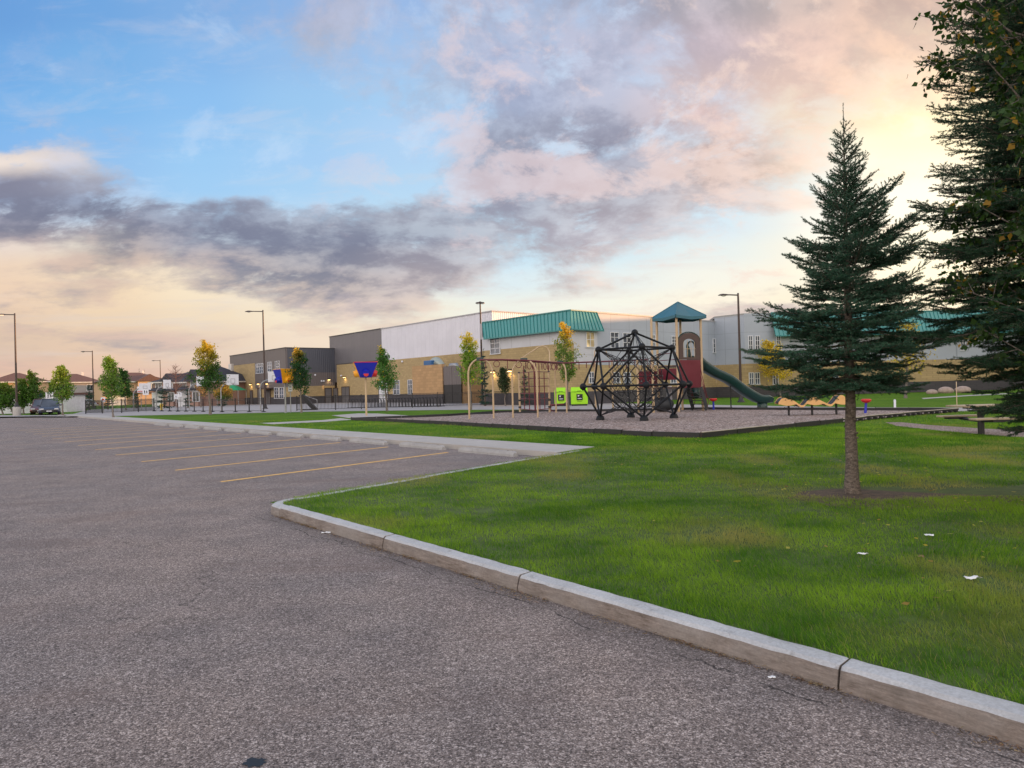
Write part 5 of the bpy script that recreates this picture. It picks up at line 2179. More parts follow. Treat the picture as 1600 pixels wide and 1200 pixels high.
def wave_walk():
    p0, p1 = G(1214, 650.5, 0), G(1325, 648.5, 0)
    r = thing('wave_balance_walk', 'wavy dark deck with tan scalloped edges standing on black posts', 'balance beam', p0)
    d = (p1 - p0)
    L = d.length
    d.normalize()
    n = Vector((-d.y, d.x, 0))
    up = Vector((0, 0, 1))
    K = 60
    W2 = .36
    f = lambda t: .62 + .17 * math.sin(t * 2 * math.pi * 2.6 - .35) + .04 * math.sin(t * 31)
    top = []
    for i in range(K + 1):
        t = i / K
        for s in (-W2, W2):
            top.append(p0 + d * (L * t) + n * s + up * f(t))
    o = MB().add(top, [(2 * i, 2 * i + 2, 2 * i + 3, 2 * i + 1) for i in range(K)], True).build('wavy_deck', 'deckblk', r, p0)
    so = o.modifiers.new('thickness', 'SOLIDIFY')
    so.thickness = .035
    for s in (-1, 1):
        vs = []
        for i in range(K + 1):
            t = i / K
            p = p0 + d * (L * t) + n * (s * (W2 + .02))
            zt = f(t)
            zb = .50 + .05 * math.sin(t * 2 * math.pi * 2.6 + 2.5)
            zb = min(zb, zt - .06)
            for q, z in ((0, zt + .025), (.03, zt + .025), (.03, zb), (0, zb)):
                vs.append(p + n * (s * q) + up * z)
        fs = [(i * 4 + k, (i + 1) * 4 + k, (i + 1) * 4 + (k + 1) % 4, i * 4 + (k + 1) % 4) for i in range(K) for k in range(4)]
        fs += [(0, 1, 2, 3), (4 * K + 3, 4 * K + 2, 4 * K + 1, 4 * K)]
        e = MB().add(vs, fs).build('scalloped_edge', 'rubbertan', r, p0)
        h = MB()
        for i in range(5, K, 8):
            t = i / K
            p = p0 + d * (L * t) + n * (s * (W2 + .052)) + up * (f(t) - .1)
            h.lathe([(.02, 0), (.0001, .001)], p, 8)
        for i in range(6, K, 11):
            t = i / K
            h.box(p0 + d * (L * t) + n * (s * (W2 + .055)) + up * (f(t) - .09), (.035, .012, .035), d, n)
        h.build('bolt_heads', 'black', e, p0)
    for t in (.17, .50, .84):
        MB().tube([p0 + d * (L * t), p0 + d * (L * t) + up * (f(t) - .03)], .045, 8).build('post', 'black', r, p0)


wave_walk()


def funnel_ball(p, ztop, rz, cols, label, out_cols, w1=.74, w0=.36, H=.95):
    """four-sided ball funnel: four coloured sloping panels, round chutes near the bottom, one steel post"""
    r = thing('funnel_ball_post', label, 'ball funnel', p, rz, 'ball funnels on posts')
    zb = ztop - H
    MB().tube([(0, 0, -.05), (0, 0, zb + .2)], .06, 12).build('post', 'tan' if w1 > .68 else 'galv', r)
    MB().lathe([(.12, 0), (.12, .02), (.0001, .022)], (0, 0, .004), 14).build('base_plate', 'galv', r)
    cor = [(1, -1), (1, 1), (-1, 1), (-1, -1)]
    for i in range(4):
        a, b = cor[i - 1], cor[i]
        vs = [Vector((a[0] * w0, a[1] * w0, zb)), Vector((b[0] * w0, b[1] * w0, zb)), Vector((b[0] * w1, b[1] * w1, ztop)), Vector((a[0] * w1, a[1] * w1, ztop))]
        o = MB().add(vs, [(0, 1, 2, 3)]).build('funnel_panel', cols[i], r)
        so = o.modifiers.new('thickness', 'SOLIDIFY')
        so.thickness = .04
        so.offset = 0
        nrm = Vector(((a[0] + b[0]) / 2, (a[1] + b[1]) / 2, 0))
        base = nrm * (w0 + .08) + Vector((0, 0, zb + .26))
        mb = MB()
        R = .20
        side = Vector((-nrm.y, nrm.x, 0))
        q = [base + nrm * .0, base + nrm * .16 - Vector((0, 0, .03)), base + nrm * .27 - Vector((0, 0, .06))]
        mb.tube(q, [R * 1.25, R * 1.08, R], 14)
        ch = mb.build('ball_chute', out_cols[i], r)
        MB().tube([q[2] + nrm * .001, q[2] + nrm * .006], R * .78, 14).build('chute_mouth', 'red' if out_cols[i] != 'red' else 'maroon', ch)
    rim = MB()
    for i in range(4):
        a, b = cor[i - 1], cor[i]
        rim.tube([(a[0] * w1, a[1] * w1, ztop), (b[0] * w1, b[1] * w1, ztop)], .028, 6)
    rim.build('rim', cols[1], r)


pf = G(572.6, 650, 0)
funnel_ball(pf, atY(572, 566.5, pf.y).z, math.atan2(pf.y, pf.x) - math.pi / 2 + .06, ['blue', 'red', 'yellow', 'yellow'], 'blue ball funnel with red and yellow chutes on a tan post in the concrete pad', ['blue', 'red', 'yellow', 'yellow'], .70, .34, .92)
pf = G(446.5, 645, 0)
funnel_ball(pf, atY(446, 577, pf.y).z, math.atan2(pf.y, pf.x) - math.pi / 2 + math.radians(-64), ['blue', 'yellow', 'red', 'red'], 'half blue, half golden ball funnel on a grey post in front of the two-storey block', ['blue', 'yellow', 'red', 'red'], .66, .40, 1.1)


# ------------------------------------------------------------------ bins, table
def bin_(p, rz, w, label):
    r = thing('recycling_bin', label, 'bin', p, rz, 'lime green bins against the school wall')
    h = 1.05
    dp = .95
    prof = [(-dp / 2, .12), (dp / 2, .12), (dp / 2, 1.38), (.05, 1.38), (-dp / 2, h)]
    MB().extrude([(-w / 2, y, z) for y, z in prof], (w, 0, 0)).build('body', 'lime', r, None, .03)
    MB().box((0, 0, .06), (w - .1, dp - .1, .12)).build('skid', 'black', r)
    MB().box((w * .02, -dp / 2 - .012, .66), (.46, .02, .46)).build('label_plate', 'signblk', r)
    g = MB()
    g.box((-.06, -dp / 2 - .026, .76), (.10, .006, .11)).tube([(-.10, -dp / 2 - .026, .70), (.02, -dp / 2 - .026, .82)], .012, 5)
    g.box((.02, -dp / 2 - .026, .56), (.30, .006, .045))
    g.build('label_mark', 'whitep', r)
    k = MB()
    for i in range(4):
        k.box((-.12 + i * .085, -dp / 2 - .006, .34), (.055, .012, .035))
    k.build('small_lettering', 'signblk', r)
    sl = MB().box((0, -.24, 1.25), (w * .98, .62, .04), (1, 0, 0), (0, math.cos(.55), math.sin(.55)), (0, -math.sin(.55), math.cos(.55)))
    lid = sl.build('lid', 'lime', r, None, .012)
    MB().box((0, -.47, 1.13), (.3, .05, .04)).build('lid_handle', 'signblk', lid)


q = G(877.5, 634.5, 0)
bin_(q, -.15, 1.0, 'lime green bin with black label, nearer the slim yellow tree')
q = G(905.5, 633.8, 0)
bin_(q, -.1, 1.28, 'wider lime green bin with black label, beside the rope dome')


def picnic_table():
    Y = 17.6
    c = atY(1532, 636, Y)
    r = thing('picnic_table', 'pedestal picnic table with pale plank top, half hidden by spruce boughs', 'picnic table', (c.x, c.y, 0), .05)
    for k in range(5):
        MB().box((0, -.34 + k * .17, .73), (1.25, .155, .045)).build('top_plank', 'wood', r, None, .006)
    MB().tube([(0, 0, 0), (0, 0, .70)], .075, 12).build('pedestal', 'black', r)
    MB().box((0, 0, .68), (.5, .62, .05)).build('top_bracket', 'black', r)
    for s in (-1, 1):
        st = MB().box((-.25 if s < 0 else 0, s * .78, .44), (1.1, .26, .045)).build('bench_seat', 'wood', r, None, .006)
        MB().tube([(0, 0, .34), (0, s * .78, .38)], .035, 8).build('seat_arm', 'black', st)
        MB().box((-.1, s * .78, .39), (.5, .2, .05)).build('seat_bracket', 'black', st)


picnic_table()
for k, (x, y, s, lb) in enumerate(((1456, 614.5, .42, 'small greyish boulder at the foot of the east wall'), (1477.5, 613.2, .60, 'rounded pinkish boulder, middle one against the east wall'), (1504.5, 612.5, .62, 'flat wide boulder beside the right-hand spruce, against the east wall'))):
    p = G(x, y + 1, 0)
    rnd = random.Random(k)
    mb = MB().ball((0, 0, s * .35), s, 12, 8, (1.15, .8, .62))
    mb.v = [(a * rnd.uniform(.93, 1.07), b * rnd.uniform(.93, 1.07), z) for a, b, z in mb.v]
    o = mb.build('boulder', 'stone')
    o.location = p
    tag(o, lb, 'boulder', 'boulders along the east wall')
for k, (x, y, yt, lb) in enumerate(((1398.5, 640.5, 630, 'short white marker post at the far gravel edge'),)):
    p = G(x, y, 0)
    o = MB().lathe([(.05, 0), (.05, .45), (.035, .48), (.0001, .49)], (0, 0, 0), 10).build('marker_post', 'whitep')
    o.location = p
    tag(o, lb, 'post')
p = G(1495.5, 641, 0)
o = MB().lathe([(.018, 0), (.016, 1.25), (.0001, 1.26)], (0, 0, 0), 8).build('thin_pole', 'tan')
o.location = p
tag(o, 'thin upright pole at the pointed end of the gravel', 'pole')



# ------------------------------------------------------------------ fences, racks, hoops
def fence_run(name, pts, label, group, picket=.12, h=1.25, post_every=2.4, feet=False, rails=True, pk=.011):
    base = pts[0]
    r = thing(name, label, 'fence', base, 0, group)
    for a, b in zip(pts, pts[1:]):
        d = b - a
        L = d.length
        d.normalize()
        n = max(1, round(L / post_every))
        nrm = Vector((-d.y, d.x, 0))
        for i in range(n + 1):
            p = a + d * (L * i / n)
            MB().box(p + Vector((0, 0, (h + .08) / 2)), (.07, .07, h + .08), d, nrm).build('fence_post', 'black', r, base)
            if feet:
                MB().lathe([(.22, 0), (.21, .05), (.06, .09), (.05, .18)], p, 10).build('post_foot', 'black', r, base)
        for i in range(n):
            p, q = a + d * (L * i / n), a + d * (L * (i + 1) / n)
            mb = MB()
            if rails:
                for z in (.12, h - .12, h):
                    mb.box((p + q) / 2 + Vector((0, 0, z)), ((q - p).length, .035, .035), d, nrm)
            if picket:
                k = int((q - p).length / picket)
                for j in range(1, k):
                    s = p + (q - p) * (j / k)
                    mb.box(s + Vector((0, 0, h / 2 + .03)), (pk * 2, pk * 2, h - .12), d, nrm)
            if mb.v:
                mb.build('picket_panel', 'black', r, base)
    return r


fence_run('steel_fence', [G(464, 642, 0), G(524.5, 640.5, 0), G(684.5, 636, 0), G(790, 633, 0)], 'black picket fence in front of the bike racks and the gymnasium wall', 'black steel fences', h=1.22)
fence_run('steel_fence', [G(134, 646.5, 0), G(160, 646, 0), G(190, 645, 0), G(241, 642.5, 0)], 'dense black picket fence along the road, behind the thin green tree', 'black steel fences', h=1.35, picket=.11, pk=.016)
fence_run('steel_fence', [G(241, 642.5, 0), G(278, 643, 0), G(347, 644, 0), G(412, 643.8, 0)], 'low post-and-rail fence on footed black posts between hoops and grass', 'black steel fences', feet=True, picket=None, post_every=2.3, h=1.15)


def rack(p, d, k):
    r = thing('bike_rack', 'x', 'bike rack', p, math.atan2(d.y, d.x), 'black bike racks behind the fence')
    n = 7
    L = 2.3
    for i in range(n):
        x = (i + .5) * L / n
        pts = [(x, -.35, .0), (x - .04, -.33, .62), (x - .02, -.2, .80), (x + .02, .05, .84), (x + .04, .25, .62), (x + .02, .34, 0)]
        MB().tube(pts, .027, 6).build('loop', 'black', r)
    for y in (-.34, .33):
        MB().tube([(0, y, .03), (L, y, .03)], .025, 6).build('ground_rail', 'black', r)
    return r


ra, rb = G(543, 637.8, 0), G(676, 635.6, 0)
d = (rb - ra)
K = 7
first = None
for k in range(K):
    p = ra + d * (k / K)
    o = rack(p, d.normalized(), k) if first is None else copy_tree(first)
    if first is None:
        first = o
    o.location = p + Vector((0, .6, 0))
    o['label'] = 'black looped bike rack, ' + ['western end of the row', 'second from the western end', 'third from the western end', 'middle of the row', 'third from the enclosure gates', 'second from the enclosure gates', 'end nearest the enclosure gates'][k]


def hoop(px, py, board_px, label, face=1, Yb=None):
    p = G(px, py, 0)
    r = thing('basketball_hoop', label, 'basketball hoop', p, 0, 'basketball hoops in the yard')
    x0, y0, x1, y1 = board_px
    Y = p.y
    a, b = atY(x0, y0, Y), atY(x1, y1, Y)
    cx = (a.x + b.x) / 2 - p.x
    w, hgt = abs(b.x - a.x), abs(a.z - b.z)
    zc = (a.z + b.z) / 2
    s = 1 if cx > 0 else -1
    zt = zc - hgt * .3
    pts = [(0, 0, 0), (0, 0, zt - .75)]
    for k in range(1, 7):
        t = math.pi / 2 * k / 6
        pts.append((s * .75 * (1 - math.cos(t)), 0, zt - .75 + .75 * math.sin(t)))
    pts.append((cx - s * .08, 0, zt))
    MB().tube(pts, .06, 8).build('gooseneck_post', 'galv', r)
    ax = Vector((.86, s * .5, 0)) if w > .9 else Vector((.45, s * .9, 0)).normalized()
    wd = 1.15
    n = Vector((ax.y, -ax.x, 0))
    bo = MB().box((cx, 0, zc), (w / max(.3, abs(ax.x)), .04, hgt), ax, n).build('backboard', 'whitep', r)
    k = MB()
    ww = w / max(.3, abs(ax.x))
    for q in (-.17, .17):
        k.box(Vector((cx, 0, zc - hgt * .12)) + ax * (ww * q) - n * -.024, (.035, .01, hgt * .42), ax, n)
    for z in (-.32, .08):
        k.box(Vector((cx, 0, zc + hgt * z)) + n * .024, (ww * .34, .01, .035), ax, n)
    k.build('target_square', 'galv', bo)
    rim = Vector((cx, 0, zc - hgt * .42)) + n * .3
    MB().tube(circ(rim, .23, 16, (1, 0, 0), (0, 1, 0)), .014, 6, closed=True).build('rim', 'bronze', bo)
    MB().tube([Vector((cx, 0, zc - hgt * .42)), rim - n * .22], .03, 6).build('rim_bracket', 'bronze', bo)
    return r


hoop(346, 643.5, (358.3, 585, 368.8, 601.5), 'basketball hoop whose white board hangs against the buff corner of the school')
hoop(407.5, 643, (422.5, 580.5, 433.5, 596.5), 'basketball hoop whose board touches the blue and golden funnel')
hoop(296, 640.8, (311, 588, 320, 603), 'basketball hoop standing behind the yellow-topped young tree')
hoop(244.5, 641, (258, 593.5, 264.3, 607), 'basketball hoop with narrow edge-on board before the dark-roofed brick house')
hoop(209, 642.5, (222, 599, 231, 609), 'basketball hoop just behind the walking-children sign, before the orange-lit house')


def figures(mb, w, n, up, c, ax):
    """two walking figures in black"""
    for s, k in ((-1, 1.0), (1, .82)):
        o = c + ax * (s * w * .17)
        mb.lathe([(.0001, -.001), (w * .06, 0)], (0, 0, 0), 3) if False else None
        H = w * .62 * k
        mb.box(o + up * (H * .42) + n * .004, (w * .105, .006, w * .105), (ax + up).normalized(), n, (up - ax).normalized())
        mb.box(o + up * (H * .12) + n * .004, (w * .13, .006, H * .40), ax, n)
        for t in (-1, 1):
            a = o + up * (-H * .05) + n * .004
            b = o + up * (-H * .48) + ax * (t * w * .075) + n * .004
            mb.tube([a, b], w * .026, 4)
            mb.tube([o + up * (H * .26) + n * .004, o + up * (H * .0) + ax * (t * w * .115) + n * .004], w * .02, 4)


def sign(px_b, py_b, box, label, kind='kids', cat='sign', name='road_sign'):
    p = G(px_b, py_b, 0)
    x0, y0, x1, y1 = box
    a, b = atY(x0, y0, p.y), atY(x1, y1, p.y)
    w, h = b.x - a.x, a.z - b.z
    cx, zc = (a.x + b.x) / 2 - p.x, (a.z + b.z) / 2
    rz = math.atan2(-p.x, p.y) * .8
    r = thing(name, label, cat, p, rz, 'signs along the road')
    MB().tube([(0, 0, 0), (0, 0, zc + h * .45)], .035, 8).build('post', 'galv', r)
    up, ax, n = Vector((0, 0, 1)), Vector((1, 0, 0)), Vector((0, -1, 0))
    c = Vector((0, -.06, zc))
    pl = MB().box(c, (w, .02, h)).build('sign_plate', 'whitep', r, None, .004)
    mb = MB()
    cc = c + n * .014
    if kind == 'kids':
        figures(mb, w, n, up, cc, ax)
        mb.build('walking_children_symbol', 'signblk', pl)
    elif kind == 'arrow':
        mb.box(cc + up * (h * .12), (w * .16, .006, h * .5), (ax + up * .2).normalized(), n, (up - ax * .2).normalized())
        mb.box(cc + up * (h * .32) - ax * w * .05, (w * .42, .006, h * .09), ax, n)
        mb.box(cc - up * (h * .3), (w * .18, .006, h * .1), ax, n)
        mb.build('sign_marks', 'signblk', pl)
    elif kind == 'park':
        mb.lathe([(.0001, 0)], (0, 0, 0), 3) if False else None
        mb.box(cc + up * (h * .1), (w * .5, .006, h * .12), ax, n).box(cc - up * (h * .25), (w * .6, .006, h * .08), ax, n)
        mb.build('sign_marks', 'signblk', pl)
    elif kind == 'redband':
        mb.box(cc - up * (h * .30), (w * .92, .006, h * .14), ax, n)
        mb.build('red_band', 'redp', pl)
        MB().box(cc + up * h * .12, (w * .7, .006, h * .12)).build('lettering', 'redp', pl)
    elif kind == 'rstripe':
        mb.box(cc + up * (h * .05), (w * .5, .006, h * .35), ax, n)
        mb.build('sign_marks', 'redp', pl)
    return r


sign(78, 646.5, (73, 612.8, 83.3, 624.5), 'white sign of two walking children on a grey post by the dark spruce', 'kids')
sign(228.4, 643, (224, 608, 232.7, 617), 'white sign of two walking children above the far picket fence', 'kids')
sign(221, 641, (216.5, 604, 227, 613), 'white sign with red band beside the walking-children sign', 'redband')
sign(161.5, 644, (158.7, 621, 164.8, 628.5), 'small pale notice sign behind the picket fence by the thin tree', 'rstripe')
sign(281.8, 642, (279, 613.2, 284, 620), 'white sign with black arrow-like mark before the dark hedge', 'arrow')
sign(275.5, 640.5, (272.8, 616, 278, 623.5), 'white sign with dark bars, left of the arrow sign', 'park')
sign(454.5, 644.5, (450, 600, 456.3, 611.5), 'white notice board on a thin post under the golden funnel', 'park')

# slanted black board
p = G(487, 640.8, 0)
r = thing('slanted_board', 'black slanted board on a grey frame just behind the fence end', 'board', p, .0)
MB().extrude([(-1.15, 0, 1.35), (-.75, 0, 1.42), (.42, 0, .1), (.05, 0, .06), (-.0, 0, .08)], (0, .45, 0)).build('board', 'blackpl', r)
MB().tube([(-.7, .5, 1.3), (.35, .5, .9), (.4, .5, 0)], .04, 6).build('frame', 'galv', r)
MB().box((-.25, .2, .04), (1.3, .6, .07)).build('foot', 'black', r)

# hydrant
p = G(252.4, 640.5, 0)
r = thing('fire_hydrant', 'yellow fire hydrant in front of the dark hedge behind the fence', 'hydrant', p)
MB().lathe([(.17, 0), (.17, .05), (.11, .07), (.11, .58), (.15, .60), (.15, .64), (.11, .72), (.05, .78), (.03, .84), (.0001, .85)], (0, 0, 0), 14).build('body', 'hyd', r)
for s in (-1, 1):
    MB().tube([(s * .1, 0, .48), (s * .19, 0, .48)], .055, 8).build('outlet_cap', 'hyd', r)


# ------------------------------------------------------------------ cars
def car(p, rz, paint, label, suv=False):
    r = thing('parked_car', label, 'car', p, rz, 'cars parked along the road')
    L, Wd, H = 4.5, 1.78, 1.62 if suv else 1.42
    W2 = Wd / 2
    # side profile: lower body
    zb = .78 if suv else .68
    low = [(-L / 2, .35), (-L / 2 + .05, zb), (-L / 2 + .5, zb + .12), (-1.5, zb + .16), (1.0, zb + .12), (1.9, zb - .0), (L / 2 - .1, zb - .14), (L / 2, .42), (L / 2 - .08, .25), (-L / 2 + .1, .25)]
    vs, fs = [], []
    n = len(low)
    for s in (-1, -.86, .86, 1):
        k = 1.0 if abs(s) < .9 else .92
        for x, z in low:
            vs.append((x * (1 if abs(s) < .9 else .985), W2 * s, .25 + (z - .25) * k))
    for j in range(3):
        for i in range(n):
            i2 = (i + 1) % n
            fs.append((j * n + i, j * n + i2, (j + 1) * n + i2, (j + 1) * n + i))
    fs += [tuple(range(n - 1, -1, -1)), tuple(range(3 * n, 4 * n))]
    MB().add(vs, fs).build('body', paint, r, None, .04)
    # greenhouse
    x0, x1, x2, x3 = (-2.0, -1.75, .25, 1.05) if suv else (-1.75, -1.0, .2, 1.1)
    g = [(x0, -W2 * .9, zb + .12), (x3, -W2 * .9, zb + .08), (x3, W2 * .9, zb + .08), (x0, W2 * .9, zb + .12), (x1, -W2 * .7, H), (x2, -W2 * .7, H), (x2, W2 * .7, H), (x1, W2 * .7, H)]
    MB().add(g, [(0, 1, 5, 4), (1, 2, 6, 5), (2, 3, 7, 6), (3, 0, 4, 7), (4, 5, 6, 7)]).build('window_band', 'darkglass', r, None, .03)
    MB().box(((x1 + x2) / 2, 0, H + .012), (x2 - x1 + .06, W2 * 1.42, .045)).build('roof', paint, r, None, .02)
    pl = MB()
    for s in (-1, 1):
        pl.tube([(x0, s * W2 * .9, zb + .13), (x1, s * W2 * .705, H)], .04, 5).tube([(x3, s * W2 * .9, zb + .1), (x2, s * W2 * .705, H)], .035, 5)
        pl.tube([(-.4, s * W2 * .905, zb + .1), (-.4, s * W2 * .71, H)], .03, 5)
    pl.build('pillars', paint, r)
    for x in (-1.4, 1.38):
        for s in (-1, 1):
            c = Vector((x, s * (W2 - .1), .33))
            t = MB()
            t.tube([c + Vector((0, -s * .1, 0)), c + Vector((0, s * .11, 0))], .33, 20)
            t.build('wheel', 'tyre', r)
            rm = MB().tube([c + Vector((0, s * .10, 0)), c + Vector((0, s * .125, 0))], .2, 16)
            rm.build('rim', 'rim', bpy.data.objects[t_name(r)])
    for s in (-1, 1):
        MB().box((L / 2 - .06, s * .62, .60), (.12, .36, .14)).build('headlight', 'head', r, None, .03)
        MB().box((-L / 2 + .05, s * .68, .72), (.1, .26, .2)).build('tail_light', 'tail', r, None, .03)
        MB().box((x3 - .25, s * (W2 + .06), zb + .2), (.12, .2, .13)).build('wing_mirror', paint, r, None, .03)
    MB().box((L / 2 + .0, 0, .42), (.06, 1.3, .16)).build('grille', 'black', r)
    MB().box((L / 2 + .03, 0, .40), (.02, .45, .1)).build('number_plate', 'whitep', r)


def t_name(r):
    return [c for c in r.children if c.name.startswith('wheel')][-1].name


q = G(38, 650, 0)
car((q.x + .4, q.y + 3.2, 0), math.radians(-58), 'carblue', 'dark navy car parked behind the round concrete lamp foot', True)
q = G(16, 650, 0)
car((q.x - .2, q.y + 5.0, 0), math.radians(-60), 'carred', 'dark maroon car mostly hidden beside the pale garage wall', True)
q = atY(130, 628, 118)
car((q.x, 118, 0), math.radians(172), 'carwhite', 'silver car on the far road behind the picket fence', False)
q = atY(113, 628, 122)
car((q.x, 122, 0), math.radians(178), 'carwhite', 'silver car on the far road seen through the young tree', False)


# ------------------------------------------------------------------ houses beyond the road
def house(c, w, dp, h, roofh, rz, wall, roof, label, side='left', dormer=False, winrows=((-.3, .62), (.25, .62), (-.25, .2), (.3, .2)), porch=False):
    r = thing('house', label, 'house', c, rz, 'two-storey houses across the road')
    MB().box((0, 0, h / 2), (w, dp, h)).build('wall', wall, r)
    e = .55
    hw, hd = w / 2 + e, dp / 2 + e
    rl = max(.5, hw - hd * .95)
    vs = [(-hw, -hd, h), (hw, -hd, h), (hw, hd, h), (-hw, hd, h), (-rl, 0, h + roofh), (rl, 0, h + roofh)]
    o = MB().add(vs, [(0, 1, 5, 4), (1, 2, 5), (2, 3, 4, 5), (3, 0, 4), (3, 2, 1, 0)]).build('roof', roof, r)
    MB().box((0, -hd, h - .08), (2 * hw, .08, .2)).build('fascia_board', 'trim', r)
    MB().box((hw, 0, h - .08), (.08, 2 * hd, .2)).build('fascia_board', 'trim', r)
    MB().box((w * .2, dp * .15, h + roofh * .75 + .4), (.55, .55, 1.2)).build('chimney', 'trim', o)
    if dormer:
        g = w * .36
        x = w * .18
        MB().box((x, -dp / 2 - .5, h * .5), (g, 1.2, h)).build('gable_bay', wall, r)
        MB().add([(x - g / 2 - .4, -dp / 2 - 1.4, h), (x + g / 2 + .4, -dp / 2 - 1.4, h), (x, -dp / 2 - 1.4, h + roofh * .75), (x - g / 2 - .4, 0, h), (x + g / 2 + .4, 0, h), (x, 0, h + roofh * .75)], [(0, 1, 2), (0, 2, 5, 3), (1, 4, 5, 2)]).build('gable_roof', roof, r)
    for fx, fz in winrows:
        yy = -dp / 2 - (1.1 if dormer and abs(fx * w - w * .18) < w * .18 else 0)
        x = fx * w
        f = MB()
        for s in (-1, 1):
            f.box((x + s * .62, yy - .04, fz * h + .7), (.1, .1, 1.5))
        f.box((x, yy - .04, fz * h + 1.42), (1.34, .1, .1)).box((x, yy - .04, fz * h), (1.4, .14, .1)).box((x, yy - .04, fz * h + .7), (.06, .08, 1.4))
        fo = f.build('window', 'frame', r)
        MB().box((x, yy - .012, fz * h + .7), (1.2, .02, 1.4)).build('pane', 'darkglass', fo)
    for fz in (.62,):
        f = MB().box((w / 2 + .03, -dp * .15, fz * h + .7), (.08, 1.3, 1.4)).build('window', 'frame', r)
        MB().box((w / 2 + .075, -dp * .15, fz * h + .7), (.02, 1.1, 1.2)).build('pane', 'darkglass', f)
    gd = MB().box((-w * .28, -dp / 2 - .05, 1.15), (3.2, .08, 2.3)).build('garage_door', 'doorw', r)
    MB().box((0, -dp / 2 - .9, 2.75), (w * .98, 1.8, .16), (1, 0, 0), (0, .97, .24), (0, -.24, .97)).build('porch_roof', roof, r)
    return r


def hs(x0, x1, py_eave, py_top, Y, rz, wall, roof, label, **k):
    a, b = atY(x0, py_eave, Y), atY(x1, py_eave, Y)
    t = atY((x0 + x1) / 2, py_top, Y)
    h = (a.z + b.z) / 2
    w = (b.x - a.x) / (abs(math.cos(rz)) + .45 * abs(math.sin(rz)))
    return house(((a.x + b.x) / 2, Y + 5, 0), w, 10.5, h, t.z - h + .3, rz, wall, roof, label, **k)


tw = math.radians(40)
hs(-40, 42, 597, 584, 152, tw, 'stucco', 'shingler', 'stucco house with dark reddish roof behind the leftmost lamp pole')
hs(62, 128, 597.5, 585.5, 158, tw, 'stuccog', 'shingler', 'grey-sided house behind the two-pronged young tree')
hs(136, 236, 596.5, 583.5, 152, tw, 'stucco', 'shingler', 'orange-lit stucco house with reddish hipped roof behind the thin tree', dormer=True)
hs(246, 312, 596, 582, 112, math.radians(-20), 'stuccop', 'shingle', 'brick-toned house with steep dark roof behind the narrow hoop', dormer=True)
hs(286, 352, 596, 574, 104, math.radians(-20), 'stuccop', 'shingle', 'gabled brick-brown house partly behind the yellow-topped tree', dormer=True)
hs(345, 400, 601, 589, 128, math.radians(-20), 'stuccog', 'shingle', 'small grey house showing just beside the school corner')
# pale garage wall at the far left and green awning
q = G(-30, 649, 0)
r = thing('garage', 'pale low garage with flat dark eave behind the parked cars', 'garage', (q.x, q.y + 8, 0), .05)
MB().box((0, 0, 1.05), (11, 4, 2.1)).build('wall', 'doorw', r)
MB().box((0, -.1, 2.2), (11.5, 4.6, .25)).build('roof', 'shingler', r)
for x in (-3.5, .2, 3.2):
    MB().box((x, -2.04, 1.0), (.08, .06, 2.0)).build('wall_batten', 'trim', r)
q = atY(362, 604, 100)
r = thing('garden_canopy', 'green canopy tent showing beside the school corner', 'canopy', (q.x, 100, 0))
MB().add([(-1.6, -1.6, 2.2), (1.6, -1.6, 2.2), (1.6, 1.6, 2.2), (-1.6, 1.6, 2.2), (0, 0, 3.2)], [(0, 1, 4), (1, 2, 4), (2, 3, 4), (3, 0, 4)]).build('canopy_cloth', 'fabricg', r)
for x in (-1.5, 1.5):
    for y in (-1.5, 1.5):
        MB().tube([(x, y, 0), (x, y, 2.2)], .04, 6).build('leg', 'galv', r)

# ------------------------------------------------------------------ trees
def unit(a):
    return a / (np.linalg.norm(a, axis=-1, keepdims=True) + 1e-9)


def leaf_cloud(name, centers, dirs, size, cols, rng, parent, mname='leaf', droop=.3, aspect=.62):
    n = len(centers)
    ax = unit(rng.normal(0, 1, (n, 3)) + dirs * .8 + np.array([0, 0, -droop]))
    nr = unit(np.cross(ax, rng.normal(0, 1, (n, 3))))
    s = size * rng.uniform(.65, 1.25, n)[:, None]
    A = centers
    Bp = centers + ax * s * .45 + nr * s * aspect / 2
    Cp = centers + ax * s
    Dp = centers + ax * s * .45 - nr * s * aspect / 2
    V = np.stack([A, Bp, Cp, Dp], 1).reshape(-1, 3)
    return npmesh(name, V, 4, np.arange(4 * n), mname, parent, np.repeat(cols, 4, 0))


def trunk_mb(H, r0, lean=(0, 0), seed=0, wob=.02, z1=None, n=9, flare=1.5):
    rnd = random.Random(seed)
    pts, rs = [], []
    z1 = z1 or H
    for i in range(15):
        t = i / 14
        pts.append(Vector((lean[0] * t * H + rnd.uniform(-wob, wob) * (t > .05), lean[1] * t * H + rnd.uniform(-wob, wob) * (t > .05), -.05 + z1 * t)))
        rs.append(max(.006, r0 * (1 - .93 * t) * (flare if i == 0 else 1.08 if i == 1 else 1) * rnd.uniform(.94, 1.06)))
    return pts, rs


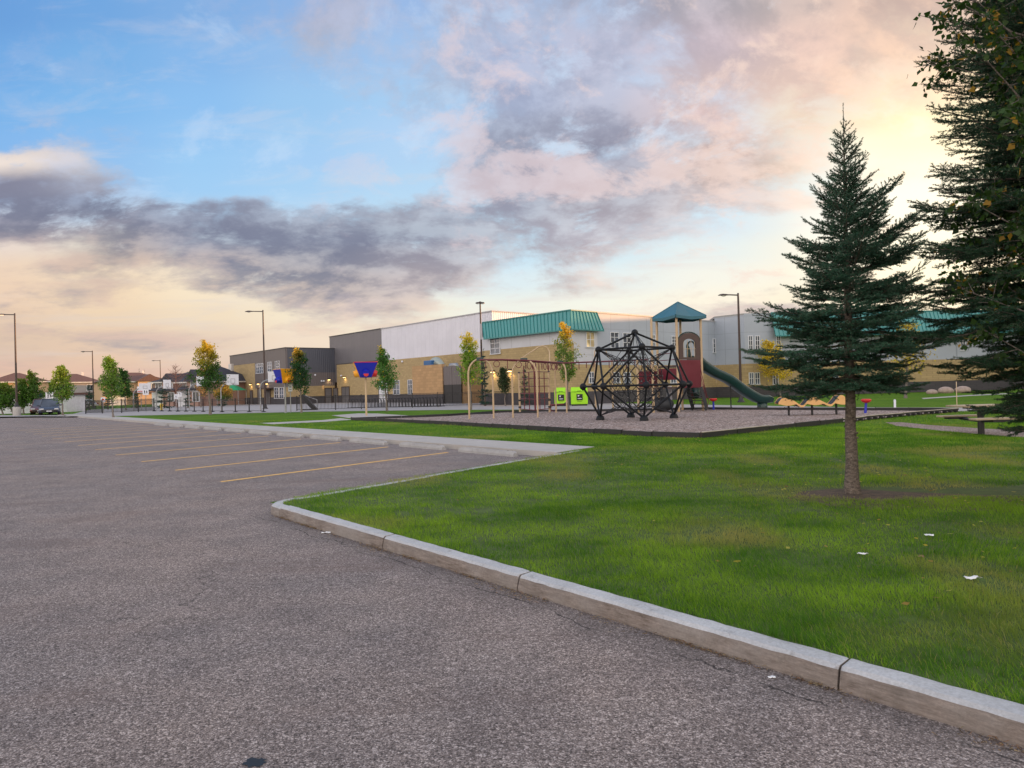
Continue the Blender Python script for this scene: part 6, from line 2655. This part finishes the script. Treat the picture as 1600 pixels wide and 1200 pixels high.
def broad_tree(name, p, H, crown, label, group, seed, leaves=3200, lsize=.11, green=(.055, .13, .02), gold=0.0, goldtop=.55, r0=.06, z0=1.6, lean=(0, 0), nlimb=26, goldc=(.55, .33, .02), var=.3, mname='leaf', up=.75, crown2=None):
    """crown: list of (height fraction, radius)"""
    rng = np.random.default_rng(seed)
    rnd = random.Random(seed)
    r = thing(name, label, 'tree', p, 0, group)
    pts, rs = trunk_mb(H, r0, lean, seed, .03, H * .93)
    tm = MB().tube(pts, rs, 9)
    hz = [c[0] * H for c in crown]
    hr = [c[1] for c in crown]
    cen, dr = [], []
    limbs = MB()
    leaves *= 1.05
    green = tuple(x * 1.5 for x in green)
    goldc = tuple(min(.9, x * q) for x, q in zip(goldc, (1.25, 1.5, 2.2)))
    per = leaves / nlimb
    for i in range(nlimb):
        t = (i + .5) / nlimb
        zb = z0 + (H * .90 - z0) * (t ** 1.05) * rnd.uniform(.93, 1.03)
        a = i * 2.4 + rnd.uniform(-.4, .4)
        frac = (zb - z0) / (H - z0)
        ztip = min(H * .99, zb + (H - zb) * .18 + rnd.uniform(.1, .5) * up)
        R = np.interp(ztip, hz, hr) * rnd.uniform(.72, 1.08)
        b = Vector((lean[0] * zb, lean[1] * zb, zb))
        tip = Vector((lean[0] * ztip + math.cos(a) * R, lean[1] * ztip + math.sin(a) * R, ztip))
        m = b.lerp(tip, .55) + Vector((0, 0, -.10 * R))
        limbs.tube([b, m, tip], [r0 * .42 * (1 - .6 * t), r0 * .25 * (1 - .6 * t), .006], 5, caps=False)
        nsub = 7
        for k in range(nsub):
            s = .22 + .78 * (k + rnd.random()) / nsub
            q = (b.lerp(m, s / .55) if s < .55 else m.lerp(tip, (s - .55) / .45))
            dd = Vector((rnd.gauss(0, 1), rnd.gauss(0, 1), rnd.gauss(.3, .7))).normalized() * R * rnd.uniform(.18, .46)
            e = q + dd
            limbs.tube([q, e], [.008, .004], 3, caps=False)
            nn = int(per / nsub * rnd.uniform(.55, 1.4))
            tt = rng.uniform(.15, 1.1, nn)[:, None]
            c = np.array(q)[None] + tt * np.array(dd)[None] + rng.normal(0, .06 + .07 * R, (nn, 3))
            cen.append(c)
            dr.append(np.repeat(np.array(dd.normalized())[None], nn, 0))
    o = tm.build('trunk', 'bark2', r)
    limbs.build('limbs', 'bark2', r)
    cen, dr = np.concatenate(cen), np.concatenate(dr)
    n = len(cen)
    g = np.array(green)
    f = rng.normal(0, 1, n)[:, None]
    cols = g * np.clip(1 + var * f, .35, 1.9)
    yel = np.clip(1.2 * (cen[:, 2] / H - goldtop) / .3 + rng.normal(0, .17, n) + .3 * np.sin(cen[:, 0] * 2 + seed), 0, 1)[:, None] * gold
    yel = np.clip(yel + (rng.random(n)[:, None] < .012 * gold), 0, 1)
    cols = cols * (1 - yel) + yel * np.array(goldc) * np.clip(1 + .22 * f, .5, 1.5)
    leaf_cloud('crown', cen, dr, lsize, cols, rng, r, mname)
    return r


def tree_px(px, py, x0, x1, ytop, label, seed, crown=((.2, .35), (.3, .8), (.5, 1.0), (.72, .75), (.9, .4), (1, .12)), group='young street trees', Y=None, **k):
    p = G(px, py, 0) if Y is None else atY(px, 600, Y)
    p.z = 0
    xc = (x0 + x1) / 2
    H = atY(xc, ytop, p.y).z
    R = (x1 - x0) / 2 / F * p.y
    lean = ((xc - px) / F * p.y / (H * .6), 0)
    k.setdefault('z0', H * .26)
    return broad_tree('young_tree', p, H, [(a, b * R) for a, b in crown], label, group, seed, lean=lean, **k)


tree_px(329, 648, 301, 353, 527.5, 'young tree with yellow top and broad base at the grass edge', 21, leaves=5200, lsize=.15, gold=.75, goldtop=.62, r0=.09, crown=((.2, .4), (.3, 1.0), (.42, 1.05), (.6, .7), (.75, .72), (.9, .5), (1, .15)), green=(.032, .085, .018))
tree_px(471, 645, 452, 487, 537, 'slender dark green tree with yellow tip behind the golden funnel', 22, leaves=3800, lsize=.14, gold=1.0, goldtop=.78, green=(.018, .06, .02), r0=.07, goldc=(.75, .36, .02))
tree_px(605, 642.5, 580, 624, 541, 'green young tree with golden tip beside the blue funnel', 23, leaves=4200, lsize=.13, gold=1.0, goldtop=.88, green=(.055, .14, .03), r0=.07, crown=((.2, .3), (.3, .7), (.45, 1.0), (.62, .85), (.8, .42), (.92, .28), (1, .15)), goldc=(.75, .36, .02))
tree_px(736, 640.5, 717, 754, 513, 'slim lime-green tree with golden crown behind the first tan arch', 24, leaves=4300, lsize=.12, gold=.95, goldtop=.66, green=(.12, .21, .025), r0=.06, crown=((.25, .5), (.34, 1.0), (.5, 1.0), (.66, .75), (.82, .75), (.93, .5), (1, .15)), goldc=(.72, .42, .02), z0=1.6)
tree_px(889, 640.5, 867, 906, 500, 'slim golden-topped tree standing beside the lime green bins', 25, leaves=4200, lsize=.11, gold=.95, goldtop=.66, green=(.09, .16, .03), r0=.055, crown=((.2, .35), (.3, .45), (.48, .75), (.62, .95), (.78, 1.0), (.88, .6), (1, .2)), goldc=(.70, .36, .02), z0=1.5)
tree_px(1220, 620, 1183, 1237, 527, 'young tree with all-yellow leaves behind the spruce branches', 26, leaves=3600, lsize=.17, gold=1.0, goldtop=-.5, green=(.2, .2, .02), goldc=(.46, .30, .02), r0=.07)
tree_px(1415, 622, 1385, 1455, 494, 'tall yellow-leaved tree glimpsed between the two spruces', 33, leaves=1100, lsize=.2, gold=1.0, goldtop=-.5, green=(.2, .2, .02), goldc=(.38, .25, .03), r0=.09)
tree_px(177.5, 652, 156, 192, 551, 'thin pale-green young tree before the picket fence', 27, leaves=4200, lsize=.14, gold=.35, goldtop=.6, green=(.085, .16, .03), r0=.06, goldc=(.35, .36, .03))
tree_px(98.5, 649, 78, 117, 568, 'two-pronged young tree beside the walking-children sign', 28, leaves=4000, lsize=.17, gold=.5, goldtop=.55, green=(.06, .13, .02), r0=.08, goldc=(.4, .36, .03))
for k, (x, y, x0, x1, yt, lb) in enumerate(((20, 645, -14, 34, 596, 'low bushy green tree left of the lamp pole'), (57, 645, 38, 66, 577, 'pointed green bush tree just right of the lamp pole'), (36, 645, 20, 50, 590, 'rounded green bush tree behind the lamp pole'), (4, 646, -24, 16, 601, 'wide green bush tree at the far left edge'))):
    tree_px(x, y, x0, x1, yt, lb, 40 + k, leaves=3200, lsize=.2, gold=.25, goldtop=.7, green=(.05, .11, .018), r0=.08, z0=.6, group='bushy trees by the garage', Y=79, goldc=(.4, .3, .03))
tree_px(196, 640, 180, 207, 573, 'darker green tree right behind the thin young tree', 47, leaves=3000, lsize=.2, green=(.03, .08, .018), r0=.08, Y=86, group='trees by the houses')
tree_px(345, 640, 333, 366, 600, 'small orange-green tree beside the school corner', 48, leaves=2000, lsize=.2, gold=.7, goldtop=.4, green=(.04, .08, .018), r0=.08, Y=92, group='trees by the houses', goldc=(.55, .25, .03))
tree_px(313, 640, 305, 325, 574, 'reddish-leaved tree beside the gabled brick house', 49, leaves=1400, lsize=.2, gold=.9, goldtop=.1, green=(.04, .08, .018), r0=.08, Y=93, group='trees by the houses', goldc=(.42, .2, .06))
tree_px(789, 633, 776, 799, 573, 'dark small-leaved tree between the two lit wall lamps', 50, leaves=2600, lsize=.13, green=(.03, .05, .02), r0=.06, Y=58, group='trees against the school wall', z0=1.0)
# leafless reddish tree
rr = thing('bare_tree', 'bare reddish tree in front of the dark-roofed house', 'tree', (atY(275, 600, 97).x, 97, 0), 0, 'trees by the houses')
mb, lb_ = MB(), MB()
pts, rs = trunk_mb(6.3, .10, (0, 0), 5, .05)
mb.tube(pts, rs, 7)
rnd = random.Random(9)
for i in range(46):
    z = rnd.uniform(1.8, 5.6)
    a = rnd.uniform(0, 6.28)
    L = (6.8 - z) * rnd.uniform(.25, .5)
    q = Vector((0, 0, z))
    e = q + Vector((math.cos(a) * L, math.sin(a) * L, L * rnd.uniform(.5, 1.1)))
    lb_.tube([q, e], [.03, .008], 4, caps=False)
    for k in range(4):
        s = q.lerp(e, rnd.uniform(.3, .9))
        lb_.tube([s, s + Vector((rnd.gauss(0, .3), rnd.gauss(0, .3), rnd.uniform(.1, .5)))], [.012, .005], 3, caps=False)
MT['redbark'] = m_bark('reddish_bark', (.30, .15, .11), 20)
mb.build('trunk', 'redbark', rr)
lb_.build('branches', 'redbark', rr)


def spruce(p, H, prof, label, seed, group=None, lean=0.0, r0=.12, whorl=.22, nbr=6, twig_step=.075, ndens=300, nlen=.022, nwid=.0038, bark='bark', col=(.012, .050, .038), tipcol=(.035, .10, .07), zlow=1.3, leader=.5, sub=True, elow=-8, ehigh=52, trunk_label=None, asym=0.0, lmin=.62):
    """prof: list of (z, radius). Every branch is a curved bough with side twigs clad in needles"""
    rng = np.random.default_rng(seed)
    rnd = random.Random(seed)
    r = thing('spruce_tree', label, 'tree', p, 0, group)
    seg = []            # (a, b, radius, needle density factor, tip factor)
    pz = [q[0] for q in prof]
    pr = [q[1] for q in prof]
    up = Vector((0, 0, 1))
    ax_x = lambda z: lean * z
    z = zlow
    boughs = []
    while z < H - leader:
        t = (z - zlow) / (H - zlow)
        n = nbr - (2 if t > .7 else 0) - (2 if t > .85 else 0)
        a0 = rnd.uniform(0, 6.28)
        for k in range(n):
            boughs.append((z + rnd.uniform(-.05, .05), a0 + 2 * math.pi * k / n + rnd.uniform(-.25, .25), 1.0))
        for k in range(2 if t < .72 else 0):
            boughs.append((z + whorl * rnd.uniform(.3, .7), rnd.uniform(0, 6.28), rnd.uniform(.5, .85)))
        z += whorl * (1.0 - .15 * t) * rnd.uniform(.9, 1.15)
    for zb, a, lf in boughs:
        t = max(0.0, (zb - zlow) / (H - zlow))
        el = math.radians(elow + (ehigh - elow) * t ** 1.3 + rnd.uniform(-7, 7))
        # the profile gives the radius of the bough's tip height
        R = np.interp(zb + .0, pz, pr) * lf * rnd.uniform(lmin, 1.16) * (1 + asym * math.cos(a - .25) * math.exp(-((zb - H * .62) / (H * .09)) ** 2))
        if R < .05:
            continue
        L = R / max(.35, math.cos(el))
        L = min(L, R * 1.6)
        hd = Vector((math.cos(a), math.sin(a), 0))
        sd_ = Vector((-hd.y, hd.x, 0))
        bp = []
        K = 7
        q = Vector((ax_x(zb), 0, zb))
        bend = rnd.uniform(-.12, .12)
        for i in range(K + 1):
            s = i / K
            e = el + (math.radians(26) * (s - .35) if t < .6 else math.radians(12) * s) - (.18 if (t < .35 and .2 < s < .6) else 0)
            bp.append(q.copy())
            q = q + (hd * math.cos(e) + up * math.sin(e) + sd_ * bend * s).normalized() * (L / K)
        rb = .006 + .012 * L
        for i in range(K):
            s = i / K
            seg.append((bp[i], bp[i + 1], rb * (1 - .85 * s), (.15 if s < .22 else .9), s))
        # side twigs
        d = .18 * L
        side = 1
        while d < L * .97:
            s = d / L
            i = min(K - 1, int(s * K))
            o = bp[i].lerp(bp[i + 1], s * K - i)
            tg = (bp[i + 1] - bp[i]).normalized()
            tl = min(.62 * (1 - s) * L * .8 + .07, .5 * L + .05) * rnd.uniform(.7, 1.15)
            tl = min(tl, .75)
            sp = (sd_ * side * rnd.uniform(.75, 1.1) + tg * rnd.uniform(.7, 1.0) + up * rnd.uniform(-.22, .25)).normalized()
            m_ = o + sp * tl * .5
            e = m_ + (sp + tg * .35 + up * rnd.uniform(-.05, .18)).normalized() * tl * .5
            seg.append((o, m_, .0035, 1.0, s * .6))
            seg.append((m_, e, .0025, 1.0, .9))
            if sub and tl > .16:
                w = .28
                while w < .95:
                    oo = o.lerp(m_, w * 2) if w < .5 else m_.lerp(e, w * 2 - 1)
                    for s2 in ((1, -1) if rnd.random() < .7 else (1,)):
                        tp = sp.cross(up).normalized() * s2
                        l2 = tl * .42 * (1.05 - w) + .045
                        e2 = oo + (sp * .8 + tp * .75 + up * rnd.uniform(-.3, .3)).normalized() * l2
                        seg.append((oo, e2, .002, 1.0, .8))
                    w += max(.12, .065 / tl)
            d += twig_step * rnd.uniform(.7, 1.3)
            side = -side
        if rnd.random() < .6:      # hanging under-twigs fill the bough
            for k in range(int(L / .16)):
                s = rnd.uniform(.15, .8)
                i = min(K - 1, int(s * K))
                o = bp[i].lerp(bp[i + 1], s * K - i)
                e2 = o + Vector((rnd.gauss(0, .5), rnd.gauss(0, .5), rnd.uniform(-.6, .35))).normalized() * rnd.uniform(.06, .16)
                seg.append((o, e2, .002, .9, .2))
    # leader
    lp = [Vector((ax_x(zz), 0, zz)) for zz in (H - leader * 1.4, H - leader * .6, H)]
    seg.append((lp[0], lp[1], .010, .8, .5))
    seg.append((lp[1], lp[2], .006, .45, 1))
    A = np.array([list(s[0]) for s in seg])
    Bq = np.array([list(s[1]) for s in seg])
    rad = np.array([s[2] for s in seg])
    fac = np.array([s[3] for s in seg])
    tip = np.array([s[4] for s in seg])
    D = Bq - A
    ln = np.linalg.norm(D, axis=1)
    u = D / (ln[:, None] + 1e-9)
    ref = np.where(np.abs(u[:, 2:3]) < .9, np.array([[0, 0, 1.]]), np.array([[1., 0, 0]]))
    x = unit(np.cross(u, ref))
    y = np.cross(u, x)
    # wood: three-sided twigs
    vs, ids = [], []
    for k in range(3):
        an = 2 * math.pi * k / 3
        off = x * math.cos(an) + y * math.sin(an)
        vs.append(A + off * rad[:, None])
        vs.append(Bq + off * rad[:, None] * .7)
    Vw = np.stack(vs, 1).reshape(-1, 3)
    b = np.arange(len(seg))[:, None] * 6
    q = np.array([0, 2, 3, 1, 2, 4, 5, 3, 4, 0, 1, 5])[None]
    idx = (b + q).ravel()
    # needles
    cnt = np.maximum(1, (ln * ndens * fac).astype(int))
    ix = np.repeat(np.arange(len(seg)), cnt)
    n = len(ix)
    tt = rng.random(n)[:, None]
    base = A[ix] + D[ix] * tt
    an = rng.uniform(0, 2 * math.pi, n)
    # needles favour the upper side
    an = an + .0
    rdir = x[ix] * np.cos(an)[:, None] + y[ix] * np.sin(an)[:, None]
    ndir = unit(rdir + u[ix] * rng.uniform(.35, .95, n)[:, None] + np.array([[0, 0, .18]]))
    wd = unit(np.cross(ndir, rng.normal(0, 1, (n, 3)))) * (nwid / 2)
    nl = nlen * rng.uniform(.7, 1.2, n)[:, None]
    Vn = np.stack([base - wd, base + wd, base + ndir * nl], 1).reshape(-1, 3)
    f = np.clip(rng.normal(.25, .3, n) + .35 * (tip[ix] > .7), 0, 1)[:, None]
    branch_var = (.8 + .4 * rng.random(len(seg)))[ix][:, None]
    cols = (np.array(col) * (1 - f) + np.array(tipcol) * f) * branch_var
    br = (rng.random(n) < .012)[:, None]
    cols = np.where(br, np.array([.12, .07, .035]), cols)
    print(label, 'needles', n)
    cr = npmesh('crown', Vn, 3, np.arange(3 * n), 'needle', r, np.repeat(cols, 3, 0))
    npmesh('branches', Vw, 4, idx, bark, r)
    pts, rs = [], []
    for i in range(22):
        s = i / 21
        zz = -.06 + (H - leader * .5) * s
        pts.append(Vector((ax_x(zz) + rnd.uniform(-.006, .006), rnd.uniform(-.006, .006), zz)))
        rs.append(max(.006, r0 * (1 - s) ** .85 * (1.42 if i == 0 else 1.12 if i == 1 else 1) * rnd.uniform(.95, 1.05)))
    tr = MB().tube(pts, rs, 14).build('trunk', bark, r)
    if zlow > 1:
        st = MB()
        for k in range(16):      # pruned branch stubs
            zz = rnd.uniform(.15, zlow)
            a = rnd.uniform(0, 6.28)
            rr_ = r0 * (1 - zz / H)
            o = Vector((ax_x(zz) + math.cos(a) * rr_ * .8, math.sin(a) * rr_ * .8, zz))
            st.tube([o, o + Vector((math.cos(a), math.sin(a), .3)) * .035], [.016, .012], 6)
        st.build('branch_stub', bark, tr)
    return r


TH = atY(1317, 161, TRUNK.y).z
tl_ = (atY(1317, 161, TRUNK.y).x - TRUNK.x) / TH
spruce(TRUNK, TH, [(1.25, .7), (1.45, 1.1), (1.7, 1.34), (2.0, 1.30), (2.4, 1.16), (2.8, 1.02), (3.1, .94), (3.4, .72), (3.8, .47), (4.1, .34), (4.35, .22), (4.6, .16), (4.9, .11), (5.2, .08), (TH, .04)],
       'young blue-green spruce with a bare lower trunk and long thin leader', 7, 'spruces on the front lawn', lean=tl_, r0=.080, lmin=.52, zlow=1.40, whorl=.138, nbr=7, twig_step=.05, ndens=430, nlen=.024, nwid=.0056, leader=.42, elow=3, ehigh=56, asym=.38, col=(.022, .076, .050), tipcol=(.06, .150, .092))
BP = atY(1688, 600, 8.1)
BP.z = 0
spruce(BP, 10.2, [(.75, .8), (1.1, 1.05), (1.5, 1.1), (1.75, 1.55), (2.1, 1.9), (2.5, 1.95), (3.2, 1.7), (4.2, 1.6), (5.2, 1.45), (6.5, 1.2), (8, .75), (9.5, .1)],
       'large dark spruce filling the edge of the lawn, boughs hanging low', 8, 'spruces on the front lawn', r0=.16, zlow=.95, whorl=.20, nbr=9, twig_step=.07, ndens=270, nlen=.027, nwid=.0068, elow=-7, ehigh=45, lmin=.80, leader=.5, col=(.018, .062, .036), tipcol=(.045, .12, .06))
# far spruces
for k, (px, yb, x0, x1, yt, Y, lb) in enumerate(((62, 648, 51, 75, 612, 76, 'squat dark spruce beside the walking-children sign'), (139, 640, 129, 150, 598, 95, 'dark spruce behind the second lamp pole'),
                                                 (168, 640, 156, 184, 606, 96, 'dark spruce low behind the thin young tree'), (256, 640, 240, 276, 602, 92, 'wide dark spruce behind the narrow hoop'),
                                                 (293, 640, 285, 302, 600, 90, 'narrow dark spruce left of the yellow-topped tree'), (212, 640, 204, 222, 604, 100, 'dark spruce before the orange-lit house'),
                                                 (757, 633, 745, 769, 545, 60, 'tall dark spruce against the school behind the first arch'), (820, 633, 809, 830, 572, 58, 'dark spruce against the school behind the climbing grid'),
                                                 (218, 600, 213, 223, 576, 190, 'distant spruce tip above the reddish roof'), (226, 600, 222, 231, 577, 190, 'second distant spruce tip, by the smallest lamp pole'),
                                                 (348, 640, 340, 360, 606, 96, 'dark spruce under the orange-green tree by the school corner'))):
    p = atY(px, 600, Y)
    p.z = 0
    H = atY(px, yt, Y).z
    R = (x1 - x0) / 2 / F * Y
    spruce(p, H, [(.1, R * .9), (H * .2, R), (H * .5, R * .7), (H * .8, R * .3), (H, .03)], lb, 60 + k, 'dark far spruces', r0=.10, zlow=.35, whorl=.5, nbr=6, twig_step=.3, ndens=45, nlen=.16, nwid=.045, sub=False, leader=.4, elow=-5)


# leafy poplar mixed with the large spruce
def poplar():
    rng = np.random.default_rng(77)
    rnd = random.Random(77)
    p = atY(1730, 600, 7.2)
    p.z = 0
    r = thing('poplar_tree', 'broad-leaved poplar rising through the large dark spruce', 'tree', p)
    H = 9.0
    pts, rs = trunk_mb(H, .12, (-.01, 0), 3, .05)
    MB().tube(pts, rs, 12).build('trunk', 'bark2', r)
    lim = MB()
    cen, dr = [], []
    for i in range(92):
        z = 1.3 + (H - 1.6) * ((i + rnd.random()) / 92) 
        a = i * 2.4 + rnd.uniform(-.5, .5)
        R = np.interp(z, [1, 2.2, 3.5, 5, 6.5, 9], [1.3, 1.75, 1.7, 1.65, 1.4, .3]) * rnd.uniform(.7, 1.08)
        q = Vector((-.01 * z, 0, z))
        e = q + Vector((math.cos(a) * R, math.sin(a) * R, R * rnd.uniform(.35, .9)))
        m_ = q.lerp(e, .5) - Vector((0, 0, .08 * R))
        lim.tube([q, m_, e], [.014, .009, .003], 5, caps=False)
        for k in range(14):
            s = rnd.uniform(.2, 1)
            o = q.lerp(m_, s * 2) if s < .5 else m_.lerp(e, s * 2 - 1)
            dd = Vector((rnd.gauss(0, .7) + math.cos(a) * .6, rnd.gauss(0, .7) + math.sin(a) * .6, rnd.gauss(.15, .6))).normalized() * rnd.uniform(.14, .42)
            f = o + dd
            lim.tube([o, f], [.006, .0025], 3, caps=False)
            nn = rnd.randint(11, 19)
            tt = rng.uniform(.1, 1.05, nn)[:, None]
            cen.append(np.array(o)[None] + tt * np.array(dd)[None] + rng.normal(0, .028, (nn, 3)))
            dr.append(np.repeat(np.array(dd.normalized())[None], nn, 0))
    lim.build('branches', 'bark2', r)
    cen, dr = np.concatenate(cen), np.concatenate(dr)
    n = len(cen)
    f = rng.normal(0, 1, n)[:, None]
    c = np.array([.035, .075, .018]) * np.clip(1 + .3 * f, .4, 1.8)
    y_ = (rng.random(n) < .10)[:, None]
    c = np.where(y_, np.array([.34, .20, .03]), c)
    # leaves with a folded midrib: two triangles-quads per leaf
    ax = unit(rng.normal(0, .8, (n, 3)) + dr * .5 + np.array([0, 0, -.55]))
    nr = unit(np.cross(ax, rng.normal(0, 1, (n, 3))))
    nn_ = np.cross(ax, nr)
    s = .074 * rng.uniform(.6, 1.2, n)[:, None]
    st = cen + ax * s * .35
    V = np.stack([st, st + ax * s * .35 + nr * s * .42 + nn_ * s * .08, st + ax * s * 1.0, st + ax * s * .35 - nr * s * .42 + nn_ * s * .08], 1)
    V2 = np.stack([cen - nr * .0008, cen + nr * .0008, st + nr * .0008, st - nr * .0008], 1)
    V = np.concatenate([V.reshape(-1, 3), V2.reshape(-1, 3)])
    print('poplar leaves', n)
    npmesh('crown', V, 4, np.arange(len(V)), 'leaf', r, np.concatenate([np.repeat(c, 4, 0), np.repeat(c, 4, 0)]))


poplar()
